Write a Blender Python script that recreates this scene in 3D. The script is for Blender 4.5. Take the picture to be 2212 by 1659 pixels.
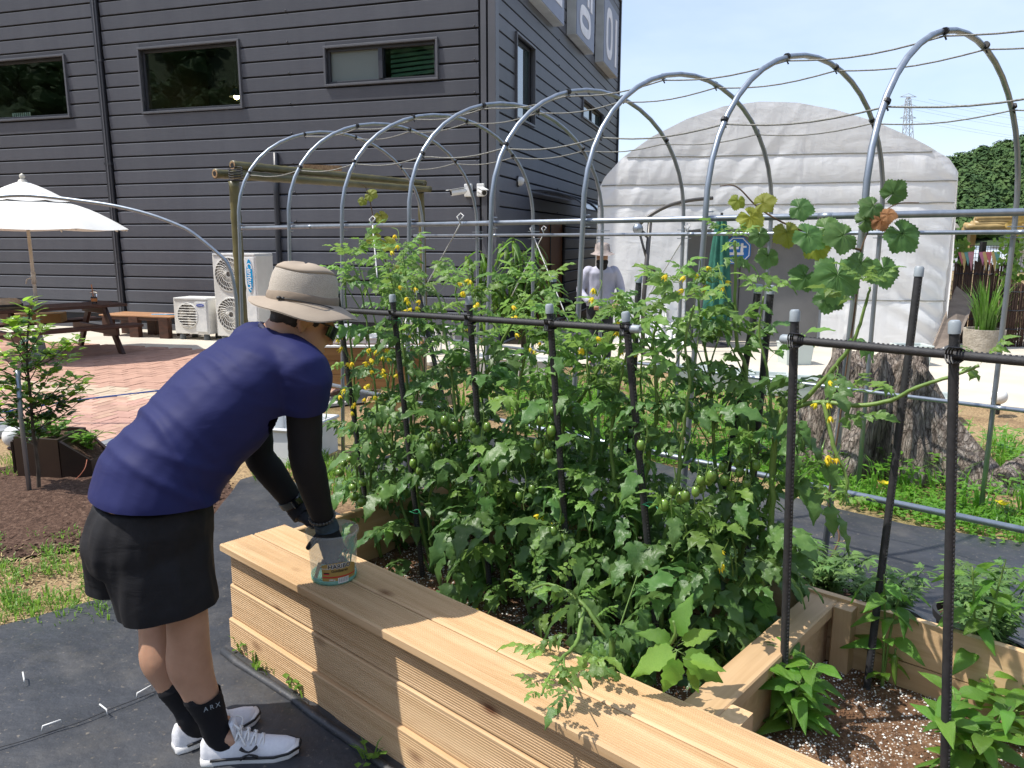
import bpy, bmesh, math, random
from mathutils import Vector, Matrix, noise
V = Vector
R = math.radians
rnd = random.Random(11)
scene = bpy.context.scene
for o in list(bpy.data.objects): bpy.data.objects.remove(o)

# ------------------------------------------------------------------ camera
CAM_H, FPX, PITCH = 1.6, 1660.0, R(10.58)          # pixel units: picture 2212 x 1659
cam = bpy.data.cameras.new('camera'); camo = bpy.data.objects.new('camera', cam)
scene.collection.objects.link(camo); scene.camera = camo
camo.location = (0, 0, CAM_H); camo.rotation_euler = (R(90) - PITCH, 0, 0)
cam.sensor_width = 36; cam.lens = 36 * FPX / 2212; cam.clip_end = 3000; cam.clip_start = .05

# ------------------------------------------------------------------ light
SUN_AZ, SUN_EL = R(265), R(60)
sv = V((math.sin(SUN_AZ) * math.cos(SUN_EL), math.cos(SUN_AZ) * math.cos(SUN_EL), math.sin(SUN_EL)))
w = bpy.data.worlds.new('World'); scene.world = w; w.use_nodes = True
wn = w.node_tree.nodes; wl_ = w.node_tree.links
bg = wn['Background']; sky = wn.new('ShaderNodeTexSky'); sky.sky_type = 'NISHITA'; sky.sun_disc = False
sky.sun_elevation = SUN_EL; sky.sun_rotation = SUN_AZ; sky.air_density = 1.0; sky.dust_density = 1.2; sky.ozone_density = 1.0
# thin high veil of cloud over the whole sky
tc = wn.new('ShaderNodeTexCoord'); mp = wn.new('ShaderNodeMapping'); mp.inputs['Scale'].default_value = (1.2, 2.6, 4.0); mp.inputs['Rotation'].default_value = (0, .3, .6)
nz = wn.new('ShaderNodeTexNoise'); nz.inputs['Scale'].default_value = 1.6; nz.inputs['Detail'].default_value = 6; nz.inputs['Roughness'].default_value = .55
rp_ = wn.new('ShaderNodeValToRGB'); rp_.color_ramp.elements[0].position = .35; rp_.color_ramp.elements[1].position = .8
rp_.color_ramp.elements[0].color = (.22, .22, .22, 1); rp_.color_ramp.elements[1].color = (.75, .75, .75, 1)
mx = wn.new('ShaderNodeMixRGB'); mx.inputs[2].default_value = (4.9, 5.5, 7.0, 1)
wl_.new(tc.outputs['Generated'], mp.inputs[0]); wl_.new(mp.outputs[0], nz.inputs[0]); wl_.new(nz.outputs[0], rp_.inputs[0])
wl_.new(rp_.outputs[0], mx.inputs[0]); wl_.new(sky.outputs[0], mx.inputs[1]); wl_.new(mx.outputs[0], bg.inputs[0])
bg.inputs[1].default_value = .14
sl = bpy.data.lights.new('sun', 'SUN'); sl.energy = 4.0; sl.angle = R(.55); sl.color = (1, .95, .87)
so = bpy.data.objects.new('sun', sl); scene.collection.objects.link(so); so.rotation_euler = sv.to_track_quat('Z', 'Y').to_euler(); so.location = (-20, 0, 30)
scene.view_settings.view_transform = 'Standard'; scene.view_settings.look = 'None'; scene.view_settings.gamma = 1
scene.view_settings.exposure = .55
scene.render.resolution_x, scene.render.resolution_y = 1024, 768

# ------------------------------------------------------------------ pixel rays -> points on ground / planes
def ray(x, y):
    u = (x - 1106) / FPX; v = -(y - 829.5) / FPX
    return V((u, math.cos(PITCH) + v * math.sin(PITCH), -math.sin(PITCH) + v * math.cos(PITCH)))
EYE = V((0, 0, CAM_H))
def gz(x, y, z=0.0):
    d = ray(x, y); return EYE + d * ((z - CAM_H) / d.z)
def at(x, y, Y):
    d = ray(x, y); return EYE + d * (Y / d.y)
def onpl(x, y, p0, n):
    d = ray(x, y); return EYE + d * ((V(p0) - EYE).dot(n) / d.dot(n))

# ------------------------------------------------------------------ object helpers
COL = scene.collection
INV = {}
def tag(o, label=None, cat=None, group=None, kind=None):
    if label: o['label'] = label
    if cat: o['category'] = cat
    if group: o['group'] = group
    if kind: o['kind'] = kind
    return o
def thing(name, label, cat, loc, group=None):
    o = bpy.data.objects.new(name, None); COL.objects.link(o); o.location = loc; o.empty_display_size = .1
    INV[o] = Matrix.Translation(V(loc)).inverted()
    return tag(o, label, cat, group)
def adopt(o, parent):
    o.parent = parent
    if parent in INV: o.matrix_parent_inverse = INV[parent]
    INV[o] = (Matrix.Translation(o.location) @ o.rotation_euler.to_matrix().to_4x4()).inverted() if False else INV.get(o, Matrix())
    return o
def inst(name, me, parent, M4):
    o = bpy.data.objects.new(name, me); COL.objects.link(o)
    if parent is not None:
        o.parent = parent; o.matrix_parent_inverse = INV.get(parent, Matrix())
    o.matrix_basis = M4
    return o
def frame(loc, x, up=V((0, 0, 1)), s=1.0):
    x = V(x).normalized(); y = V(up).cross(x)
    if y.length < 1e-4: y = V((0, 1, 0)).cross(x)
    y.normalize(); z = x.cross(y)
    m = Matrix((x, y, z)).transposed().to_4x4()
    return Matrix.Translation(V(loc)) @ m @ Matrix.Diagonal((s, s, s, 1))

class MB:
    def __init__(s): s.v = []; s.f = []; s.mi = []; s.cur = 0
    def add(s, vs, fs):
        b = len(s.v); s.v += [V(p) for p in vs]
        for f in fs: s.f.append([b + i for i in f]); s.mi.append(s.cur)
        return s
    def box(s, c, size, M3=None):
        hx, hy, hz = [k / 2 for k in size]; c = V(c)
        vs = [V((x, y, z)) for z in (-hz, hz) for y in (-hy, hy) for x in (-hx, hx)]
        vs = [c + (M3 @ p if M3 else p) for p in vs]
        return s.add(vs, [(0, 2, 3, 1), (4, 5, 7, 6), (0, 1, 5, 4), (2, 6, 7, 3), (0, 4, 6, 2), (1, 3, 7, 5)])
    def hexa(s, vs): return s.add(vs, [(0, 3, 2, 1), (4, 5, 6, 7), (0, 1, 5, 4), (1, 2, 6, 5), (2, 3, 7, 6), (3, 0, 4, 7)])
    def prism(s, pts, off):
        n = len(pts); off = V(off); a = [V(p) for p in pts]
        return s.add(a + [p + off for p in a], [list(range(n))[::-1], list(range(n, 2 * n))] + [(i, (i + 1) % n, n + (i + 1) % n, n + i) for i in range(n)])
    def tube(s, pts, r, n=8, cap=True, flat=None):
        pts = [V(p) for p in pts]; k = len(pts); rs = r if isinstance(r, (list, tuple)) else [r] * k
        b = len(s.v); up = None
        for i, p in enumerate(pts):
            t = (pts[min(i + 1, k - 1)] - pts[max(i - 1, 0)]).normalized()
            if up is None: up = V((0, 0, 1)) if abs(t.z) < .9 else V((1, 0, 0))
            x = up.cross(t).normalized(); y = t.cross(x); up = y
            for j in range(n):
                a = 2 * math.pi * j / n
                s.v.append(p + x * (math.cos(a) * rs[i]) + y * (math.sin(a) * rs[i] * (flat or 1)))
        for i in range(k - 1):
            for j in range(n):
                s.f.append([b + i * n + j, b + i * n + (j + 1) % n, b + (i + 1) * n + (j + 1) % n, b + (i + 1) * n + j]); s.mi.append(s.cur)
        if cap:
            s.f.append([b + j for j in range(n)][::-1]); s.mi.append(s.cur)
            s.f.append([b + (k - 1) * n + j for j in range(n)]); s.mi.append(s.cur)
        return s
    def lathe(s, prof, o=(0, 0, 0), n=20, M3=None, cap=False):
        b = len(s.v); o = V(o); k = len(prof)
        for r, z in prof:
            for j in range(n):
                a = 2 * math.pi * j / n; p = V((r * math.cos(a), r * math.sin(a), z)); s.v.append(o + (M3 @ p if M3 else p))
        for i in range(k - 1):
            for j in range(n):
                s.f.append([b + i * n + j, b + i * n + (j + 1) % n, b + (i + 1) * n + (j + 1) % n, b + (i + 1) * n + j]); s.mi.append(s.cur)
        if cap:
            s.f.append([b + j for j in range(n)][::-1]); s.mi.append(s.cur); s.f.append([b + (k - 1) * n + j for j in range(n)]); s.mi.append(s.cur)
        return s
    def rings(s, rings, cap=True, close=True):
        b = len(s.v); n = len(rings[0]); k = len(rings)
        for r in rings: s.v += [V(p) for p in r]
        for i in range(k - 1):
            for j in range(n if close else n - 1):
                s.f.append([b + i * n + j, b + i * n + (j + 1) % n, b + (i + 1) * n + (j + 1) % n, b + (i + 1) * n + j]); s.mi.append(s.cur)
        if cap and close:
            s.f.append([b + j for j in range(n)][::-1]); s.mi.append(s.cur); s.f.append([b + (k - 1) * n + j for j in range(n)]); s.mi.append(s.cur)
        return s
    def grid(s, rows): return s.rings(rows, cap=False, close=False)
    def mesh(s, name, mats, smooth=False):
        me = bpy.data.meshes.new(name); me.from_pydata([tuple(p) for p in s.v], [], s.f)
        for m in (mats if isinstance(mats, (list, tuple)) else [mats]): me.materials.append(m)
        if any(s.mi): me.polygons.foreach_set('material_index', s.mi)
        if smooth: me.polygons.foreach_set('use_smooth', [True] * len(me.polygons))
        me.update(); return me
    def build(s, name, mats, parent=None, smooth=False, bevel=0, angle=None):
        o = bpy.data.objects.new(name, None) if False else None
        base = V((0, 0, 0))
        if parent is None and s.v:
            xs = [p.x for p in s.v]; ys = [p.y for p in s.v]; zs = [p.z for p in s.v]
            base = V(((min(xs) + max(xs)) / 2, (min(ys) + max(ys)) / 2, min(zs))); s.v = [p - base for p in s.v]
        me = s.mesh(name, mats, smooth)
        if bevel:
            bm = bmesh.new(); bm.from_mesh(me)
            es = [e for e in bm.edges if len(e.link_faces) == 2 and e.calc_face_angle(0) > .6]
            bmesh.ops.bevel(bm, geom=es, offset=bevel, segments=2, profile=.6, affect='EDGES', clamp_overlap=True); bm.to_mesh(me); bm.free()
        if smooth and angle is not None:
            bm = bmesh.new(); bm.from_mesh(me)
            for e in bm.edges:
                if len(e.link_faces) == 2 and e.calc_face_angle(0) > angle: e.smooth = False
            bm.to_mesh(me); bm.free()
        o = bpy.data.objects.new(name, me); COL.objects.link(o)
        if parent is not None:
            o.parent = parent; o.matrix_parent_inverse = INV.get(parent, Matrix()); INV[o] = INV.get('w', Matrix())
        else:
            o.location = base; INV[o] = Matrix.Translation(base).inverted()
        return o
def struct(name, mb, m, smooth=False, **k): return tag(mb.build(name, m, None, smooth, **k), kind='structure')
# INV of a part that sits at the world origin of its thing is the identity: its mesh is in world coordinates already
def rotz(a): return Matrix.Rotation(a, 3, 'Z')
def basis(x, y, z): return Matrix((V(x), V(y), V(z))).transposed()
def catmull(pts, seg=6):
    pts = [V(p) for p in pts]
    if len(pts) < 3: return pts
    out = []
    for i in range(len(pts) - 1):
        p0 = pts[max(i - 1, 0)]; p1 = pts[i]; p2 = pts[i + 1]; p3 = pts[min(i + 2, len(pts) - 1)]
        for k in range(seg):
            t = k / seg
            out.append(.5 * ((2 * p1) + (p2 - p0) * t + (2 * p0 - 5 * p1 + 4 * p2 - p3) * t * t + (3 * p1 - p0 - 3 * p2 + p3) * t ** 3))
    return out + [pts[-1]]

# ------------------------------------------------------------------ materials
class NT:
    def __init__(s, name):
        s.m = bpy.data.materials.new(name); s.m.use_nodes = True; s.t = s.m.node_tree; s.t.nodes.clear()
        s.out = s.n('ShaderNodeOutputMaterial'); s.b = s.n('ShaderNodeBsdfPrincipled'); s.l(s.b.outputs[0], s.out.inputs[0])
    def n(s, t, **k):
        nd = s.t.nodes.new(t)
        for a, b in k.items(): setattr(nd, a, b)
        return nd
    def l(s, a, b): s.t.links.new(a, b)
    def coord(s, stretch=None, rot=None, gen='Object', rnd_off=False):
        c = s.n('ShaderNodeTexCoord'); o = c.outputs[gen]
        if stretch or rot or rnd_off:
            mp = s.n('ShaderNodeMapping'); s.l(o, mp.inputs[0]); mp.inputs['Scale'].default_value = stretch or (1, 1, 1)
            if rot: mp.inputs['Rotation'].default_value = rot
            if rnd_off:
                oi = s.n('ShaderNodeObjectInfo'); mu = s.n('ShaderNodeVectorMath', operation='SCALE'); cx = s.n('ShaderNodeCombineXYZ')
                for i in range(3): s.l(oi.outputs['Random'], cx.inputs[i])
                s.l(cx.outputs[0], mu.inputs[0]); mu.inputs['Scale'].default_value = 37.0; s.l(mu.outputs[0], mp.inputs['Location'])
            o = mp.outputs[0]
        return o
    def noise(s, co, scale, detail=5, rough=.55, dist=0):
        n = s.n('ShaderNodeTexNoise'); s.l(co, n.inputs['Vector']); n.inputs['Scale'].default_value = scale; n.inputs['Detail'].default_value = detail
        n.inputs['Roughness'].default_value = rough; n.inputs['Distortion'].default_value = dist; return n.outputs[0]
    def ramp(s, f, stops):
        r = s.n('ShaderNodeValToRGB'); e = r.color_ramp.elements
        while len(e) < len(stops): e.new(.5)
        for i, (p, c) in enumerate(stops): e[i].position = p; e[i].color = (*c, 1) if isinstance(c, tuple) else (c, c, c, 1)
        s.l(f, r.inputs[0]); return r.outputs[0]
    def mix(s, f, a, b, mode='MIX'):
        m = s.n('ShaderNodeMixRGB', blend_type=mode)
        for i, x in enumerate((f, a, b)):
            if isinstance(x, (int, float)): m.inputs[i].default_value = x if i == 0 else (x, x, x, 1)
            elif isinstance(x, tuple): m.inputs[i].default_value = (*x, 1)
            else: s.l(x, m.inputs[i])
        return m.outputs[0]
    def rnd(s, col, amt, hue=0):
        oi = s.n('ShaderNodeObjectInfo'); mr = s.n('ShaderNodeMapRange'); s.l(oi.outputs['Random'], mr.inputs[0])
        mr.inputs[3].default_value = 1 - amt; mr.inputs[4].default_value = 1 + amt
        h = s.n('ShaderNodeHueSaturation'); s.l(mr.outputs[0], h.inputs['Value'])
        if hue:
            m2 = s.n('ShaderNodeMapRange'); mt = s.n('ShaderNodeMath', operation='MULTIPLY'); mf = s.n('ShaderNodeMath', operation='FRACT')
            s.l(oi.outputs['Random'], mt.inputs[0]); mt.inputs[1].default_value = 7.31; s.l(mt.outputs[0], mf.inputs[0]); s.l(mf.outputs[0], m2.inputs[0])
            m2.inputs[3].default_value = .5 - hue; m2.inputs[4].default_value = .5 + hue; s.l(m2.outputs[0], h.inputs['Hue'])
        if isinstance(col, tuple): h.inputs['Color'].default_value = (*col, 1)
        else: s.l(col, h.inputs['Color'])
        return h.outputs[0]
    def bump(s, h, strength=.5, dist=.005, prev=None):
        b = s.n('ShaderNodeBump'); s.l(h, b.inputs['Height']); b.inputs['Strength'].default_value = strength; b.inputs['Distance'].default_value = dist
        if prev: s.l(prev, b.inputs['Normal'])
        s.l(b.outputs[0], s.b.inputs['Normal']); return b.outputs[0]
    def set(s, **k):
        for a, x in k.items():
            i = s.b.inputs[{'rough': 'Roughness', 'metal': 'Metallic', 'spec': 'Specular IOR Level', 'col': 'Base Color', 'sss': 'Subsurface Weight', 'sheen': 'Sheen Weight', 'trans': 'Transmission Weight', 'ior': 'IOR', 'alpha': 'Alpha', 'coat': 'Coat Weight', 'emit': 'Emission Strength', 'ecol': 'Emission Color'}[a]]
            if isinstance(x, tuple): i.default_value = (*x, 1)
            elif isinstance(x, (int, float)): i.default_value = x
            else: s.l(x, i)
        return s.m
    def translucent(s, col, fac):
        t = s.n('ShaderNodeBsdfTranslucent'); m = s.n('ShaderNodeMixShader'); m.inputs[0].default_value = fac
        if isinstance(col, tuple): t.inputs[0].default_value = (*col, 1)
        else: s.l(col, t.inputs[0])
        s.l(s.b.outputs[0], m.inputs[1]); s.l(t.outputs[0], m.inputs[2]); s.l(m.outputs[0], s.out.inputs[0])
def mk(name, c1, c2=None, scale=6, rough=.6, bump=0, bscale=60, bdist=.004, metal=0, spec=.5, rv=0, stretch=None, off=False, detail=5, lo=.35, hi=.65, **k):
    t = NT(name); co = t.coord(stretch, rnd_off=off)
    c2 = c2 or tuple(x * .8 for x in c1)
    col = t.ramp(t.noise(co, scale, detail), [(lo, c1), (hi, c2)])
    if rv: col = t.rnd(col, rv)
    if bump: t.bump(t.noise(co, bscale, 4), bump, bdist)
    return t.set(col=col, rough=rough, metal=metal, spec=spec, **k)
def leafmat(name, c1, c2, rough=.42, tr=.35, scale=30, rv=.28, hue=.012, vein=0, tcol=None):
    t = NT(name); co = t.coord()
    col = t.ramp(t.noise(co, scale, 3), [(.3, c1), (.7, c2)]); col = t.rnd(col, rv, hue)
    t.bump(t.noise(co, scale * 4, 3), .5, .003)
    t.set(col=col, rough=rough, spec=.45)
    t.translucent(t.rnd(tcol or tuple(min(1, a * 1.9) for a in c2), rv, hue), tr); return t.m
MT = {}
MT['galv'] = mk('galvanised_steel', (.36, .40, .45), (.28, .32, .37), 25, .40, .1, 200, .001, metal=.75, stretch=(1, 1, .2))
MT['zip'] = mk('black_tie', (.01, .01, .012), None, 5, .5)
MT['rope'] = mk('grey_rope', (.33, .33, .30), (.16, .16, .15), 120, .9, .8, 300, .003)
MT['wrope'] = mk('white_cord', (.75, .75, .73), (.5, .5, .5), 200, .8, .6, 300, .002)
MT['foam'] = mk('black_sleeve', (.018, .018, .02), (.03, .03, .033), 60, .62, .5, 400, .002)
MT['cap'] = mk('grey_cap', (.31, .35, .38), (.25, .29, .32), 40, .45)
MT['white'] = mk('white_plastic', (.78, .78, .76), (.66, .67, .66), 8, .4, .05, 60)
MT['cream'] = mk('cream_metal', (.74, .73, .69), (.68, .67, .63), 5, .42, .04, 200)
MT['black'] = mk('black_plastic', (.012, .012, .013), None, 9, .5)
MT['dark'] = mk('dark_metal', (.035, .038, .045), (.026, .028, .034), 9, .45)
MT['brown_wood'] = mk('stained_wood', (.085, .03, .016), (.04, .016, .01), 3, .5, .3, 30, .003, stretch=(1, 9, 9), rv=.15, off=True)
MT['pallet'] = mk('pale_boards', (.42, .22, .10), (.28, .13, .06), 3, .6, .3, 30, .003, stretch=(1, 9, 9), rv=.12, off=True)
MT['concrete'] = mk('pale_concrete', (.60, .545, .45), (.48, .44, .37), 1.3, .85, .35, 60, .004, detail=9)
MT['grey_concrete'] = mk('grey_concrete', (.45, .45, .43), (.33, .33, .32), 2, .85, .35, 60, .004, detail=9)
MT['bamboo'] = mk('bamboo', (.135, .12, .05), (.075, .072, .03), 4, .42, .1, 30, stretch=(1, 1, 1))
MT['bamboo_dry'] = mk('dry_bamboo', (.50, .36, .15), (.34, .24, .10), 4, .45)
MT['bamboo_end'] = mk('bamboo_end', (.42, .27, .14), (.2, .12, .06), 30, .7)
def wood_mat(name, c1, c2, knot=(.16, .065, .025), ax=0):
    t = NT(name); st = [26, 26, 26]; st[ax] = 1.1
    co = t.coord(tuple(st), rnd_off=True)
    g = t.noise(co, 1.0, 6, .6, 1.2)
    col = t.ramp(g, [(.3, c1), (.5, tuple((a + b) / 2 for a, b in zip(c1, c2))), (.72, c2)])
    st2 = [3.2, 3.2, 3.2]; st2[ax] = .8
    big = t.noise(t.coord(tuple(st2), rnd_off=True), 1.0, 3)
    col = t.mix(.55, col, t.ramp(big, [(.3, (1.0, .94, .86)), (.7, (.78, .66, .54))]), 'MULTIPLY')
    vo = t.n('ShaderNodeTexVoronoi'); st3 = [7.5, 7.5, 7.5]; st3[ax] = 3.6
    t.l(t.coord(tuple(st3), rnd_off=True), vo.inputs['Vector']); vo.inputs['Scale'].default_value = 1
    k = t.ramp(vo.outputs['Distance'], [(.05, 1.0), (.10, .55), (.19, 0.0)])
    col = t.mix(k, col, knot)
    st4 = [5, 5, 5]; st4[ax] = 2.0
    dirt = t.ramp(t.noise(t.coord(tuple(st4), rnd_off=True), 1, 6, .65), [(.55, 0.0), (.8, .45)]); col = t.mix(dirt, col, (.30, .20, .11))
    col = t.rnd(col, .14); t.bump(g, .35, .0015)
    return t.set(col=col, rough=.62, spec=.3)
MT['deck'] = wood_mat('larch_decking', (.68, .50, .31), (.49, .325, .17))
MT['board'] = wood_mat('pine_board', (.64, .47, .29), (.50, .345, .19))
MT['planter_wood'] = wood_mat('brown_planter_boards', (.30, .17, .07), (.20, .10, .035))
MT['leaf_tom'] = leafmat('tomato_leaf', (.062, .140, .038), (.118, .218, .062), .40, .36, 7)
MT['leaf_tom_y'] = leafmat('young_tomato_leaf', (.115, .22, .044), (.17, .285, .065), .42, .38, 7)
MT['leaf_lime'] = leafmat('pepper_leaf', (.075, .19, .022), (.13, .27, .035), .3, .4, 30)
MT['leaf_bright'] = leafmat('lime_leaf', (.10, .23, .03), (.16, .30, .045), .4, .42, 30)
MT['leaf_grape'] = leafmat('vine_leaf', (.055, .135, .035), (.10, .20, .05), .45, .38, 9)
MT['leaf_grape_y'] = leafmat('yellow_vine_leaf', (.16, .22, .025), (.28, .30, .04), .5, .42, 18)
MT['leaf_gloss'] = leafmat('glossy_leaf', (.045, .12, .02), (.08, .175, .032), .18, .3, 30)
MT['leaf_gloss_y'] = leafmat('fresh_leaf', (.15, .29, .025), (.22, .38, .04), .25, .42, 30)
MT['leaf_peach'] = leafmat('peach_leaf', (.06, .145, .02), (.12, .22, .03), .4, .4, 20)
MT['leaf_mum'] = leafmat('mugwort_leaf', (.11, .215, .06), (.165, .28, .085), .5, .35, 30)
MT['leaf_brown'] = leafmat('withered_leaf', (.20, .09, .03), (.32, .17, .07), .7, .25, 30)
MT['grass'] = leafmat('grass_blade', (.08, .17, .02), (.16, .27, .04), .5, .4, 8, .3)
MT['dry'] = mk('dry_straw', (.42, .32, .16), (.28, .2, .1), 8, .9)
MT['stem'] = mk('green_stem', (.16, .25, .06), (.10, .18, .035), 14, .5, .3, 120, .002)
MT['stem_d'] = mk('dark_green_stem', (.055, .11, .03), (.03, .07, .018), 14, .55)
MT['twig'] = mk('brown_twig', (.16, .09, .05), (.09, .055, .03), 20, .8, .4, 80)
MT['bark'] = mk('grey_bark', (.12, .09, .065), (.06, .045, .033), 12, .9, .6, 60)
MT['petal'] = leafmat('yellow_petal', (.75, .52, .015), (.85, .66, .03), .5, .3, 60, .1)
MT['fruit'] = mk('green_tomato', (.10, .19, .03), (.15, .25, .045), 30, .22, rv=.2)
MT['soil'] = None
# ================================================================== SETTING
def poly_sheet(name, pts, m, z, step=.15, amp=0.0, nsc=2.0, lip=0, seed=0):
    """flat sheet over a world polygon, cut into a fine grid so that it can wrinkle"""
    bm = bmesh.new(); vs = [bm.verts.new((p[0], p[1], 0)) for p in pts]; bm.faces.new(vs)
    xs = [p[0] for p in pts]; ys = [p[1] for p in pts]
    for ax, lo, hi in ((0, min(xs), max(xs)), (1, min(ys), max(ys))):
        k = lo + step
        while k < hi:
            no = V((1, 0, 0)) if ax == 0 else V((0, 1, 0)); co = no * k
            bmesh.ops.bisect_plane(bm, geom=bm.verts[:] + bm.edges[:] + bm.faces[:], plane_co=co, plane_no=no); k += step
    for v in bm.verts: v.co.z = z + amp * noise.noise(V((v.co.x * nsc, v.co.y * nsc, seed)))
    bmesh.ops.recalc_face_normals(bm, faces=bm.faces[:])
    me = bpy.data.meshes.new(name); bm.to_mesh(me); bm.free(); me.materials.append(m)
    me.polygons.foreach_set('use_smooth', [True] * len(me.polygons))
    if me.polygons[0].normal.z < 0: me.flip_normals()
    o = bpy.data.objects.new(name, me); COL.objects.link(o); return tag(o, kind='structure')

# --- ground
t = NT('earth'); co = t.coord()
a = t.ramp(t.noise(co, .9, 8, .6), [(.36, (.17, .105, .06)), (.5, (.31, .215, .12)), (.64, (.40, .30, .17))])
b = t.ramp(t.noise(co, 60, 4), [(.35, (.55, .55, .55)), (.65, (1.25, 1.25, 1.2))])
col = t.mix(1, a, b, 'MULTIPLY'); gr = t.ramp(t.noise(co, .35, 5), [(.52, 0.0), (.66, .75)])
col = t.mix(gr, col, (.085, .12, .03)); t.bump(t.noise(co, 70, 5), .8, .012); MT['earth'] = t.set(col=col, rough=.95, spec=.2)
g = MB(); g.grid([[(x, y, -.035) for x in (-700, -120, -20, 20, 120, 700)] for y in (-700, -100, -10, 25, 120, 700)])
struct('ground', g, MT['earth'])
g = MB()
def gzz(x, y): return .004 + .02 * noise.noise(V((x * 2.3, y * 2.3, 3))) - .018 + .008 * noise.noise(V((x * 14, y * 14, 9)))
g.grid([[(x * .07, y * .07, gzz(x * .07, y * .07)) for x in range(-80, 90)] for y in range(10, 135)])
struct('earth_patch', g, MT['earth'], True)

# --- black weed-control fabric laid around the raised bed
t = NT('weed_fabric'); co = t.coord()
c = t.ramp(t.noise(co, 1.6, 8, .6), [(.3, (.020, .022, .026)), (.55, (.040, .043, .050)), (.75, (.075, .076, .080))])
wv = t.n('ShaderNodeTexWave'); wv.inputs['Scale'].default_value = 90; t.l(co, wv.inputs[0])
c = t.mix(.18, c, wv.outputs[0], 'MULTIPLY'); sp = t.ramp(t.noise(co, 55, 3, .7), [(.62, 0.0), (.72, 1.0)])
c = t.mix(sp, c, (.15, .13, .105)); du = t.ramp(t.noise(co, 2.4, 9, .7), [(.5, 0.0), (.78, .5)]); c = t.mix(du, c, (.15, .135, .115)); rg = t.ramp(t.noise(co, 3, 5), [(.3, .38), (.7, .62)])
t.bump(t.noise(co, 9, 5), .55, .02); MT['fabric'] = t.set(col=c, rough=rg, spec=.5)
AZ = R(-48); BD = V((-math.sin(AZ), -math.cos(AZ), 0)); BN = V((math.cos(AZ), -math.sin(AZ), 0)); F0 = V((-1.116, 2.815, 0))
def bed(t_, n_, z=0.0): return F0 + BD * t_ + BN * n_ + V((0, 0, z))
def bedpx(x, y, n_): return onpl(x, y, F0 + BN * n_, BN)
pts = [(-4.5, 1.9), gz(0, 1358), gz(255, 1291), gz(400, 1200), gz(520, 1040), gz(545, 1032), gz(634, 1042), gz(690, 1095), bed(.02, 1.15), bed(0, 0), bed(4.2, 0), bed(5, -1.4), (-1, .2), (-4.5, .2)]
poly_sheet('weed_fabric', pts, MT['fabric'], .014, .07, .010, 3.5, seed=1)
pts = [bed(-1.7, 1.75), bed(-1.7, 3.25), bed(-.6, 3.42), bed(.6, 3.3), bed(1.6, 3.22), bed(2.6, 3.5), bed(4.6, 3.7), bed(4.6, 1.25), bed(1.9, 1.28), bed(.1, 1.32)]
poly_sheet('tunnel_weed_fabric', pts, MT['fabric'], .014, .08, .012, 3.0, seed=4)
# folded edge of the fabric tucked against the bed, and the white pins along its seam
g = MB(); g.tube([bed(.02 + .12 * i, -.045 - .012 * noise.noise(V((i * .4, 0, 0))), .02) for i in range(36)], [.016 + .006 * noise.noise(V((i * .7, 3, 0))) for i in range(36)], 8, flat=.8)
struct('fabric_fold', g, MT['fabric'], True)
pin_mesh = MB().tube([(-.028, 0, .004), (-.026, 0, .018), (.026, 0, .02), (.03, 0, .003)], .0028, 6).mesh('pin', MT['white'], True)
for i, (x, y) in enumerate([(52, 1470), (113, 1573), (224, 1538), (312, 1500)]):
    p = gz(x, y, .022); o = inst('fabric_pin', pin_mesh, None, frame(p, V((math.cos(i * 1.7 + 2.2), math.sin(i * 1.7 + 2.2), 0))))
    tag(o, 'small white staple pin pushed through the black fabric beside the path seam', 'pin', 'white pins in the fabric seam')
g = MB(); g.tube(catmull([gz(x, y, .0235) for x, y in ((-30, 1622), (10, 1611), (60, 1597), (121, 1576), (165, 1562), (208, 1545), (250, 1527), (300, 1508), (360, 1483), (420, 1460))], 5), .0028, 5, flat=.4)
struct('fabric_seam', g, MT['zip'])

# --- paving: the building's own axes
YAW = R(17.2); WL = V((-math.cos(YAW), math.sin(YAW), 0)); WR = V((math.sin(YAW), math.cos(YAW), 0)); C0 = V((-.258, 11.842, 0))
def W(s, out=0.0, z=0.0): return C0 + WL * s - WR * out + V((0, 0, z))       # front wall: s leftwards, out towards camera
def WX(s, out=0.0, z=0.0): return C0 + WR * s - WL * out + V((0, 0, z))      # side wall: s backwards, out to the right
bm_ = [MT['concrete']]
g = MB(); g.prism([W(14, .0, -.03), W(14, 1.95, -.03), W(-.6, 2.0, -.03), W(-.6, -.02, -.03)], (0, 0, .055)); struct('concrete_apron', g, MT['concrete'], bevel=.01)
g = MB(); g.prism([gz(1190, 785), gz(1430, 803), gz(1700, 835), gz(2230, 890), V((9.5, 7.2, 0)), V((9.5, 14, 0)), V((.3, 14, 0)), V((.2, 11.0, 0))], (0, 0, .03)); struct('concrete_yard', g, MT['concrete'])
g = MB(); g.prism([gz(610, 905), gz(700, 880), gz(800, 868), gz(800, 852), gz(690, 862), gz(600, 885)], (0, 0, .025)); struct('grey_kerb', g, MT['grey_concrete'])
t = NT('clay_paver'); co = t.coord(None, rnd_off=True)
c = t.ramp(t.noise(co, 14, 4), [(.3, (.47, .30, .23)), (.7, (.40, .245, .185))]); c = t.rnd(c, .16, .012); t.bump(t.noise(co, 90, 4), .5, .003)
MT['paver'] = t.set(col=c, rough=.85, spec=.25)
t = NT('clay_paver_field'); co = t.coord(); c = t.ramp(t.noise(co, 5, 6), [(.3, (.48, .30, .225)), (.5, (.43, .26, .195)), (.7, (.37, .225, .17))]); t.bump(t.noise(co, 90, 4), .5, .003)
MT['paver2'] = t.set(col=c, rough=.85, spec=.25)
MT['paver_c'] = mk('cream_paver', (.50, .40, .29), (.42, .33, .24), 10, .85, .4, 90, rv=.1)
MT['paver_g'] = mk('grey_paver', (.25, .26, .275), (.18, .19, .20), 10, .85, .4, 90, rv=.1)
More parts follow.
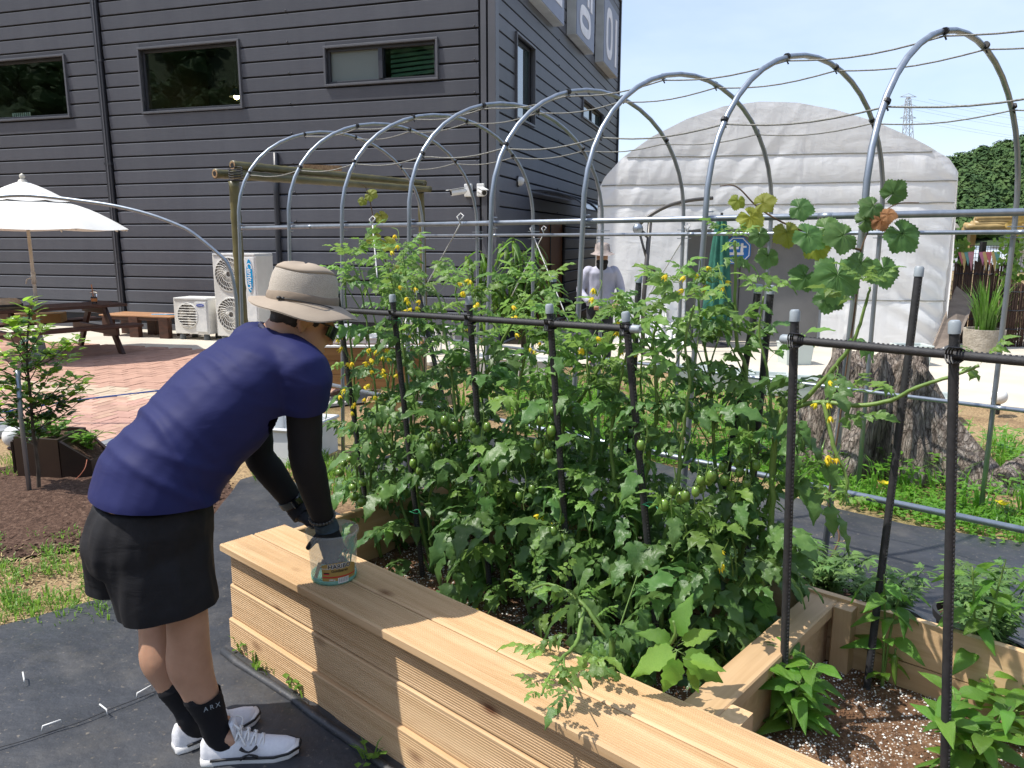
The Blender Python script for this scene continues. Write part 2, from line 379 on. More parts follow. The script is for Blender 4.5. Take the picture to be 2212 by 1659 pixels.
MT['joint'] = mk('sand_joint', (.27, .21, .15), (.16, .13, .09), 30, .95)
def inpoly(p, poly):
    c = False; n = len(poly)
    for i in range(n):
        a, b = poly[i], poly[(i + 1) % n]
        if (a[1] > p[1]) != (b[1] > p[1]) and p[0] < (b[0] - a[0]) * (p[1] - a[1]) / (b[1] - a[1]) + a[0]: c = not c
    return c
bp = [W(13, 1.96), W(1.4, 1.98), V((-1.5, 8.2, 0)), gz(560, 900), gz(360, 1012), gz(200, 985), gz(0, 945), V((-9, 6.3, 0))]
paving = struct('brick_paving', MB().prism([p + V((0, 0, -.03)) for p in bp], (0, 0, .046)), MT['joint'])
us = []; A = .105
for i in range(-130, 60):
    for j in range(0, 90):
        r_ = (i - j) % 4
        if r_ == 0: cx, cy, h = i + 1, j + .5, 0
        elif r_ == 3: cx, cy, h = i + .5, j + 1, 1
        else: continue
        p = C0 - WL * (cx * A) - WR * (2.0 + cy * A)
        if inpoly(p, bp): us.append((p.length, p, h))
us.sort(key=lambda q: q[0])
L_ = A * 2 - .007; S_ = A - .007
def brickmesh(m):
    b = MB(); b.box((0, 0, .018), (L_, S_, .045)); me = b.mesh('brick', m); q = bmesh.new(); q.from_mesh(me)
    bmesh.ops.bevel(q, geom=[e for e in q.edges if (e.verts[0].co.z + e.verts[1].co.z) > .06], offset=.004, segments=1, affect='EDGES'); q.to_mesh(me); q.free(); return me
bme = [brickmesh(MT['paver']), brickmesh(MT['paver_c']), brickmesh(MT['paver_g'])]
rest = MB()
near_line = [gz(200, 985), gz(0, 945)]; cream_v = (gz(170, 858) - C0).dot(-WR)
cnt = 0
for d, p, h in us:
    px = 1106 + FPX * p.x / (p.y * .983 + .29)
    dn = (p - gz(200, 985)).dot(V((-(gz(0, 945) - gz(200, 985)).y, (gz(0, 945) - gz(200, 985)).x, 0)).normalized())
    mi = 2 if abs(dn) < .24 else (1 if abs((p - C0).dot(-WR) - cream_v + .12) < .2 and rnd.random() < .85 else 0)
    xd = (-WL if h == 0 else WR); jz = rnd.uniform(-.0015, .0035); tl = rnd.uniform(-.006, .006)
    M = frame(p + V((0, 0, .012 + jz)), xd + V((0, 0, tl)))
    if -30 < px < 760 and cnt < 290:
        inst('brick', bme[mi], paving, M); cnt += 1
    else:
        rest.cur = mi; rest.box(p + V((0, 0, .012 + .018 + jz)), (L_, S_, .045), basis(xd, V((0, 0, 1)).cross(xd), (0, 0, 1)))
o = rest.build('brick_field', [MT['paver2'], MT['paver_c'], MT['paver_g']], paving); tag(o, kind='stuff')

# --- dark mulch heaped round the young tree
t = NT('bark_mulch'); co = t.coord(); c = t.ramp(t.noise(co, 38, 5, .65), [(.32, (.042, .025, .018)), (.55, (.105, .062, .044)), (.75, (.20, .135, .098))])
t.bump(t.noise(co, 60, 5), 1.0, .02); MT['mulch'] = t.set(col=c, rough=.95, spec=.15)
g = MB(); sap = gz(82, 1072)
rows = []
for i in range(15):
    r_ = i / 14; rr = []
    for j in range(56):
        a = 2 * math.pi * j / 56; q = r_ * (1.05 + .22 * noise.noise(V((math.cos(a) * 1.5, math.sin(a) * 1.5, 5))))
        x, y = sap.x + .10 + q * math.cos(a) * 1.1, sap.y - .12 + q * math.sin(a) * .85
        rr.append((x, y, .004 + .05 * (1 - r_ ** 1.5) * (1 - r_) + .02 * (1 - r_) + .014 * noise.noise(V((x * 16, y * 16, 2))) * (1 if r_ < .95 else 0)))
    rows.append(rr)
g.rings(rows[::-1], cap=False); struct('mulch', g, MT['mulch'], True)
chips = MB()
for i in range(2600):
    a = rnd.uniform(0, 6.283); q = math.sqrt(rnd.random()) * 1.05; p = V((sap.x + .1 + q * math.cos(a) * 1.1, sap.y - .12 + q * math.sin(a) * .85, .012 + .05 * (1 - q) * (1 - q) if q < 1 else .006))
    l = rnd.uniform(.008, .024); chips.box(p, (l, l * rnd.uniform(.3, .6), .006), Matrix.Rotation(rnd.uniform(0, 6.28), 3, 'Z') @ Matrix.Rotation(rnd.uniform(-.7, .7), 3, 'X'))
tag(chips.build('mulch_chips', MT['mulch']), 'loose brown bark chips scattered round the young tree', 'bark chips', kind='stuff')

# --- grass, weeds and straw on the earth
def tuft(mb, p, n, h, spread, wd=.004):
    for k in range(n):
        a = rnd.uniform(0, 6.283); q = spread * rnd.random(); b0 = V(p) + V((q * math.cos(a), q * math.sin(a), 0)); hh = h * rnd.uniform(.5, 1.1)
        lean = rnd.uniform(.2, .9) * hh; dx = V((math.cos(a), math.sin(a), 0)); sx = V((-dx.y, dx.x, 0)) * wd * rnd.uniform(.7, 1.4)
        m1 = b0 + dx * lean * .4 + V((0, 0, hh * .65)); tp = b0 + dx * lean + V((0, 0, hh * .85))
        mb.add([b0 - sx, b0 + sx, m1 + sx * .8, m1 - sx * .8, tp], [(0, 1, 2, 3), (3, 2, 4)])
def leafy(mb, p, n, s_, spread):
    for k in range(n):
        a = rnd.uniform(0, 6.283); q = spread * math.sqrt(rnd.random()); b0 = V(p) + V((q * math.cos(a), q * math.sin(a), rnd.uniform(0, .05)))
        a2 = rnd.uniform(0, 6.283); d = V((math.cos(a2), math.sin(a2), rnd.uniform(-.1, .6))) * s_ * rnd.uniform(.6, 1.3); sx = V((-d.y, d.x, 0)) * .38
        mb.add([b0, b0 + d * .5 + sx, b0 + d + V((0, 0, -.2 * s_)), b0 + d * .5 - sx], [(0, 1, 2, 3)])
g = MB()
for i in range(420):                                        # left of the fabric
    x, y = rnd.uniform(-20, 270), rnd.uniform(1120, 1345)
    if y > 1352 - x * .24 or (y < 1190 and x < 230 and rnd.random() < .8): continue
    if noise.noise(V((x * .012, y * .02, 1))) < .02: continue
    p = gz(x, y, 0)
    tuft(g, p, 7, .05, .05, .003)
    if rnd.random() < .4: leafy(g, p, 7, .018, .05)
for i in range(60): tuft(g, gz(rnd.uniform(0, 200), rnd.uniform(985, 1035)), 8, .07, .05, .003)
for i in range(40): tuft(g, gz(rnd.uniform(-60, 250), 1354 - .245 * rnd.uniform(0, 250) + rnd.uniform(-14, 6)), 8, .06, .05, .003)
for i in range(60): tuft(g, gz(rnd.uniform(560, 720), rnd.uniform(985, 1040)), 10, .1, .06, .004)
for i in range(50): tuft(g, gz(rnd.uniform(690, 790), rnd.uniform(1000, 1075)), 10, .07, .06, .004)
for x, y in [(525, 1400), (540, 1412), (560, 1430), (590, 1450), (632, 1478), (655, 1500), (550, 1440), (800, 1640)]:
    tuft(g, gz(x, y, .02), 9, .06, .03, .004)
for x, y in [(560, 1425), (640, 1490), (800, 1650), (530, 1405)]: leafy(g, gz(x, y, .02), 10, .03, .04)
for i in range(46): tuft(g, gz(rnd.uniform(120, 480), rnd.uniform(770, 940), .03), 4, .03, .01, .003)
tag(g.build('grass', MT['grass']), 'short green grass and small weeds growing on the bare earth', 'grass', kind='stuff')
g = MB()
for i in range(2300):                                       # clover-like weeds along the tunnel
    tt = rnd.uniform(-1.6, 3.6); nn = 3.42 + rnd.gauss(.32, .2) + .1 * math.sin(tt * 3)
    if nn < 3.3: continue
    leafy(g, bed(tt, nn, .0), 5, .035, .06)
for i in range(260): tuft(g, bed(rnd.uniform(-1.6, 3.4), rnd.uniform(3.35, 3.9)), 6, .12, .06, .004)
for i in range(120): tuft(g, bed(rnd.uniform(-3.6, .6), rnd.uniform(4.2, 6.5)), 6, .12, .06, .004)
for i in range(420):
    p = bed(rnd.uniform(-2.6, 2.2), rnd.uniform(3.7, 5.6)); tuft(g, p, 6, rnd.uniform(.12, .3), .08, .006); leafy(g, p + V((0, 0, rnd.uniform(.02, .16))), 9, .05, .1)
tag(g.build('clover_weeds', MT['leaf_lime']), 'low green clover weeds along the edge of the black fabric', 'weeds', kind='stuff')
g = MB()
for i in range(3200):
    if i < 1700: p = V((rnd.uniform(1.2, 6.5), rnd.uniform(3.9, 7.6), .008))
    else: p = gz(rnd.uniform(-40, 300), rnd.uniform(985, 1345), .006)
    a = rnd.uniform(0, 6.283); l = rnd.uniform(.015, .06); d = V((math.cos(a), math.sin(a), rnd.uniform(0, .2))) * l; sx = V((-d.y, d.x, 0)).normalized() * .0025
    g.add([p - sx, p + sx, p + d + sx, p + d - sx], [(0, 1, 2, 3)])
tag(g.build('straw', MT['dry']), 'dry straw and wood shavings strewn over the earth', 'straw', kind='stuff')

# --- wooded hill round the site, far trees as one mass
def hill_h(az):
    a = math.degrees(az) % 360
    if a < 22: return 10 + 10 * a / 22
    if a < 33: return 20 + (a - 22) * 1.55
    if a < 60: return 37 + (a - 33) * .9
    if a < 90: return 61 + (a - 60) * 1.0
    if a < 260: return 91 + 8 * math.sin(a * .09)
    if a < 290: return 91 - (a - 260) * 1.0
    if a < 330: return 61 - (a - 290) * 1.3
    return 9
g = MB(); rows = []
for k, (rr, f) in enumerate([(150, 0), (180, .25), (215, .62), (260, 1.0), (330, 1.05), (480, .2)]):
    rows.append([(rr * math.sin(R(a)), rr * math.cos(R(a)), -1 + f * hill_h(R(a)) * .74 * (1 + .06 * noise.noise(V((a * .2, k, 0))))) for a in range(0, 361, 3)])
g.grid(rows); MT['hill'] = mk('hill_ground', (.03, .055, .018), (.05, .07, .025), .05, .95); struct('hill', g, MT['hill'], True)
t = NT('far_foliage'); co = t.coord(); c = t.ramp(t.noise(co, .16, 4), [(.3, (.034, .075, .026)), (.5, (.06, .115, .034)), (.7, (.095, .15, .046))]); t.bump(t.noise(co, 1.6, 4), 1, .6)
MT['far'] = t.set(col=c, rough=.75, spec=.2)
def crown(mb, c, r, leaves):
    th = (1 + 5 ** .5) / 2
    nlat, nlon = 5, 8; rings = []
    sd = rnd.uniform(0, 99)
    for i in range(nlat + 1):
        f = i / nlat; z = -.5 + 1.6 * f; q = math.sin(math.pi * (.12 + .86 * f))
        rings.append([V(c) + V((r * q * math.cos(2 * math.pi * j / nlon), r * q * math.sin(2 * math.pi * j / nlon), r * z)) * 1.0 + V((1, 1, .7)) * (r * .3 * noise.noise(V((i, j, sd)))) for j in range(nlon)])
    mb.rings(rings)
    for k in range(leaves):
        a, e = rnd.uniform(0, 6.283), rnd.uniform(-.2, 1.5); d = V((math.cos(a) * math.cos(e), math.sin(a) * math.cos(e), math.sin(e))); p = V(c) + d * r * rnd.uniform(.9, 1.2) + V((0, 0, .3 * r))
        u = d.orthogonal().normalized() * r * .17; v_ = (d.cross(u) + d * rnd.uniform(-.3, .3) * r * .3).normalized() * r * .17
        mb.add([p - u - v_, p + u - v_ * .6, p + u * .8 + v_, p - u * .7 + v_], [(0, 1, 2, 3)])
g = MB()
def slope(rr, a):
    K = [(150, 0), (180, .25), (215, .62), (260, 1.0), (330, 1.05), (480, .2)]
    for (r0, f0), (r1, f1) in zip(K, K[1:]):
        if rr <= r1: return -1 + (f0 + (f1 - f0) * (rr - r0) / (r1 - r0)) * hill_h(R(a)) * .74
    return 0
for i in range(1150):
    a = rnd.uniform(24, 40); rr = 158 + 130 * rnd.random() ** .8
    crown(g, (rr * math.sin(R(a)), rr * math.cos(R(a)), slope(rr, a) + 1.2), rnd.uniform(1.2, 2.5), 60)
for i in range(1500):
    a = rnd.uniform(40, 318); rr = rnd.uniform(160, 270)
    crown(g, (rr * math.sin(R(a)), rr * math.cos(R(a)), slope(rr, a) + 2), rnd.uniform(2.4, 4.6), 26)
tag(g.build('woodland', MT['far']), 'dense green woodland covering the distant hillside', 'woodland', kind='stuff')

# --- transmission pylon beyond the tent
py = thing('pylon', 'tall lattice transmission pylon far off above the white tent', 'pylon', at(1958, 520, 300))
g = MB(); b0 = at(1958, 520, 300); b0.z = 0; top = at(1962, 210, 300)
H_ = top.z; lv = [(0, 4.2), (12, 3.3), (24, 2.4), (34, 1.7), (42, 1.3), (48, 1.0), (53, .7), (H_, .35)]
def cor(z, w_, k): return V((b0.x + (top.x - b0.x) * z / H_ + (w_ if k in (0, 3) else -w_), b0.y + (w_ if k < 2 else -w_), z))
for (z0, w0), (z1, w1) in zip(lv, lv[1:]):
    for k in range(4):
        g.tube([cor(z0, w0, k), cor(z1, w1, k)], .12, 4); n2 = max(1, int((z1 - z0) / (w0 * 2)))
        for q in range(n2):
            za, zb = z0 + (z1 - z0) * q / n2, z0 + (z1 - z0) * (q + 1) / n2; wa, wb = w0 + (w1 - w0) * q / n2, w0 + (w1 - w0) * (q + 1) / n2
            g.tube([cor(za, wa, k), cor(zb, wb, (k + 1) % 4)], .07, 3); g.tube([cor(zb, wb, k), cor(za, wa, (k + 1) % 4)], .07, 3)
MT['pylon'] = mk('pylon_steel', (.42, .40, .40), None, 1, .6); g.build('tower', MT['pylon'], py)
for z_, w_ in ((54, 3.0), (50.5, 3.8), (46.5, 3.0)):
    a = MB(); c = V((b0.x + (top.x - b0.x) * z_ / H_, b0.y, z_)); a.tube([c - V((w_, 0, 0)), c, c + V((w_, 0, 0))], .12, 4); a.tube([c - V((w_, 0, 0)), c + V((0, 0, 1.2)), c + V((w_, 0, 0))], .08, 4); a.build('cross_arm', MT['pylon'], py)
for z_ in (54, 50.5, 46.5):
    for s_ in (-1, 1):
        a = MB(); c = V((b0.x + s_ * 3.2, b0.y, z_ - .8)); a.tube([c + V((k * 12, k * 6, -1.6 * math.sin(math.pi * k / 14) * 2)) for k in range(15)], .035, 3); a.build('power_line', MT['pylon'], py)
# ================================================================== GREY CLAD BUILDING
t = NT('grey_cladding'); co = t.coord((1, 1, 1), rnd_off=True)
st = t.coord((6, 6, 120)); c = t.ramp(t.noise(st, 1, 3), [(.3, (.100, .108, .130)), (.7, (.088, .095, .115))]); c = t.rnd(c, .07); c = t.mix(.5, c, t.ramp(t.noise(t.coord((2.5, 2.5, .25)), 1, 7, .65), [(.35, (.82, .82, .84)), (.65, (1.12, 1.11, 1.08))]), 'MULTIPLY')
t.bump(t.noise(t.coord((2, 2, 160)), 1, 3), .25, .002); MT['clad'] = t.set(col=c, rough=.5, spec=.45)
MT['clad_trim'] = mk('grey_trim', (.10, .104, .12), (.088, .092, .105), 3, .45)
MT['clad_dark'] = mk('dark_trim', (.035, .038, .048), None, 3, .4)
MT['wallcore'] = mk('wall_core', (.02, .021, .025), None, 3, .8)
MT['room'] = mk('room_dark', (.10, .10, .09), (.06, .06, .055), 2, .8)
t = NT('window_glass'); MT['glass'] = t.set(col=(.62, .78, .74), rough=.01, trans=1.0, ior=1.5)
t = NT('tinted_glass'); MT['tint'] = t.set(col=(.03, .05, .05), rough=.03, spec=1.0, ior=2.6)
t = NT('frosted_glass'); MT['frost'] = t.set(col=(.16, .19, .18), rough=.3, spec=.5)
t = NT('bulb'); MT['bulb'] = t.set(col=(1, .8, .4), ecol=(1, .72, .28), emit=30.0)
MT['green_blind'] = mk('green_blind', (.16, .26, .15), (.10, .18, .11), 4, .7)
ROW0, RH, TOPZ = 5.318 - .2295 * 23, .2295, 7.82
bld = thing('clad_building', 'two storey building clad in dark grey horizontal metal panels', 'building', W(5, -5, 0))
SL, DEPTH = 13.5, 10.6
g = MB(); g.prism([W(SL, -.06, -.02), W(0, -.06, -.02), W(0, -DEPTH, -.02), W(SL, -DEPTH, -.02)], (0, 0, .02)); g.build('footing', MT['grey_concrete'], bld)
wins = {'front': [(7.88, 9.9, 3.76, 4.745), (4.33, 6.26, 3.745, 4.735), (.905, 2.745, 3.99, 4.515)], 'side': [(1.05, 2.08, 3.55, 4.78), (6.04, 8.4, 4.28, 4.64), (2.55, 4.6, .0, 2.0)]}
def cut(rect, holes):
    out = [rect]
    for (a, b, c_, d) in holes:
        nx = []
        for (s0, s1, z0, z1) in out:
            if b <= s0 or a >= s1 or d <= z0 or c_ >= z1: nx.append((s0, s1, z0, z1)); continue
            if s0 < a: nx.append((s0, a, z0, z1))
            if b < s1: nx.append((b, s1, z0, z1))
            x0, x1 = max(s0, a), min(s1, b)
            if z0 < c_ - .03: nx.append((x0, x1, z0, c_))
            if d + .03 < z1: nx.append((x0, x1, d, z1))
        out = nx
    return out
def slab(P, s0, s1, z0, z1, o0, o1): return [P(s0, o0, z0), P(s1, o0, z0), P(s1, o1, z0), P(s0, o1, z0), P(s0, o0, z1), P(s1, o0, z1), P(s1, o1, z1), P(s0, o1, z1)]
core = MB()
for P, key, s1 in ((W, 'front', SL), (WX, 'side', DEPTH)):
    for r_ in cut((.0 if key == 'front' else .05, s1, 0.0, TOPZ - .02), wins[key]): core.hexa(slab(P, r_[0], r_[1], r_[2], r_[3], -.12, -.03))
core.hexa(slab(W, .1, SL, TOPZ - .1, TOPZ - .01, -DEPTH + .1, -.13))
core.build('wall', MT['wallcore'], bld)
for P, key, spans in ((W, 'front', ((.24, 7.02), (7.2, SL))), (WX, 'side', ((.16, DEPTH - .05),))):
    k = 0
    while True:
        z0 = ROW0 + RH * k; k += 1
        if z0 > TOPZ - .1: break
        if z0 < .1: continue
        for sp in spans:
            for (s0, s1, za, zb) in cut((sp[0], sp[1], z0 + .02, min(z0 + RH, TOPZ)), wins[key]):
                if s1 - s0 < .03 or zb - za < .03: continue
                m = MB(); lo = .0; lip = .013 if key == 'front' else .008
                # lower edge stands prouder than the upper edge; a thin lip catches the light
                vs = [P(s0, -.03, za), P(s1, -.03, za), P(s1, lo, za), P(s0, lo, za), P(s0, -.03, zb), P(s1, -.03, zb), P(s1, lip, zb - .016), P(s0, lip, zb - .016)]
                m.hexa(vs); m.build('panel', MT['clad'], bld, bevel=.004)
for P, s_, out in ((W, .0, .03), ):
    g = MB(); g.prism([W(.2, -.02, .05), W(.2, .028, .05), W(.115, .028, .05), W(.115, -.02, .05)], (0, 0, TOPZ)); g.build('corner_trim', MT['clad_trim'], bld, bevel=.004)
    g = MB(); g.prism([W(.085, -.02, .05), W(.085, .03, .05), W(-.03, .03, .05), W(-.03, -.14, .05), W(.085, -.14, .05)], (0, 0, TOPZ)); g.build('corner_trim', MT['clad_trim'], bld, bevel=.004)
g = MB(); g.hexa(slab(W, 0, SL, TOPZ, TOPZ + .14, -.1, .06)); g.hexa(slab(WX, .05, DEPTH, TOPZ, TOPZ + .14, -.1, .06)); g.build('parapet', MT['clad_dark'], bld, bevel=.005)
g = MB(); g.hexa(slab(WX, DEPTH - .05, DEPTH + .05, .05, TOPZ + .1, -.1, .05)); g.build('corner_trim', MT['clad_dark'], bld, bevel=.005)
g = MB(); g.hexa(slab(W, .2, SL, .02, .13, -.03, .02)); g.build('base_flashing', MT['clad_trim'], bld, bevel=.004)
dp = MB(); dp.hexa(slab(W, 7.05, 7.17, .1, TOPZ, .0, .045)); d_ = dp.build('downpipe', MT['clad_dark'], bld, bevel=.008)
g = MB(); g.hexa(slab(W, 7.1, 7.12, .12, TOPZ - .02, .046, .056)); g.build('ridge', MT['clad_trim'], d_)
for z_ in (1.2, 2.9, 4.6): g = MB(); g.hexa(slab(W, 7.035, 7.185, z_, z_ + .04, .0, .052)); g.build('bracket', MT['clad_dark'], d_)
g = MB()                                                    # cable conduit on the front wall
cp = [onpl(595, 330, W(0, .05), WR), onpl(597, 420, W(0, .05), WR), onpl(601, 520, W(0, .05), WR), onpl(607, 640, W(0, .05), WR)]
cp.append(V((cp[-1].x, cp[-1].y, .15))); g.tube(cp, .045, 10); g.build('conduit', MT['clad_dark'], bld, True)
rv_ = MB().lathe([(.0, .014), (.011, .012), (.014, .004), (.014, 0)], n=8).mesh('rivet', MT['clad_dark'], True)
for s_, zz in ((.30, range(4, 24)), (3.42, range(8, 24))):
    for q, i in enumerate(zz):
        if q % 2 == 0: inst('rivet', rv_, bld, Matrix.Translation(W(s_, .012, ROW0 + RH * i + .035)) @ basis(WL, V((0, 0, 1)), -WR).to_4x4())
for i in range(9, 26, 2): inst('rivet', rv_, bld, Matrix.Translation(WX(3.9, .004, ROW0 + RH * i + .035)) @ basis(WR, V((0, 0, 1)), -WL).to_4x4())
def window(P, r_, deep, sash=None, glass='glass', room=True, trim=.036):
    s0, s1, z0, z1 = r_; fr = MB(); f = trim
    for q in ((s0 - f, s1 + f, z0 - f, z0), (s0 - f, s1 + f, z1, z1 + f), (s0 - f, s0, z0, z1), (s1, s1 + f, z0, z1)): fr.hexa(slab(P, q[0], q[1], q[2], q[3], -.1, .045))
    w_ = fr.build('window', MT['clad_trim'], bld, bevel=.006)
    inn = MB(); f2 = .045
    for q in ((s0, s1, z0, z0 + f2), (s0, s1, z1 - f2, z1), (s0, s0 + f2, z0 + f2, z1 - f2), (s1 - f2, s1, z0 + f2, z1 - f2)): inn.hexa(slab(P, q[0], q[1], q[2], q[3], -.11, -.02 - deep))
    if sash: inn.hexa(slab(P, sash - .035, sash + .035, z0 + f2, z1 - f2, -.1, -.005 - deep))
    inn.build('frame', MT['clad_dark'], w_, bevel=.004)
    panes = [(s0 + f2, s1 - f2)] if not sash else [(s0 + f2, sash - .035), (sash + .035, s1 - f2)]
    for i, (a, b) in enumerate(panes):
        gl = MB(); gl.hexa(slab(P, a, b, z0 + f2, z1 - f2, -.075, -.068)); gl.build('pane', MT[glass if not isinstance(glass, tuple) else glass[i]], w_)
    if room:
        rm = MB(); d = 2.2
        rm.add([P(s0, -.12, z0), P(s1, -.12, z0), P(s1, -.12, z1), P(s0, -.12, z1), P(s0 - .4, -d, z0 - .9), P(s1 + .4, -d, z0 - .9), P(s1 + .4, -d, z1 + .5), P(s0 - .4, -d, z1 + .5)],
               [(0, 1, 5, 4), (1, 2, 6, 5), (2, 3, 7, 6), (3, 0, 4, 7), (4, 5, 6, 7)]); rm.build('room', MT['room'], w_)
    return w_
def pendant(P, s_, d, z_, zt, parent):
    g = MB(); g.tube([P(s_, -d, zt), P(s_, -d, z_ + .12)], .008, 5); g.lathe([(.01, .15), (.05, .13), (.13, .0)], P(s_, -d, z_), 14); g.build('pendant', MT['dark'], parent, True)
    b = MB(); b.lathe([(.0, .05), (.04, .03), (.05, 0), (.04, -.03), (0, -.05)], P(s_, -d, z_), 12); b.build('bulb', MT['bulb'], parent, True)
w1 = window(W, wins['front'][0], .02); pendant(W, 8.15, .7, 4.5, 4.9, w1)
w2 = window(W, wins['front'][1], .02); pendant(W, 5.0, .8, 4.06, 4.9, w2); pendant(W, 5.45, 1.8, 4.55, 5.1, w2)
w3 = window(W, wins['front'][2], .0, sash=1.83, glass=('glass', 'frost'), room=True)
for i in range(6):
    g = MB(); z_ = 4.06 + i * .07; g.add([W(1.72, -.14, z_), W(.97, -.14, z_ + .035), W(.97, -.16, z_ + .085), W(1.72, -.16, z_ + .05)], [(0, 1, 2, 3)]); g.build('blind_slat', MT['green_blind'], w3)
# small things on the sill inside, seen through the glass
g = MB()
for i in range(9): g.tube([W(9.0 + i * .05, -.2, 3.8), W(9.0 + i * .05, -.2, 3.9)], .012, 6)
g.hexa(slab(W, 8.97, 9.43, 3.8, 3.82, -.24, -.17)); g.build('sill_rack', MT['white'], w1)
w4 = window(WX, wins['side'][0], .03, glass='tint', room=False); w5 = window(WX, wins['side'][1], .03, sash=7.3, glass='tint', room=False)
g = MB(); g.hexa(slab(WX, 2.55, 4.6, .02, 2.0, -.1, -.06)); MT['door'] = mk('brown_door', (.30, .12, .045), (.24, .095, .035), 3, .45); dr = g.build('door', MT['door'], bld)
g = MB(); g.hexa(slab(WX, 3.56, 3.6, .05, 1.97, -.06, -.045)); g.tube([WX(3.5, -.03, .9), WX(3.5, -.03, 1.2)], .015, 8); g.build('door_handle', MT['dark'], dr)
# lean-to canopy of smoked sheet above the side door
aw = MB(); rows = []
for i in range(9):
    a = i / 8 * 1.35; rows.append([WX(s_, .02 + 1.0 * math.sin(a), 2.02 + .42 * math.cos(a)) for s_ in (1.95, 3.0, 4.0, 5.1)])
aw.grid(rows); t = NT('smoked_sheet'); MT['smoke'] = t.set(col=(.03, .035, .045), rough=.15, spec=.6); cv = aw.build('door_canopy', MT['smoke'], bld, True)
g = MB()
for s_ in (1.95, 3.0, 4.05, 5.1):
    g.tube([WX(s_, .02 + 1.0 * math.sin(i / 8 * 1.35), 2.035 + .42 * math.cos(i / 8 * 1.35)) for i in range(9)], .015, 6)
g.tube([WX(1.95, 1.0, 2.12), WX(5.1, 1.0, 2.12)], .014, 6); g.build('canopy_ribs', MT['dark'], cv)

# --- sign boards high on the side wall
MT['sign'] = mk('sign_blue_grey', (.20, .225, .30), (.18, .205, .28), 3, .5); MT['sign_w'] = mk('sign_white', (.80, .80, .84), None, 3, .5); MT['sign_e'] = mk('sign_edge', (.55, .57, .56), None, 3, .6)
def signboard(label, s0, s1, z0, z1):
    b = thing('sign_board', label, 'sign', WX((s0 + s1) / 2, .06, z0), 'letter boards on the side wall')
    g = MB(); g.hexa(slab(WX, s0, s1, z0, z1, .012, .20)); bx_ = g.build('casing', MT['sign_e'], b, bevel=.006)
    g = MB(); g.hexa(slab(WX, s0 + .01, s1 - .01, z0 + .01, z1 - .01, .201, .212)); g.build('face', MT['sign'], b)
    return b
def ringmark(b, sc, zc, rs, rz, th):
    rows = []
    for i in range(33):
        a = 2 * math.pi * i / 32; ca, sa = math.cos(a), math.sin(a); k = (abs(ca) ** 3 + abs(sa) ** 3) ** (-1 / 3)
        rows.append([WX(sc + ca * k * rs, .2125, zc + sa * k * rz), WX(sc + ca * k * (rs - th), .2125, zc + sa * k * (rz - th)), WX(sc + ca * k * (rs - th), .222, zc + sa * k * (rz - th)), WX(sc + ca * k * rs, .222, zc + sa * k * rz), WX(sc + ca * k * rs, .2125, zc + sa * k * rz)])
    g = MB(); g.grid(rows); g.build('letter_ring', MT['sign_w'], b)
def barmark(b, s0, s1, z0, z1): g = MB(); g.hexa(slab(WX, s0, s1, z0, z1, .2125, .222)); g.build('letter_bar', MT['sign_w'], b, bevel=.003)
sb = signboard('grey blue letter board with a ring and a long bar, farthest along side wall', 7.3, 9.25, 5.65, 7.12); ringmark(sb, 7.98, 6.4, .40, .56, .2); barmark(sb, 8.75, 8.99, 5.83, 6.93)
sb = signboard('grey blue letter board with a ring under two bars, middle one on side wall', 4.45, 6.2, 5.57, 7.05); ringmark(sb, 5.25, 5.98, .52, .28, .18); barmark(sb, 5.72, 5.92, 6.3, 6.95); barmark(sb, 5.42, 5.6, 6.33, 6.95); ringmark(sb, 4.98, 6.72, .32, .32, .15)
sb = signboard('grey blue letter board with a white stroke, nearest the building corner', 1.75, 3.42, 5.46, 6.95); barmark(sb, 2.55, 3.22, 5.72, 6.8)
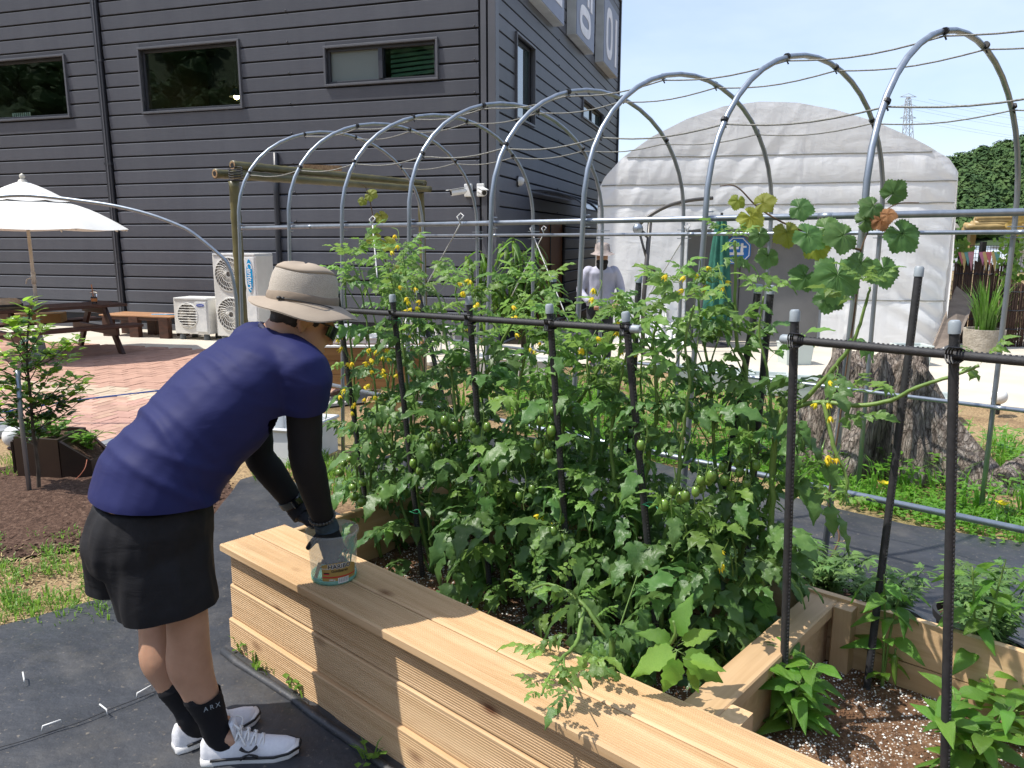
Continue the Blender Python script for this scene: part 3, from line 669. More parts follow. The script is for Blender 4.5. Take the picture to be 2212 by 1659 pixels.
# --- fittings on the walls
MT['lampglass'] = mk('lamp_white', (.7, .7, .68), None, 3, .25)
g = thing('wall_lamp', 'small round bulkhead lamp on the shaded side wall', 'lamp', WX(1.18, .05, 2.45)); a = MB(); Mx = basis(WR, V((0, 0, 1)), -WL)
a.lathe([(.0, .0), (.09, .0), (.09, .03), (.0, .03)], WX(1.18, .0, 2.55), 16, Mx); a.build('base', MT['dark'], g); a = MB(); a.lathe([(.075, .03), (.07, .07), (.045, .105), (0, .115)], WX(1.18, .0, 2.55), 16, Mx); a.build('globe', MT['lampglass'], g, True)
cc = onpl(1022, 411, W(0, .1), WR)
cam2 = thing('security_camera', 'pair of white bullet cameras on one bracket on the grey wall', 'camera', cc - V((0, 0, .1)))
sc_ = (cc - C0).dot(WL)
for ds, yawd in ((.10, .75), (-.10, -.5)):
    m = MB(); m.hexa(slab(W, sc_ + ds - .06, sc_ + ds + .06, cc.z - .09, cc.z + .1, .0, .06)); m.build('bracket', MT['white'], cam2, bevel=.012)
    d = (-WR * .7 + WL * yawd + V((0, 0, -.18))).normalized(); p = W(sc_ + ds, .1, cc.z)
    m = MB(); m.tube([p, p + d * .05, p + d * .26], [.02, .045, .045], 12); bd = m.build('body', MT['white'], cam2, True, angle=.7)
    m = MB(); m.tube([p + d * .255, p + d * .266], .034, 12); m.build('lens', MT['black'], bd)
    m = MB(); x_ = d.cross(V((0, 0, 1))).normalized(); m.add([p + d * .04 + x_ * .05 + V((0, 0, .045)), p + d * .32 + x_ * .05 + V((0, 0, .045)), p + d * .32 - x_ * .05 + V((0, 0, .045)), p + d * .04 - x_ * .05 + V((0, 0, .045)), p + d * .04 + x_ * .05 + V((0, 0, .055)), p + d * .32 + x_ * .05 + V((0, 0, .055)), p + d * .32 - x_ * .05 + V((0, 0, .055)), p + d * .04 - x_ * .05 + V((0, 0, .055))], [(0, 3, 2, 1), (4, 5, 6, 7), (0, 1, 5, 4), (1, 2, 6, 5), (2, 3, 7, 6), (3, 0, 4, 7)]); m.build('sun_shield', MT['white'], bd)

# ================================================================== WHITE FILM TENT
t = NT('white_film'); co = t.coord(); c = t.ramp(t.noise(co, 1.2, 5), [(.3, (.92, .93, .94)), (.7, (.87, .88, .89))])
wr = t.coord((9, 9, 1.3)); t.bump(t.noise(wr, 1, 3, .5, .5), .16, .05, t.bump(t.noise(t.coord((2.4, 2.4, 5), (0, .6, 0)), 1, 3, .5, .8), .16, .08))
t.set(col=c, rough=.27, spec=.55); t.translucent((.95, .96, .98), .22); MT['film'] = t.m
TY = 11.6
tent = thing('film_tent', 'arched tunnel tent covered in wrinkled white plastic film', 'tent', V((4, TY, 0)))
ol = [(1275, 400), (1290, 372), (1330, 330), (1400, 283), (1480, 245), (1560, 220), (1640, 212), (1720, 217), (1800, 235), (1880, 262), (1960, 300), (2035, 343), (2056, 372)]
arch = [at(x, y, TY) for x, y in ol]; xL, xR = arch[0].x, arch[-1].x
def topz(x):
    for a, b in zip(arch, arch[1:]):
        if a.x <= x <= b.x: return a.z + (b.z - a.z) * (x - a.x) / (b.x - a.x)
    return arch[0].z
dl, dr_, dt = at(1478, 600, TY).x, at(1775, 600, TY).x, at(1600, 492, TY).z
ropes = [at(1700, y, TY).z for y in (643, 437, 391, 329)]
def band(z):
    ks = [-.3] + sorted(ropes) + [4.2]
    for a, b in zip(ks, ks[1:]):
        if a <= z <= b: return math.sin(math.pi * (z - a) / (b - a)) ** .6 * min(1, (b - a) / .6)
    return 0
NX = 190; NZ = 120; rows = []; xs_ = [xL + (xR - xL) * i / (NX - 1) for i in range(NX)]
def fy(x, z):
    e = min(1, (x - xL) / .5, (xR - x) / .5); e = max(e, 0) ** .5
    f = .035 * band(z) * (.4 + .6 * e)
    k = 1 if x > 4.2 else -1; dg = x * 2.6 + k * z * 2.2
    near = min(abs(z - q) for q in ropes); rid = max(0, 1 - abs(noise.noise(V((dg, z * .3, 1)))) * 2.4)
    f += .013 * rid * (.3 + .7 * math.exp(-near * 3)) + .007 * noise.noise(V((x * 8 + k * z * 2.5, z * .8, 4))) * (.25 + math.exp(-near * 4))
    if x > 5.2: f += .045 * noise.noise(V((x * 3 + z * 5, z * 1.2, 2))) * (x - 5.2)
    return TY - f - .10 * e
sk = MB(); vid = {}
for j in range(NZ + 1):
    for i, x in enumerate(xs_):
        z = 0.01 + (topz(x) - .01) * j / NZ
        # the walls lean in a little towards the ground on the right
        vid[i, j] = len(sk.v); sk.v.append(V((x - (.03 * (1 - z / 3) if x > 5 else 0), fy(x, z), z)))
for j in range(NZ):
    for i in range(NX - 1):
        x = (xs_[i] + xs_[i + 1]) / 2; z = (sk.v[vid[i, j]].z + sk.v[vid[i, j + 1]].z) / 2
        if dl < x < dr_ and z < dt: continue
        sk.f.append([vid[i, j], vid[i + 1, j], vid[i + 1, j + 1], vid[i, j + 1]]); sk.mi.append(0)
sk.build('end_wall', MT['film'], tent, True)
rf = MB(); rows = []
for k in range(12):
    y = TY - .10 + .7 * k; rr = [V((xL - .02, y, 0.0)), V((xL - .02, y, arch[0].z * .5))]
    for i in range(50):
        x = xL + (xR - xL) * i / 49; bulge = (.03 * math.sin(k * 3.0)) if k else 0
        rr.append(V((x, y + (.1 if k == 0 else 0), topz(x) + .03 * (0 if k == 0 else 1) + bulge)))
    rr += [V((xR + .02, y, arch[-1].z * .5)), V((xR + .02, y, 0))]; rows.append(rr)
rf.grid(rows); rf.build('roof_film', MT['film'], tent, True)
for z_ in ropes:
    g = MB(); g.tube([V((x, fy(x, z_) - .012, z_ + .012 * noise.noise(V((x * 2, z_, 0))))) for x in xs_[::2] if topz(x) > z_ + .02 and not (z_ < dt and dl < x < dr_)] if z_ > dt else [V((x, fy(x, z_) - .012, z_)) for x in xs_ if x > dr_ + .05], .009, 5); g.build('tie_rope', MT['rope'], tent)
MT['grey_panel'] = mk('grey_partition', (.20, .20, .20), (.16, .16, .165), 2, .6); MT['panel_edge'] = mk('white_edge', (.7, .7, .7), None, 2, .5)
g = MB(); g.box(((dl + dr_) / 2, TY + .45, dt / 2 + .1), (dr_ - dl + .4, .04, dt + .3)); pn = g.build('partition', MT['grey_panel'], tent)
g = MB(); g.box((dl - .02, TY + .02, dt / 2), (.06, .08, dt)); g.box((dr_ + .02, TY + .02, dt / 2), (.05, .06, dt)); g.box(((dl + dr_) / 2, TY + .02, dt + .02), (dr_ - dl, .06, .05)); g.build('door_frame', MT['galv'], tent)
g = MB(); xm = dl + (dr_ - dl) * .42; g.box((xm, TY + .425, dt / 2), (.012, .01, dt)); g.build('door_seam', MT['black'], pn)
# rolled skirt of film heaped beside the door
g = MB(); rows = []
for i in range(26):
    f = i / 25; rr = []
    for j in range(14):
        h = j / 13; p = at(1365 + 115 * f, 745, TY - .25); wob = .06 * noise.noise(V((i * .9, j * .5, 3))) + .05 * math.sin(i * 1.9 + j * .6)
        rr.append(V((p.x + .1 * (h - .5) * math.sin(i), TY - .18 - .28 * (1 - h) ** 2 + wob, .02 + .75 * h * (1 - .35 * f))))
    rows.append(rr)
g.grid(rows); g.build('film_skirt', MT['film'], tent, True)

tent.rotation_euler.z = R(-11); tent.scale = (.955, 1, .985)
# round blue sign on the grey partition
MT['blue'] = mk('sign_blue', (.02, .17, .55), (.02, .15, .50), 3, .4)
cs = at(1592, 541, TY + .40); sg = thing('blue_sign', 'eight sided blue sign with white marks on grey partition', 'sign', cs - V((0, 0, .2)))
def octa(r, y0, y1, ph=.39): return [V((cs.x + r * math.cos(ph + k * math.pi / 4), y0, cs.z + r * math.sin(ph + k * math.pi / 4))) for k in range(8)]
g = MB(); g.prism(octa(.225, cs.y, 0), (0, -.012, 0)); bo = g.build('plate', MT['blue'], sg)
g = MB(); o8 = octa(.205, cs.y - .014, 0); i8 = octa(.192, cs.y - .014, 0)
for k in range(8): g.hexa([o8[k], o8[(k + 1) % 8], i8[(k + 1) % 8], i8[k]] + [p + V((0, -.003, 0)) for p in (o8[k], o8[(k + 1) % 8], i8[(k + 1) % 8], i8[k])])
for (x0, x1, z0, z1) in ((-.13, .02, .02, .06), (-.06, -.02, -.03, .12), (-.13, .10, -.07, -.03), (.05, .09, -.03, .11), (.09, .14, .04, .07), (-.10, .11, -.14, -.115)): g.box((cs.x + (x0 + x1) / 2, cs.y - .0155, cs.z + (z0 + z1) / 2), (x1 - x0, .003, z1 - z0))
g.build('white_marks', MT['sign_w'], sg)

# ================================================================== RIGHT BACKGROUND: fence, screens, planter, far greenhouses
FY = 11.9
MT['reed'] = mk('reed_screen', (.125, .07, .048), (.07, .038, .026), 14, .85, .9, 60, .02, stretch=(9, 9, .5))
fence = thing('screen_fence', 'black post fence with brown reed screens and wire mesh', 'fence', at(2110, 760, FY))
def post(x, y0, y1, w_=.07, Y=FY):
    a, b = at(x, y0, Y), at(x, y1, Y); g = MB(); g.box(((b.x), Y, a.z / 2), (w_, w_, a.z)); return g.build('post', MT['black'], fence, bevel=.006)
for x, y in ((2061, 528), (2105, 522), (2172, 516), (2240, 510), (2310, 505)): post(x, y, 700)
def screen(x0, x1, y0, y1, Y):
    a, b = at(x0, y0, Y), at(x1, y1, Y); g = MB(); n_ = int((b.x - a.x) / .035)
    for i in range(n_): x = a.x + (b.x - a.x) * (i + .5) / n_; g.tube([V((x, Y + rnd.uniform(-.01, .01), max(b.z, 0))), V((x + rnd.uniform(-.01, .01), Y + rnd.uniform(-.01, .01), a.z + rnd.uniform(-.03, .02)))], .016, 5)
    s_ = g.build('reed_screen', MT['reed'], fence, True)
    for k in range(4):
        z_ = b.z + (a.z - b.z) * (k + .5) / 4; h = MB(); h.tube([V((a.x + (b.x - a.x) * q / 12, Y - .03 + .01 * math.sin(q * 2), z_ + .015 * math.sin(q * 3))) for q in range(13)], .007, 4); h.build('wire', MT['dark'], s_)
screen(2063, 2104, 566, 760, FY - .05); screen(2107, 2170, 568, 760, FY - .05); screen(2174, 2320, 610, 770, FY - .45)
mesh_ = MB(); a, b = at(2061, 530, FY - .02), at(2300, 575, FY - .02)
for i in range(40): x = a.x + (b.x - a.x) * i / 39; mesh_.tube([V((x, FY, b.z)), V((x, FY, a.z))], .0035, 4)
for i in range(6): z = b.z + (a.z - b.z) * i / 5; mesh_.tube([V((a.x, FY, z)), V((b.x, FY, z))], .0035, 4)
mesh_.build('mesh_panel', MT['dark'], fence)
a = at(1990, 610, 13.2); b = at(2064, 700, 13.2)
gf = thing('wire_fence', 'low green wire mesh fence in the grass behind the tent', 'fence', V(((a.x + b.x) / 2, 13.2, 0)))
g = MB(); MT['greenwire'] = mk('green_wire', (.03, .08, .03), None, 3, .5)
for i in range(26): x = a.x + (b.x - a.x) * i / 25; g.tube([V((x, 13.2, 0)), V((x, 13.2, .93))], .006, 4)
for i in range(12): z = .02 + .9 * i / 11; g.tube([V((a.x, 13.2, z)), V((b.x, 13.2, z))], .005, 4)
g.build('mesh_panel', MT['greenwire'], gf)
cols = [(.45, .12, .15), (.50, .38, .16), (.14, .33, .32), (.52, .24, .28), (.40, .14, .24), (.46, .34, .14)]
fm = [mk('bunting_cloth', c, tuple(x * .8 for x in c), 6, .8) for c in cols]
for k, x in enumerate((2077, 2083, 2090, 2098, 2122, 2130, 2137, 2149, 2155)):
    p = at(x, 545, FY - .12); g = MB(); h = .28 if k % 2 else .2; ww = .05
    g.add([p + V((-ww, 0, 0)), p + V((ww, .01, .01)), p + V((.02, -.02, -h)), p + V((-ww, .008, 0)), p + V((ww, .018, .01)), p + V((.02, -.012, -h))], [(0, 1, 2), (5, 4, 3), (0, 3, 4, 1), (1, 4, 5, 2), (2, 5, 3, 0)])
    tag(g.build('bunting_flag', fm[k % 6]), 'limp %s cloth pennant tied to the wire mesh above reed screens' % ('red', 'mustard', 'teal', 'pink', 'plum', 'ochre')[k % 6], 'pennant', 'pennants on the fence')
g = MB(); g.tube([at(2150 + q * 3, 558 + (4 if q % 2 else 0), FY - .06) for q in range(9)], .02, 6); tag(g.build('white_cloth_tie', MT['wrope'], None, True), 'white cloth tied round a black fence post', 'cloth tie')
# stack of bamboo poles stored on a rack above the fence
rack = thing('pole_rack', 'timber rack holding up the stack of bamboo poles', 'rack', at(2160, 760, FY + .8))
g = MB()
for x in (2100, 2195): p = at(x, 500, FY + .8); g.box((p.x, p.y, p.z / 2), (.09, .09, p.z))
g.build('upright', MT['bamboo_dry'], rack)
g = MB(); a, b = at(2080, 497, FY + .8), at(2290, 494, FY + .8); g.tube([a, b], .05, 8); g.build('crossbar', MT['bamboo_dry'], rack)
k = 0
for lay in range(5):
    for q in range(5 - lay // 2):
        x0 = 2085 + lay * 9 + rnd.uniform(-6, 14); y0 = 490 - lay * 6 + rnd.uniform(-2, 2); p0 = at(x0, y0, FY + .4 + q * .16); p1 = at(2300, y0 + rnd.uniform(-9, 3), FY + .2 + q * .2); g = MB(); pts = [p0 + (p1 - p0) * i / 10 for i in range(11)]
        g.tube(pts, [.05 + (.006 if i % 3 == 0 else 0) for i in range(11)], 8); tag(g.build('bamboo_pole', MT['bamboo_dry'], None, True), 'dry yellow bamboo pole lying in the stack above the fence', 'bamboo pole', 'stacked dry bamboo poles')
p = at(2195, 480, FY + .15); g = MB(); rows = [[V((p.x - .13 + .26 * j / 6 + .05 * math.sin(i), p.y - .02 + .02 * math.sin(i * 2 + j), p.z + .14 - .34 * i / 8)) for j in range(7)] for i in range(9)]; g.grid(rows)
MT['yellow_cloth'] = mk('yellow_cloth', (.62, .42, .12), (.5, .33, .09), 8, .8); tag(g.build('yellow_cloth', MT['yellow_cloth'], None, True), 'yellow cloth wrapped over the bamboo stack', 'cloth')
# low far farm buildings and greenhouses
MT['far_film'] = mk('greenhouse_film', (.62, .68, .74), (.52, .58, .64), .5, .4); MT['thatch'] = mk('grey_thatch', (.27, .25, .22), (.19, .175, .15), 6, .9, .5, 30, .02)
for x0, x1, y0, Y in ((1990, 2075, 537, 42), (2085, 2190, 532, 46), (2195, 2300, 540, 40)):
    a, b = at(x0, y0, Y), at(x1, y0, Y); g = MB(); cx = (a.x + b.x) / 2; w2_ = (b.x - a.x) / 2; rows = []
    for k in range(2): rows.append([V((cx + w2_ * math.cos(math.pi * i / 14), Y + k * 18, max(0, a.z * min(1, 2.2 * math.sin(math.pi * i / 14))))) for i in range(15)])
    g.grid(rows); g.f.append(list(range(15))); g.mi.append(0)
    gh = tag(g.build('greenhouse', MT['far_film'], None, True), 'pale blue film greenhouse ' + {1990: 'beside the tent corner beyond the wire fence', 2085: 'behind the coloured pennants', 2195: 'behind the leafy creeper'}[x0], 'greenhouse', 'far film greenhouses')
a, b = at(2044, 466, 20), at(2086, 492, 20); hut = thing('thatched_hut', 'small hut with grey thatched roof behind the fence', 'hut', V(((a.x + b.x) / 2, 20.5, 0)))
g = MB(); g.prism([V((a.x - .1, 20, b.z)), V((b.x - .15, 20, b.z)), V((b.x + .05, 21, a.z)), V((a.x - .1, 21, a.z))], (0, .1, .08)); g.build('roof', MT['thatch'], hut)
g = MB(); g.box(((a.x + b.x) / 2, 20.8, b.z / 2), (b.x - a.x, .8, b.z)); g.build('wall', MT['grey_panel'], hut)
# leaning sheet of board
MT['ply'] = mk('weathered_ply', (.22, .18, .15), (.16, .13, .11), 3, .85, .2, 40, stretch=(1, 6, 6))
P4 = [at(2068, 620, 11.25), at(2106, 650, 11.2), at(2070, 735, 10.85), at(2012, 752, 10.85)]
g = MB(); P4[3].z = .03; P4[2].z = max(.04, P4[2].z); g.prism(P4, (.0, .03, .015)); tag(g.build('plywood_sheet', MT['ply']), 'weathered brown plywood sheet leaning against the fence', 'board')
pc = gz(2120, 776); pl_ = thing('stone_planter', 'round rough stone planter pot in front of the reed fence', 'planter', pc)
MT['stone'] = mk('rough_stone', (.40, .36, .30), (.28, .25, .20), 9, .9, .9, 35, .02)
g = MB(); g.lathe([(.0, .0), (.20, .0), (.235, .12), (.25, .30), (.255, .42), (.225, .42), (.21, .34), (0, .34)], pc, 26); g.build('bowl', MT['stone'], pl_, True, angle=.8)
lg = thing('lemongrass', 'tall clump of lemongrass growing in the round stone planter', 'plant', pc + V((0, 0, .34))); g = MB()
for i in range(110):
    a = rnd.uniform(0, 6.28); q = .13 * math.sqrt(rnd.random()); b0 = pc + V((q * math.cos(a), q * math.sin(a), .33)); h = rnd.uniform(.45, .85); le = rnd.uniform(.05, .42) * h; dx = V((math.cos(a), math.sin(a), 0)); sx = V((-dx.y, dx.x, 0)) * .011
    P_ = [b0 + dx * le * f * f + V((0, 0, h * (f - .35 * (le / h) * f ** 3))) for f in (0, .35, .7, 1)]; b_ = len(g.v)
    for f, p in zip((.7, 1, .8, .08), P_): g.v += [p - sx * f, p + sx * f]
    for k in range(3): g.f.append([b_ + 2 * k, b_ + 2 * k + 1, b_ + 2 * k + 3, b_ + 2 * k + 2]); g.mi.append(0)
g.build('blades', MT['leaf_lime'], lg)
cl = thing('fence_creeper', 'leafy green creeper climbing the black fence post', 'creeper', at(2190, 740, FY - .3))
g = MB()
for i in range(420):
    x = rnd.gauss(2190, 16); y = rnd.uniform(505, 740)
    if y > 640 and rnd.random() < .7: continue
    p = at(x, y, FY - .2 + rnd.uniform(-.15, .15)); a2 = rnd.uniform(0, 6.283); d = V((math.cos(a2), -.4, math.sin(a2))) * .07 * rnd.uniform(.6, 1.4); sx = V((-d.z, 0, d.x)) * .45
    g.add([p, p + d * .45 + sx, p + d, p + d * .45 - sx], [(0, 1, 2, 3)])
for i in range(90):
    p = at(rnd.gauss(2075, 10), rnd.uniform(520, 570), FY - .1); a2 = rnd.uniform(0, 6.283); d = V((math.cos(a2), -.3, math.sin(a2))) * .07; sx = V((-d.z, 0, d.x)) * .45
    g.add([p, p + d * .45 + sx, p + d, p + d * .45 - sx], [(0, 1, 2, 3)])
g.build('leaves', MT['leaf_bright'], cl)
g = MB(); g.tube(catmull([at(2180, 740, FY - .3), at(2188, 640, FY - .25), at(2183, 570, FY - .2), at(2195, 510, FY - .2)], 5), .012, 5); g.build('vine', MT['twig'], cl)
# ================================================================== RAISED BED
SOILZ, BTOP = .20, .44
bedo = thing('raised_bed', 'long raised garden bed built of ribbed larch decking boards', 'garden bed', bed(1.8, .6, 0))
def plank(name, p, xdir, ydir, L, wd, th, m, parent, grooves=0, gd=.0028, fr=.0):
    """board: x along its length, y across its width, z out of the ribbed face; p is the middle of the ribbed face"""
    x = V(xdir).normalized(); y = V(ydir).normalized(); z = x.cross(y)
    prof = [(-wd / 2, -th), (-wd / 2, -.004), (-wd / 2 + .004, 0)]
    if grooves:
        a = wd / 2 - .010; pit = 2 * a / grooves
        for i in range(grooves):
            c = -a + pit * (i + .5); prof += [(c - pit * .28, 0), (c - pit * .12, -gd), (c + pit * .12, -gd), (c + pit * .28, 0)]
    prof += [(wd / 2 - .004, 0), (wd / 2, -.004), (wd / 2, -th)]
    g = MB(); n = len(prof); ends = [(-L / 2, -.003), (-L / 2 + .003, 0), (L / 2 - .003, 0), (L / 2, -.003)]
    for ex, dd in ends: g.v += [V((ex, py_ * (1 + dd * 2), pz + (dd if pz > -th else 0))) for py_, pz in prof]
    for k in range(3):
        for i in range(n): j = (i + 1) % n; g.f.append([k * n + i, (k + 1) * n + i, (k + 1) * n + j, k * n + j][::-1]); g.mi.append(0)
    g.f.append(list(range(n))[::-1]); g.mi.append(0); g.f.append([3 * n + i for i in range(n)]); g.mi.append(0)
    me = g.mesh(name, m); bm = bmesh.new(); bm.from_mesh(me); bmesh.ops.recalc_face_normals(bm, faces=bm.faces[:]); bm.to_mesh(me); bm.free()
    return inst(name, me, parent, Matrix.Translation(V(p)) @ basis(x, y, z).to_4x4())
BL = 3.9; UP = V((0, 0, 1))
for i, (zc, out) in enumerate(((.345, .0), (.204, .007), (.066, .022))):
    plank('front_board', bed(BL / 2 + .0 + (i == 0) * .004, -.0 + .018 - out, zc), BD, UP, BL, .138, .028, MT['deck'], bedo, 14)
    plank('end_board', bed(-.004 + .012 - out * .6, .62, zc), -BN, UP, 1.16, .138, .028, MT['deck'], bedo, 14)
for n_ in (.064, .211):
    plank('top_board', bed(BL / 2 - .012, n_ - .002, BTOP), BD, BN, BL + .02, .1415, .027, MT['deck'], bedo, 15)
for i, zc in enumerate((.362, .212, .07)):
    plank('back_board', bed(BL / 2, 1.175, zc + .0), -BD, UP, BL, .146, .03, MT['board'], bedo)
    plank('inner_board', bed(BL / 2, .27, zc - .03), BD * -1, UP, BL - .06, .14, .02, MT['board'], bedo)
plank('inner_end_board', bed(.07, .70, .365), BN, UP, .9, .146, .025, MT['board'], bedo); plank('inner_end_board', bed(.07, .70, .215), BN, UP, .9, .146, .025, MT['board'], bedo)
# cross plank that divides the bed, and its posts
plank('divider_plank', bed(1.88, .735, .425), BN, -BD, .89, .098, .038, MT['board'], bedo)
for n_ in (1.135, .325): plank('support_post', bed(1.93, n_, .24), UP, BN, .37, .09, .06, MT['board'], bedo)
g = MB(); g.prism([bed(1.902, .33, .19), bed(1.902, 1.15, .19), bed(1.86, 1.15, .19), bed(1.86, .33, .19)], (0, 0, .19)); g.build('divider_wall', MT['board'], bedo)
t = NT('potting_soil'); co = t.coord(); c = t.ramp(t.noise(co, 26, 6, .65), [(.3, (.06, .034, .021)), (.5, (.145, .08, .045)), (.72, (.24, .145, .085))])
vo = t.n('ShaderNodeTexVoronoi'); t.l(co, vo.inputs['Vector']); vo.inputs['Scale'].default_value = 120
k = t.mix(1, t.ramp(vo.outputs['Distance'], [(.22, 1.0), (.34, 0.0)]), t.ramp(t.noise(co, 6, 4), [(.42, 0.0), (.62, 1.0)]), 'MULTIPLY')
c = t.mix(k, c, (.72, .70, .66)); t.bump(t.noise(co, 80, 5), .9, .012); MT['soil'] = t.set(col=c, rough=.95, spec=.2)
g = MB()
def soilz(t_, n_): return SOILZ + .018 * noise.noise(V((t_ * 4, n_ * 4, 7))) + .008 * noise.noise(V((t_ * 18, n_ * 18, 2)))
g.grid([[bed(.05 + .05 * i, .27 + .0502 * j, soilz(.05 * i, .05 * j)) for i in range(78)] for j in range(19)])
g.build('soil', MT['soil'], bedo, True)
MT['perlite'] = mk('perlite', (.80, .79, .76), (.66, .64, .60), 20, .9); MT['coir'] = mk('coir_chip', (.18, .09, .045), (.10, .05, .025), 20, .95)
g = MB()
for i in range(15000):
    t_, n_ = rnd.uniform(.08, 3.8), rnd.uniform(.29, 1.16)
    dens = noise.noise(V((t_ * 3.2, n_ * 3.2, 4)))
    g.cur = 0 if rnd.random() < .50 + .6 * dens else 1
    p = bed(t_, n_, soilz(t_ - .05, n_ - .27) + .002); q = rnd.uniform(.0022, .0052) * (1 if g.cur == 0 else 1.3)
    g.add([p + V((q, 0, 0)), p + V((0, q * .8, 0)), p - V((q * .9, 0, 0)), p - V((0, q, 0)), p + V((0, 0, q * .9))], [(0, 1, 4), (1, 2, 4), (2, 3, 4), (3, 0, 4)])
tag(g.build('soil_grains', [MT['perlite'], MT['coir']], bedo), kind='stuff')

# ================================================================== TUNNEL OF STEEL HOOPS
TD = V((math.sin(AZ), math.cos(AZ), 0)); NB = V((1.35, 3.15, 0)); NP = V((1.41, 3.15, 1.70)); FB = V((2.78, 4.34, 0)); ts = [0.0, .70, 1.40, 2.06, 2.78, 3.50, 4.17, 4.91]
HZ, HA = 1.70, .83
def hoop_pt(t_, u):                                         # u 0..1 over the arch from near spring to far spring
    a = math.pi * u; n_ = NP + TD * t_; f_ = FB + TD * t_; n_.z = f_.z = HZ; m_ = (n_ + f_) / 2; h = (f_ - n_) / 2
    return m_ - h * math.cos(a) * (1 + .03 * math.sin(a)) + V((0, 0, HA * math.sin(a) ** .92))
order = ['eighth', 'seventh', 'sixth', 'fifth', 'fourth', 'third', 'second']
for i, t_ in enumerate(ts):
    lab = ['tall steel hoop with the big vine leaves climbing its near leg', 'steel hoop next along from the one carrying the big vine leaves', 'third steel hoop of the tunnel counted from the big leafy vine', 'fourth steel hoop of the tunnel counted from the big leafy vine',
           'fifth steel hoop of the tunnel counted from the big leafy vine', 'steel hoop sixth from the big leafy vine, rising behind the tomatoes', 'last but one steel hoop before the bamboo frame', 'end steel hoop of the tunnel crossing the bamboo beam'][i]
    h = thing('tunnel_hoop', lab, 'hoop', NB + TD * t_, 'steel hoops of the garden tunnel'); jit = V((rnd.uniform(-.02, .02), rnd.uniform(-.02, .02), 0))
    pts = [NB + TD * t_, NB + TD * t_ + (NP - NB) * .5] + [hoop_pt(t_, u / 22) + jit * math.sin(math.pi * u / 22) for u in range(23)] + [(FB + TD * t_) + V((0, 0, .8)), FB + TD * t_]
    g = MB(); g.tube(pts, .0138, 12); g.build('pipe', MT['galv'], h, True)
    for u in (.17, .40, .57, .76):
        c = hoop_pt(t_, u); d = (hoop_pt(t_, u + .01) - c).normalized(); g = MB(); g.tube([c - d * .008, c + d * .008], .0165, 10); g.tube([c + V((0, 0, -.018)), c + V((.01, 0, -.036))], .004, 5); g.build('tie', MT['zip'], h)
    for base in (NP + TD * t_, FB + TD * t_ + V((0, 0, 1.645))):   # wire clips at the purlins
        g = MB(); b_ = V((base.x, base.y, 1.70 if base.z > 1.68 else 1.645)); s_ = -1 if base.z > 1.68 else 1
        for dz in (.03, -.03): g.tube([b_ + V((0, 0, dz)) + TD * .03 - BN * .03 * s_, b_ + V((0, 0, dz)) - TD * .03 - BN * .02 * s_, b_ + V((0, 0, dz)) - TD * .05 + BN * .03 * s_], .0028, 5)
        g.build('wire_clip', MT['galv'], h)
def rail(a, b, r, label):
    k = thing('tunnel_rail', label, 'rail', (V(a) + V(b)) / 2, 'horizontal rails of the garden tunnel'); g = MB(); g.tube([a, b], r, 12); g.build('pipe', MT['galv'], k, True)
    L = (V(b) - V(a)); 
    for f in (.15, .42, .7): c = V(a) + L * f; d = L.normalized(); g = MB(); g.tube([c - d * .03, c + d * .03], r * 1.06, 12); g.build('joint_sleeve', MT['galv'], k, True)
rail(NP + TD * 4.98 + BN * -.0 + V((0, 0, .0)) + BN * .034, NP - TD * 1.9 + BN * .034, .0138, 'near upper steel rail running along the hoops at head height')
rail(FB + TD * 5.0 - BN * .034 + V((0, 0, 1.645)), FB - TD * 2.2 - BN * .034 + V((0, 0, 1.645)), .0125, 'far upper steel rail on the tent side of the hoops')
rail(FB + TD * 5.0 - BN * .034 + V((0, 0, .66)), FB - TD * 2.2 - BN * .034 + V((0, 0, .66)), .0125, 'far lower steel rail passing in front of the tree stump')
rail(V((1.37, 3.15, .54)) + TD * 4.98 + BN * .034, V((1.37, 3.15, .54)) - TD * 1.9 + BN * .034, .0138, 'near lower steel rail just behind the raised bed')
for u, lab in ((.17, 'grey rope tied along the near shoulder of the hoops'), (.40, 'grey rope tied along the crown of the hoops'), (.57, 'grey rope tied just past the crown of the hoops'), (.76, 'grey rope tied along the far shoulder of the hoops')):
    pts = []; tt = -1.8
    while tt < 4.95:
        k = max([i for i in range(8) if ts[i] <= tt] or [0]); f = (tt - ts[k]) / .7 if tt >= 0 else (tt + .7) / .7 % 1
        pts.append(hoop_pt(tt, u) + V((0, 0, -.02 - .03 * math.sin(math.pi * min(max(f, 0), 1))))); tt += .1
    g = MB(); g.tube(pts, .0042, 6); tag(g.build('tunnel_rope', MT['rope'], None, True), lab, 'rope', 'ropes along the tunnel')
def cord(a, b, lab, r=.0045):
    g = MB(); g.tube([V(a) + (V(b) - V(a)) * i / 8 for i in range(9)], r, 6); g.tube([V(a) + V((0, 0, .02)), V(a) + V((.02, 0, .045)), V(a) + V((0, .02, .06)), V(a) + V((-.02, 0, .04)), V(a) + V((0, 0, .0))], r, 6)
    tag(g.build('guy_rope', MT['wrope'], None, True), lab, 'cord', 'white cords tied to the rails')
def nearp(x, z=1.70): return onpl(x, 500, NP, BN)
a = onpl(995, 486, NP, BN); a.z = 1.70; cord(a, at(905, 645, 5.6), 'white cord slanting down from the rail beside the bamboo post')
a = onpl(1175, 505, FB, BN); a.z = 1.66; cord(a, at(1105, 640, 7.0), 'white cord slanting down in front of the peach tree')
a = onpl(1150, 500, FB, BN); a.z = 1.66; cord(a, at(1230, 700, 6.2), 'white cord falling from the far rail towards the masked person')
a = onpl(1485, 500, FB, BN); a.z = 1.66; cord(a, at(1370, 690, 6.3), 'white cord slanting down across the white tent')
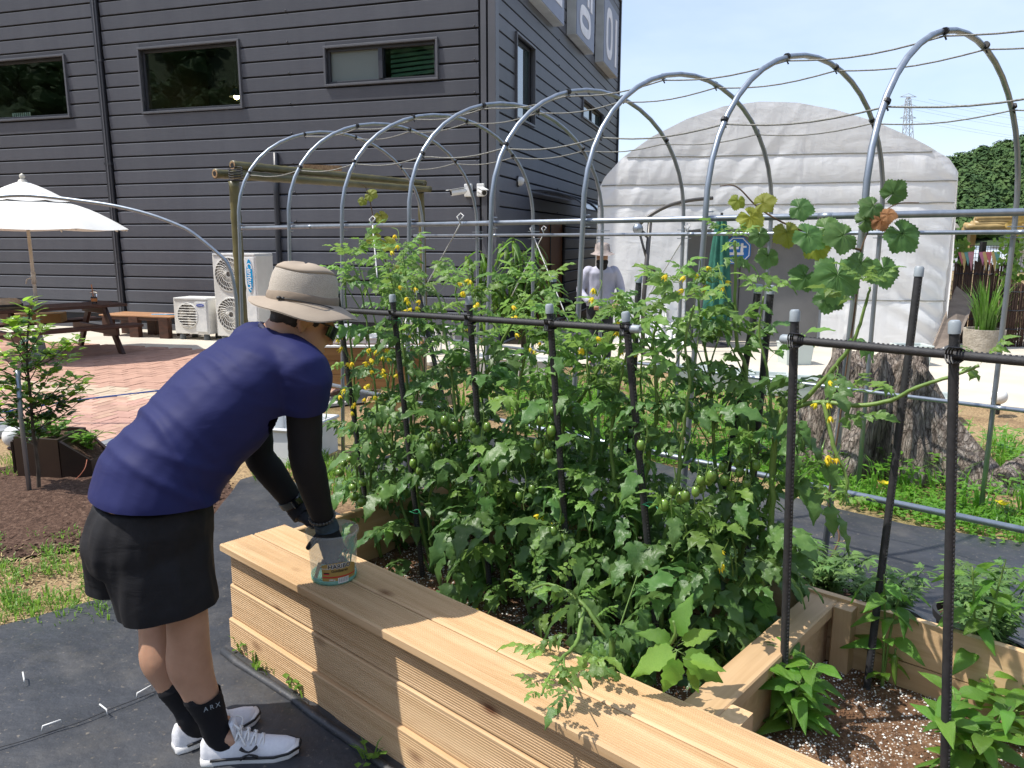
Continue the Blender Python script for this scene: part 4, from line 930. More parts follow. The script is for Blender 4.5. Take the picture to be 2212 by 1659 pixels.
a = onpl(805, 490, NP, BN); a.z = 1.70; cord(a, at(815, 600, 5.0), 'white cord hanging beside the small yellow vine')

# grey pipe bow of another, wider tunnel at the left
PY_ = 6.35; bow = [(512, 900), (512, 694), (507, 625), (493, 573), (468, 545), (416, 503), (384, 486), (322, 463), (248, 445), (174, 434), (99, 425), (37, 422), (-30, 428), (-110, 440), (-200, 460), (-290, 500), (-350, 560), (-372, 640), (-380, 880)]
pts = [at(x, y, PY_) for x, y in bow]; pts[0].z = 0; pts[-1].z = 0; g = MB(); g.tube(catmull(pts, 4), .0145, 12)
tag(g.build('pipe_bow', MT['galv'], None, True), 'wide grey pipe bow arching past the white parasol', 'pipe')

# ================================================================== BLACK SLEEVED STAKES
def sleeve(name, a, b, r, label, cap='grey', group=None, both=False):
    a, b = V(a), V(b); s_ = thing(name, label, 'garden stake', a, group); d = (b - a).normalized(); L = (b - a).length
    n_ = int(L / .02); pts, rs = [], []
    for i in range(n_ + 1): pts.append(a + d * L * i / n_); rs.append(r * (1.0 + (.035 if i % 2 else 0)))
    g = MB(); g.tube(pts, rs, 10); bo = g.build('sleeve', MT['foam'], s_, True)
    x_ = d.orthogonal().normalized(); side = d.cross(V((.4, -1, .2))).normalized(); side2 = d.cross(side)
    for sd in (side, ):                                     # stitched rib of small knobs along the sleeve
        g = MB(); face = (V((0, 0, 1)) if abs(d.z) < .5 else V((.35, -.9, 0))); face = (face - d * face.dot(d)).normalized()
        for i in range(int(L / .011)): g.box(a + d * (i + .5) * .011 + face * r, (.0045, .0045, .004), basis(d, face.cross(d), face))
        g.build('stitching', MT['foam2'], bo)
    ends = [(b, d)] + ([(a, -d)] if both else [])
    for e, dd in ends: g = MB(); g.tube([e - dd * .013, e + dd * .012, e + dd * .017], [r * 1.22, r * 1.2, r * .9], 14); g.build('end_cap', MT['cap'], s_, True, angle=.8)
    return s_
MT['foam2'] = mk('sleeve_stitch', (.055, .055, .06), None, 9, .5)
SR = .0113
def stake(bx, by, tx, ty, nb, dn, label, zb=SOILZ):
    b_ = bedpx(bx, by, nb) if by is None else gz(bx, by, zb); nn = (b_ - F0).dot(BN); top = bedpx(tx, ty, nn + dn); sleeve('garden_stake', b_ + (b_ - top).normalized() * .06, top, SR, label, group='black sleeved stakes in the bed')
stake(806, 1200, 727, 628, .64, -.06, 'black sleeved stake half hidden behind the sun hat')
stake(913, 1246, 848, 645, .67, -.06, 'black sleeved stake second along the crossbar from the sun hat')
stake(1060, 1305, 1013, 650, .68, -.06, 'black sleeved stake third along the crossbar from the sun hat')
stake(1238, 1385, 1187, 668, .68, -.08, 'black sleeved stake fourth along the crossbar, beside the plum tomatoes')
stake(1425, 1440, 1352, 685, .70, -.10, 'black sleeved stake at the capped end of the tomato crossbar')
stake(1690, 1560, 1717, 683, .71, -.05, 'black sleeved stake at the capped end of the pepper crossbar')
stake(2040, 1715, 2062, 708, .73, -.06, 'black sleeved stake carrying the pepper crossbar beside pepper bush')
def bstake(t_, n_, tx, ty, lab): b_ = bed(t_, n_, SOILZ - .05); top = bedpx(tx, ty, n_ + .03); sleeve('garden_stake', b_, top, SR, lab, group='black sleeved stakes in the bed')
bstake(.32, 1.08, 903, 628, 'back row black stake standing near the bamboo post'); bstake(.80, 1.08, 1195, 602, 'back row black stake in front of the peach tree')
bstake(1.12, 1.08, 1380, 603, 'back row black stake seen against the masked person side of tent'); bstake(1.48, 1.05, 1638, 625, 'back row black stake leaning beside an upright one'); bstake(1.60, 1.12, 1665, 627, 'upright back row black stake beside a leaning one')
stake(1872, 1488, 1985, 588, 1.05, .10, 'tall leaning black stake rising in front of the tree stump')
def xbar(x0, y0, n0, x1, y1, n1, lab, both): a, b = bedpx(x0, y0, n0), bedpx(x1, y1, n1); sleeve('cross_bar', a, b, .0105, lab, group='black crossbars tied to the stakes', both=both)
xbar(700, 668, .575, 1372, 711, .575, 'black sleeved crossbar tied across the tomato stakes', True)
xbar(1700, 733, .63, 2330, 792, .64, 'black sleeved crossbar tied across the pepper stakes', True)
for x, y, n_ in ((848, 680, .565), (1013, 691, .565), (1187, 702, .565), (1352, 711, .565), (1717, 735, .615), (2062, 767, .625)):
    p = bedpx(x, y, n_); g = MB()
    for k in range(3): g.tube([p + V((.017 * math.cos(a), 0, 0)) + BD * (.006 * (k - 1)) + V((0, 0, .019 * math.sin(a))) + BN * .012 * math.cos(a * 2) for a in [q * math.pi / 5 for q in range(11)]], .0022, 5)
    tag(g.build('cable_tie', MT['zip']), 'black wire tie binding a crossbar to its stake', 'wire tie', 'wire ties on the crossbars')
# ================================================================== TEXT
def text_mesh(name, s, m, h, bold=0.0, extr=.0, shear=0.0, space=1.0):
    cu = bpy.data.curves.new(name, 'FONT'); cu.body = s; cu.align_x = 'CENTER'; cu.align_y = 'CENTER'; cu.size = h; cu.offset = bold; cu.extrude = extr; cu.shear = shear; cu.space_character = space; cu.resolution_u = 3
    o = bpy.data.objects.new(name, cu); me = bpy.data.meshes.new_from_object(o); bpy.data.objects.remove(o); me.materials.clear(); me.materials.append(m); me.name = name; return me
# ================================================================== FURNITURE AND MACHINES ALONG THE WALL
LA, LB = V((.643, .766, 0)), V((.766, -.643, 0)); TC = V((-6.34, 10.52, .03))
def T3(a, b, z): return TC + LA * a + LB * b + V((0, 0, z))
tab = thing('picnic_table', 'dark stained wooden picnic table with fixed benches on the paving', 'table', TC)
def beam(name, p, q, w_, h, m, parent, up=V((0, 0, 1))):
    p, q = V(p), V(q); x = (q - p).normalized(); y = V(up).cross(x).normalized(); z = x.cross(y); g = MB(); L = (q - p).length
    g.box((0, 0, 0), (L, w_, h)); me = g.mesh(name, m); bm = bmesh.new(); bm.from_mesh(me); bmesh.ops.bevel(bm, geom=bm.edges[:], offset=min(.006, w_ * .15, h * .15), segments=1, affect='EDGES'); bm.to_mesh(me); bm.free()
    return inst(name, me, parent, Matrix.Translation((p + q) / 2) @ basis(x, y, z).to_4x4())
for i in range(5): b = -.30 + .15 * i; beam('top_plank', T3(-.9, b, .67), T3(.9, b, .67), .144, .04, MT['brown_wood'], tab)
for s_ in (-1, 1):
    for k in (0, 1): beam('bench_plank', T3(-.9, s_ * (.60 + .15 * k), .41), T3(.9, s_ * (.60 + .15 * k), .41), .144, .04, MT['brown_wood'], tab)
for e in (-.58, .58):
    beam('top_bearer', T3(e, -.36, .61), T3(e, .36, .61), .04, .09, MT['brown_wood'], tab); beam('bench_bearer', T3(e, -.74, .34), T3(e, .74, .34), .045, .11, MT['brown_wood'], tab)
    for s_ in (-1, 1): beam('leg', T3(e + .045, s_ * .24, .645), T3(e + .045, s_ * .72, .0), .045, .11, MT['brown_wood'], tab)
# parasol
UC = V((-6.52, 10.56, .02)); par = thing('parasol', 'white double roofed garden parasol standing through the picnic table', 'parasol', UC)
MT['canvas'] = mk('white_canvas', (.80, .80, .77), (.74, .74, .71), 3, .7, .15, 80, .003); MT['ivory'] = mk('ivory_pole', (.70, .66, .57), None, 4, .4)
g = MB(); g.tube([UC, UC + V((0, 0, 2.22))], .022, 12); g.build('pole', MT['ivory'], par, True)
g = MB(); g.tube([UC + V((0, 0, 1.0)), UC + V((0, 0, 1.16))], .029, 12); g.tube([UC + V((-.025, -.02, 1.08)), UC + V((-.07, -.04, 1.06)), UC + V((-.085, -.045, 1.0))], .009, 6); g.build('crank', MT['ivory'], par, True)
g = MB(); g.lathe([(.24, 0), (.24, .05), (.06, .09), (.03, .3), (.025, .3)], UC, 20, cap=True); g.build('base', MT['grey_concrete'], par, True, angle=.6)
def canopy(r0, z0, r1, z1, sag, n=8):
    rows = []
    for k in range(9):
        f = k / 8; rr = []
        for j in range(n * 6):
            q = j / 6; fr = q - math.floor(q); a = 2 * math.pi * q / n + .2; ch = math.cos(math.pi / n) / math.cos((fr - .5) * 2 * math.pi / n)
            r_ = r0 + (r1 - r0) * f; bow_ = math.sin(math.pi * fr); r2 = r_ * (ch * .55 + .45) * (1 - .035 * bow_ * f)
            rr.append(UC + V((r2 * math.cos(a), r2 * math.sin(a), z0 + (z1 - z0) * f + sag * math.sin(math.pi * f) - .02 * bow_ * f)))
        rows.append(rr)
    return rows
g = MB(); g.rings(canopy(.28, 2.13, 1.26, 1.73, .07), cap=False); cn = g.build('canopy', MT['canvas'], par, True)
g = MB(); g.rings(canopy(.02, 2.36, .55, 2.10, .02), cap=False); g.build('top_canopy', MT['canvas'], par, True)
g = MB(); g.lathe([(0, .07), (.03, .05), (.035, .02), (.02, 0), (.05, -.02), (.06, -.05)], UC + V((0, 0, 2.39)), 14); g.build('finial', MT['ivory'], par, True)
for k in range(8):
    a = 2 * math.pi * k / 8 + .2; d = V((math.cos(a), math.sin(a), 0)); g = MB(); g.tube([UC + V((0, 0, 2.10)), UC + d * .7 + V((0, 0, 1.98)), UC + d * 1.24 + V((0, 0, 1.71))], .011, 6); g.build('rib', MT['ivory'], par)
# drink, hat and carton on the table
MT['cola'] = mk('iced_coffee', (.05, .02, .012), None, 4, .1); MT['sleeve_o'] = mk('paper_sleeve', (.65, .24, .07), (.55, .2, .06), 6, .8); t = NT('clear_cup'); MT['cup'] = t.set(col=(.9, .9, .9), rough=.05, trans=.9, ior=1.3)
p = T3(.62, .12, .69); p = at(205, 664, p.y); p.z = TC.z + .69; dk = thing('iced_drink', 'clear plastic cup of iced coffee with orange sleeve and straw', 'drink', p)
g = MB(); g.lathe([(0, .002), (.032, .002), (.04, .10), (0, .10)], p, 16); g.build('coffee', MT['cola'], dk, True)
g = MB(); g.lathe([(.036, .03), (.0415, .075), (.043, .075), (.0375, .03)], p, 16); g.build('paper_sleeve', MT['sleeve_o'], dk, True)
g = MB(); g.lathe([(.034, .0), (.046, .135), (.05, .14), (.044, .16), (.028, .185), (.012, .19)], p, 16); g.build('cup', MT['cup'], dk, True)
g = MB(); g.tube([p + V((0, 0, .06)), p + V((-.02, 0, .27))], .006, 6); g.build('straw', MT['sleeve_o'], dk)
p = at(15, 671, 10.1); p.z = TC.z + .69; MT['straw_hat'] = mk('woven_straw', (.46, .36, .24), (.36, .27, .17), 40, .9, .6, 120)
ht = thing('straw_hat', 'flat beige straw hat lying on the picnic table', 'hat', p); g = MB(); g.lathe([(.02, .13), (.13, .13), (.17, .10), (.18, .05), (.17, .0), (0, 0)], p, 24); g.build('crown', MT['straw_hat'], ht, True)
g = MB(); g.lathe([(.175, .035), (.19, .035), (.19, .062), (.175, .062)], p, 24); g.build('band', MT['black'], ht)
p = T3(-.2, -.7, .43); MT['carton'] = mk('carton', (.52, .36, .17), (.46, .31, .14), 4, .85); g = MB(); q = at(78, 702, 10.9); q.z = .46; g.box(q + V((0, 0, .06)), (.72, .34, .13), rotz(.3)); tag(g.build('carton_box', MT['carton'], bevel=.004), 'shallow tan carton lying on the far picnic bench', 'carton')
# low pallet bench
pb = thing('pallet_bench', 'low bench of brown boards beside the small fan unit', 'bench', W(5.95, .75, .025)); 
for i in range(5): beam('slat', W(6.65, .5 + .115 * i, .375), W(5.2, .5 + .115 * i, .375), .11, .022, MT['pallet'], pb)
for s_ in (6.5, 5.95, 5.35):
    for o_ in (.52, .92): g = MB(); g.hexa(slab(W, s_ - .09, s_ + .09, .025, .36, o_, o_ + .1)); g.build('block', MT['brown_wood'], pb, bevel=.006)
for o_ in (.52, .95): beam('stringer', W(6.62, o_ + .03, .335), W(5.24, o_ + .03, .335), .05, .05, MT['brown_wood'], pb)
MT['sky_blue'] = mk('blue_plastic', (.06, .38, .72), None, 3, .35); MT['blue_clear'] = mk('pale_blue_plastic', (.25, .48, .70), None, 3, .25)
g = MB(); a = at(355, 687, 12.6); a = W(5.75, .8, .39); b = W(5.28, .75, .40); g.tube([a, b], .022, 8, flat=.5); g.cur = 1; g.tube([b, b + (b - a).normalized() * .06, b + (b - a).normalized() * .09], [.02, .036, .02], 10); tag(g.build('water_wand', [MT['blue_clear'], MT['sky_blue']], None, True), 'blue plastic spray wand lying on the pallet bench', 'wand')
# fan units
def fanunit(label, s0, s1, o0, o1, z0, z1, fans, badge, horiz, zfoot):
    u = thing('fan_unit', label, 'air conditioner', W((s0 + s1) / 2, (o0 + o1) / 2, .025))
    g = MB(); g.hexa(slab(W, s1, s0, z0, z1 - .03, o0, o1)); g.build('casing', MT['cream'], u, bevel=.012)
    g = MB(); g.hexa(slab(W, s1 - .012, s0 + .012, z1 - .03, z1, o0 - .012, o1 + .012)); g.build('lid', MT['white'], u, bevel=.006)
    M3 = basis(-WL, V((0, 0, 1)), WR * -1)
    for (fs, fz, fr) in fans:
        c = W(fs, o1, fz); g = MB(); g.lathe([(fr * 1.08, .002), (fr * 1.06, .018), (fr, .02), (fr, .002)], c, 40, M3); rg = g.build('fan_ring', MT['cream'], u, True, angle=.5)
        g = MB(); g.lathe([(fr, .003), (0, .0035)], c, 40, M3); g.build('fan_well', MT['well'], rg)
        for k in range(3):
            b = MB(); a0 = 2.1 * k + .3; rows = []
            for i in range(6):
                r_ = fr * (.15 + .75 * i / 5); rows.append([c + M3 @ V((r_ * math.cos(a0 + .3 * i / 5 + dw), r_ * math.sin(a0 + .3 * i / 5 + dw), .006 + .006 * dw)) for dw in (-.05, .15, .35, .6, .8)])
            b.grid(rows); b.build('blade', MT['blade'], rg, True)
        gr = MB()
        if horiz:
            for k in range(9): zz = -fr * .9 + fr * 1.8 * k / 8; hw = math.sqrt(max(0, fr * fr - zz * zz)); gr.tube([c + M3 @ V((-hw, zz, .018)), c + M3 @ V((hw, zz, .018))], .004, 4)
        else:
            for k in range(26):
                a0 = 2 * math.pi * k / 26; gr.tube([c + M3 @ V((fr * q * math.cos(a0 + .9 * q), fr * q * math.sin(a0 + .9 * q), .02)) for q in (.18, .4, .6, .8, 1.0)], .004, 4)
            for q in (.18, .5, .8): gr.tube([c + M3 @ V((fr * q * math.cos(2 * math.pi * k / 24), fr * q * math.sin(2 * math.pi * k / 24), .021)) for k in range(25)], .004, 4)
        gr.build('grille', MT['cream'], rg)
    bs0, bs1, bz0, bz1 = badge; g = MB(); g.hexa(slab(W, bs1, bs0, bz0, bz1, o1, o1 + .014)); bp_ = g.build('front_plate', MT['white'], u, bevel=.008)
    for fs in (s0 + .1, s1 - .1):
        for oo in (o0 + .05, o1 - .05): g = MB(); g.lathe([(.05, 0), (.05, .05), (.038, zfoot)], W(fs, oo, .025), 12, cap=True); g.build('foot', MT['footgrey'], u, True, angle=.6)
    return u, bp_
MT['well'] = mk('fan_well', (.16, .15, .135), (.12, .11, .10), 4, .7); MT['blade'] = mk('fan_blade', (.50, .47, .40), None, 4, .5); MT['footgrey'] = mk('rubber_foot', (.10, .11, .115), None, 5, .7)
MT['logo_b'] = mk('logo_blue', (.0, .30, .62), None, 3, .4); MT['logo_n'] = mk('logo_navy', (.03, .08, .42), None, 3, .4); MT['print_w'] = mk('print_white', (.85, .85, .85), None, 3, .5); MT['ink'] = mk('ink_black', (.012, .012, .014), None, 3, .5)
def W2(x, y, out): q = onpl(x, y, W(0, out), WR); return (q - C0).dot(WL), q.z
M3f = basis(-WL, V((0, 0, 1)), -WR)
sA, _ = W2(378, 700, 1.0); sB, _ = W2(452, 700, 1.0)
u1, pl1 = fanunit('small white fan unit of an air conditioner on rubber feet', sB, sA, .62, 1.0, .12, .70, [(sA - .27, .42, .19)], (sB + .03, sB + .24, .16, .64), True, .1)
def ellipse_plate(c, rx, rz, m, parent, name): g = MB(); n = 28; pts = [c + M3f @ V((rx * math.cos(2 * math.pi * k / n), rz * math.sin(2 * math.pi * k / n), 0)) for k in range(n)]; g.prism(pts, -WR * .003); return g.build(name, m, parent)
cb = W(sB + .135, 1.0165, .585); ellipse_plate(cb, .075, .022, MT['logo_n'], pl1, 'badge'); inst('lettering', text_mesh('lettering', 'Century', MT['print_w'], .028, .0, .0004, .2), pl1, Matrix.Translation(cb - WR * .0042) @ M3f.to_4x4())
g = MB(); g.tube(catmull([W(sB - .012, .78, .42), W(sB - .03, .76, .34), W(sB - .04, .7, .3), W(sB - .02, .66, .28)], 4), .01, 6); g.build('cable', MT['black'], u1, True)
sA, _ = W2(464, 640, .95); sB, _ = W2(557, 640, .95)
u2, pl2 = fanunit('tall two fan air conditioner unit with blue oval badge', sB, sA, .5, .95, .10, 1.40, [(sA - .30, 1.08, .255), (sA - .30, .45, .255)], (sB + .025, sB + .20, .35, 1.35), False, .08)
cb = W(sB + .112, .9665, 1.06); ellipse_plate(cb, .062, .27, MT['print_w'], pl2, 'badge_rim'); ellipse_plate(cb - WR * .0032, .056, .255, MT['logo_b'], pl2, 'badge')
inst('lettering', text_mesh('lettering', 'Century', MT['print_w'], .125, .0022, .0005, .25), pl2, Matrix.Translation(cb - WR * .0068) @ M3f.to_4x4() @ Matrix.Rotation(R(-90), 4, 'Z'))

# ================================================================== BAMBOO FRAME
def bamboo(mb, a, b, r0, r1, nodes):
    a, b = V(a), V(b); pts, rs = [], []
    for i in range(nodes * 6 + 1):
        f = i / (nodes * 6); k = i % 6; pts.append(a + (b - a) * f); rs.append((r0 + (r1 - r0) * f) * (1.09 if k == 0 else (.97 if k in (1, 5) else 1.0)))
    mb.tube(pts, rs, 14); return mb
bf = thing('bamboo_pergola', 'tall frame of thick green bamboo posts and lashed beams', 'pergola', V((-2.1, 9.6, 0)))
pA = at(505, 392, 8.2); g = MB(); bamboo(g, V((pA.x, 8.2, 0)), pA, .054, .052, 6); g.build('post', MT['bamboo'], bf, True)
pB = at(909, 412, 11.0); g = MB(); bamboo(g, V((pB.x + .02, 11.0, 0)), pB, .046, .045, 7); g.build('post', MT['bamboo'], bf, True)
for (x0, y0, Y0, x1, y1, Y1, r0, r1) in ((464, 375, 8.15, 928, 409, 10.95, .047, .040), (502, 357, 8.35, 917, 396, 11.1, .047, .040)):
    a, b = at(x0, y0, Y0), at(x1, y1, Y1); g = MB(); bamboo(g, a, b, r0, r1, 9); o = g.build('beam', MT['bamboo'], bf, True)
    d = (b - a).normalized()
    for e, dd in ((a, -d), (b, d)): g = MB(); g.tube([e + dd * .0005, e + dd * .003], [r0 * .95, r0 * .9], 12); g.build('cut_end', MT['bamboo_end'], o); g = MB(); g.tube([e + dd * .003, e + dd * .0045], .026, 10); g.build('hollow', MT['black'], o)
a, b = at(655, 366, 9.7), at(735, 368, 10.2); g = MB(); g.hexa([a, b, b + V((0, .1, 0)), a + V((0, .1, 0)), a + V((0, 0, .06)), b + V((0, 0, .06)), b + V((0, .1, .06)), a + V((0, .1, .06))]); g.build('top_board', MT['bamboo_end'], bf)
for x, y, Y in ((509, 372, 8.2), (905, 405, 10.95)):
    p = at(x, y, Y); g = MB()
    for k in range(5): g.tube([p + V((.07 * math.cos(q), .065 * math.sin(q), -.06 + .025 * k + .02 * math.sin(q))) for q in [2 * math.pi * j / 12 for j in range(13)]], .006, 5)
    g.build('lashing', MT['zip'], bf)

# ================================================================== LEFT GARDEN BITS
tr = thing('trough_planter', 'brown plastic trough planter with sloping sides', 'planter', V((-3.15, 5.1, 0)))
MT['brown_plastic'] = mk('brown_plastic', (.035, .019, .013), (.022, .012, .009), 6, .45, .1, 60)
def Q(x, y, Y): return at(x, y, Y)
front = [gz(28 + 20, 1028), gz(204, 1036)]
fa, fb = V((-3.28, 4.98, 0)), V((-2.86, 4.98, 0)); ba, bb = V((-3.56, 5.30, 0)), V((-3.1, 5.42, 0))
def walls(c4, zs, th, m, name, parent):
    g = MB(); n = 4
    for i in range(4):
        a, b = c4[i], c4[(i + 1) % 4]; za, zb = zs[i], zs[(i + 1) % 4]; c = sum((V(p) for p in c4), V()) / 4; ia, ib = a + (c - a).normalized() * th * 1.4, b + (c - b).normalized() * th * 1.4
        g.hexa([a, b, ib, ia, a + V((0, 0, za)), b + V((0, 0, zb)), ib + V((0, 0, zb)), ia + V((0, 0, za))])
    return g.build(name, m, parent, bevel=.004)
c4 = [fa, V((-2.98, 4.96, 0)), bb, ba]
walls([V((-3.36, 5.02, 0)), V((-3.02, 4.95, 0)), V((-3.02, 5.30, 0)), V((-3.5, 5.38, 0))], [.30, .30, .30, .30], .02, MT['brown_plastic'], 'tall_box', tr)
walls([V((-3.018, 4.955, 0)), V((-2.84, 5.0, 0)), V((-2.84, 5.26, 0)), V((-3.018, 5.30, 0))], [.285, .145, .145, .285], .018, MT['brown_plastic'], 'sloping_box', tr)
g = MB(); g.add([V((-3.35, 5.03, .27)), V((-3.03, 4.97, .27)), V((-3.03, 5.28, .27)), V((-3.48, 5.36, .27))], [(0, 1, 2, 3)]); g.add([V((-3.01, 4.97, .26)), V((-2.85, 5.01, .125)), V((-2.85, 5.25, .125)), V((-3.01, 5.28, .26))], [(0, 1, 2, 3)]); g.build('soil', MT['mulch'], tr)
for i in range(8): f = (i + .5) / 8; p = V((-3.375 - .13 * f + .0, 5.03 + .35 * f, .15)); g = MB(); g.box(p + V((-.012, 0, 0)), (.012, .018, .22), rotz(.37)); g.build('rib', MT['brown_plastic'], tr)
gl = thing('globe_lamp', 'white globe solar lamp on a dark spike by the trough planter', 'lamp', gz(40, 1012)); p = gz(40, 1012)
t = NT('opal_globe'); t.set(col=(.82, .82, .80), rough=.25); MT['opal'] = t.m
g = MB(); g.lathe([(.078 * math.sin(math.pi * k / 14), -.078 * math.cos(math.pi * k / 14)) for k in range(15)], p + V((0, 0, .235)), 24); g.build('globe', MT['opal'], gl, True)
g = MB(); g.lathe([(.05, .0), (.055, .015), (.03, .03)], p + V((0, 0, .145)), 16, cap=True); g.tube([p, p + V((0, 0, .15))], .014, 8); g.build('spike', MT['brown_wood'], gl, True)
g = MB(); MT['hose'] = mk('blue_hose', (.012, .05, .20), None, 5, .4)
hp = [(-60, 905), (0, 894), (60, 882), (130, 872), (200, 862), (260, 855), (320, 848), (400, 838), (520, 820)]; g.tube(catmull([gz(x, y, .05) for x, y in hp], 5), .016, 8); tag(g.build('garden_hose', MT['hose'], None, True), 'dark blue garden hose lying across the brick paving', 'hose')
MT['basin'] = mk('white_basin', (.74, .75, .76), (.66, .67, .68), 5, .35)
bs = thing('white_basin', 'white rectangular plastic tub on the grass beside the fabric', 'tub', V((-1.75, 5.35, 0))); q4 = [gz(552, 1000), gz(650, 1008), gz(650, 1008) + V((.14, .42, 0)), gz(552, 1000) + V((.1, .42, 0))]
cen = sum(q4, V()) / 4; walls([cen + (p - cen) * 1.12 for p in q4], [.27] * 4, .012, MT['basin'], 'side', bs); g = MB(); g.add([p + V((0, 0, .02)) for p in q4], [(0, 1, 2, 3)]); g.build('bottom', MT['basin'], bs)
g = MB(); rr = [cen + (p - cen) * 1.15 + V((0, 0, .27)) for p in q4]; g.tube(rr + [rr[0]], .014, 6); g.build('rim', MT['basin'], bs)
# ================================================================== MIDDLE GROUND BEHIND THE TOMATOES
wp_ = thing('wood_planter', 'raised wooden planter trough on legs with white rim', 'planter', V((-1.35, 7.7, 0)))
a, b = at(640, 800, 7.5), at(905, 800, 7.5); x0, x1 = a.x, b.x
for i, zc in enumerate((.50, .36, .22)): plank('side_board', V(((x0 + x1) / 2, 7.5, zc)), V((1, 0, 0)), UP, x1 - x0, .138, .03, MT['planter_wood'], wp_); plank('end_board', V((x1, 7.8, zc)), V((0, 1, 0)), UP, .57, .138, .03, MT['planter_wood'], wp_)
plank('rim_board', V(((x0 + x1) / 2, 7.52, .585)), V((1, 0, 0)), V((0, 1, 0)), x1 - x0 + .04, .06, .02, MT['white'], wp_)
for x in (x0 + .05, x1 - .05, (x0 + x1) / 2): beam('leg', V((x, 7.56, 0)), V((x, 7.56, .55)), .07, .07, MT['board'], wp_)
g = MB(); g.box(((x0 + x1) / 2, 7.8, .5), (x1 - x0 - .05, .52, .06)); g.build('soil', MT['mulch'], wp_)
def crate(label, c, sx, sy, sz, m, rz=0, name='storage_box', group=None, lid=False):
    k = thing(name, label, 'box', c, group); g = MB(); t_ = .014; M3 = rotz(rz); c = V(c); fl = .88
    for (ax, ay, bx, by) in ((-1, -1, 1, -1), (1, -1, 1, 1), (1, 1, -1, 1), (-1, 1, -1, -1)):
        o_ = lambda x, y, z, s_: c + M3 @ V((x * (sx / 2 * s_ - 0), y * (sy / 2 * s_), z))
        g.hexa([o_(ax, ay, 0, fl), o_(bx, by, 0, fl), o_(bx, by, 0, fl - t_ * 2 / sx), o_(ax, ay, 0, fl - t_ * 2 / sx), o_(ax, ay, sz, 1), o_(bx, by, sz, 1), o_(bx, by, sz, 1 - t_ * 2 / sx), o_(ax, ay, sz, 1 - t_ * 2 / sx)])
    g.build('side', m, k)
    g = MB(); g.box(c + V((0, 0, .01)), (sx * fl, sy * fl, .02), M3); g.build('bottom', m, k)
    g = MB(); pr = [c + M3 @ V((x * sx / 2, y * sy / 2, sz)) for x, y in ((-1, -1), (1, -1), (1, 1), (-1, 1))]; g.tube(pr + [pr[0]], .012, 6); g.build('rim', m, k)
    return k
t = NT('milky_plastic'); t.set(col=(.74, .80, .78), rough=.35); t.translucent((.7, .76, .74), .35); MT['milky'] = t.m
p0, p1 = gz(1475, 828), gz(1770, 862)
for i in range(4): c = p0 + (p1 - p0) * (i + .5) / 4; crate(['milky plastic trough standing farthest from the tree stump', 'milky plastic trough second from the tent doorway side', 'milky plastic trough with weeds behind, third of the row', 'milky plastic trough closest to the tree stump'][i], c, .46, .3, .2, MT['milky'], -.25, 'plastic_trough', 'row of milky plastic troughs')
crate('milky plastic tub on the concrete behind the tree stump', gz(1715, 790), .36, .3, .3, MT['milky'], .1, 'plastic_tub'); crate('milky plastic tub by the wrinkled tent corner', gz(1965, 792), .4, .3, .28, MT['milky'], 0, 'plastic_tub'); crate('milky plastic trough to the right behind the stump root', gz(2010, 905), .34, .3, .22, MT['milky'], -.3, 'plastic_trough')
crate('white foam box behind the wooden planter', gz(770, 812), .62, .4, .48, MT['white'], .05, 'foam_box'); crate('grey white plastic tank behind the wooden planter', gz(715, 800), .5, .45, .55, MT['basin'], .1, 'plastic_tank')
crate('long white plastic trough beneath the peach tree', gz(1120, 812), 1.1, .34, .22, MT['white'], -.35, 'plastic_trough'); crate('pale foam box resting on the straw behind the tomatoes', gz(835, 900), .34, .22, .16, MT['carton'], .1, 'foam_box')
def stool(label, p, hh):
    k = thing('plastic_stool', label, 'stool', p, 'white plastic stools'); g = MB(); g.lathe([(0, hh), (.15, hh), (.16, hh - .02), (.15, hh - .05), (.13, hh - .05), (.12, hh - .02), (0, hh - .02)], p, 20); g.build('seat', MT['white'], k, True, angle=.8)
    for q in range(4): a = q * math.pi / 2 + .5; d = V((math.cos(a), math.sin(a), 0)); g = MB(); g.tube([p + d * .12 + V((0, 0, hh - .03)), p + d * .16], .018, 6); g.build('leg', MT['white'], k)
stool('white plastic stool seen past the crossbar near the peach tree', gz(962, 772), .42); stool('white plastic stool behind the bamboo post', gz(897, 768), .52)
# cantilever parasol stand and a closed green parasol by the tent
MT['bronze'] = mk('bronze_pole', (.10, .095, .088), (.08, .075, .07), 4, .4, metal=.4)
cp_ = thing('cantilever_mast', 'dark bronze cantilever parasol mast with crank and curved arm', 'parasol mast', gz(1388, 765)); b0 = gz(1388, 765); Yc = b0.y
g = MB(); g.tube([b0, at(1390, 650, Yc), at(1405, 470, Yc)], .032, 12); g.build('mast', MT['bronze'], cp_, True)
g = MB(); g.tube(catmull([at(1404, 515, Yc), at(1386, 500, Yc), at(1378, 492, Yc), at(1395, 472, Yc), at(1440, 446, Yc), at(1490, 433, Yc), at(1540, 428, Yc)], 5), .026, 10); g.build('arm', MT['bronze'], cp_, True)
g = MB(); g.tube([at(1380, 496, Yc), at(1404, 588, Yc)], .017, 8); g.build('strut', MT['bronze'], cp_, True)
c = at(1407, 597, Yc); g = MB(); g.box(c, (.13, .1, .24)); g.tube([c + V((.07, 0, .05)), c + V((.12, -.03, .02)), c + V((.12, -.03, -.1))], .014, 6); g.build('crank_box', MT['bronze'], cp_, bevel=.02)
g = MB(); g.lathe([(.06, .06), (.075, .0), (.06, -.06)], at(1378, 494, Yc), 14, Matrix.Rotation(R(90), 3, 'X'), cap=True); g.build('hinge', MT['galv'], cp_, True)
g = MB(); g.box(b0 + V((0, 0, .04)), (.7, .12, .07)); g.box(b0 + V((0, 0, .035)), (.12, .7, .07)); g.build('cross_foot', MT['bronze'], cp_)
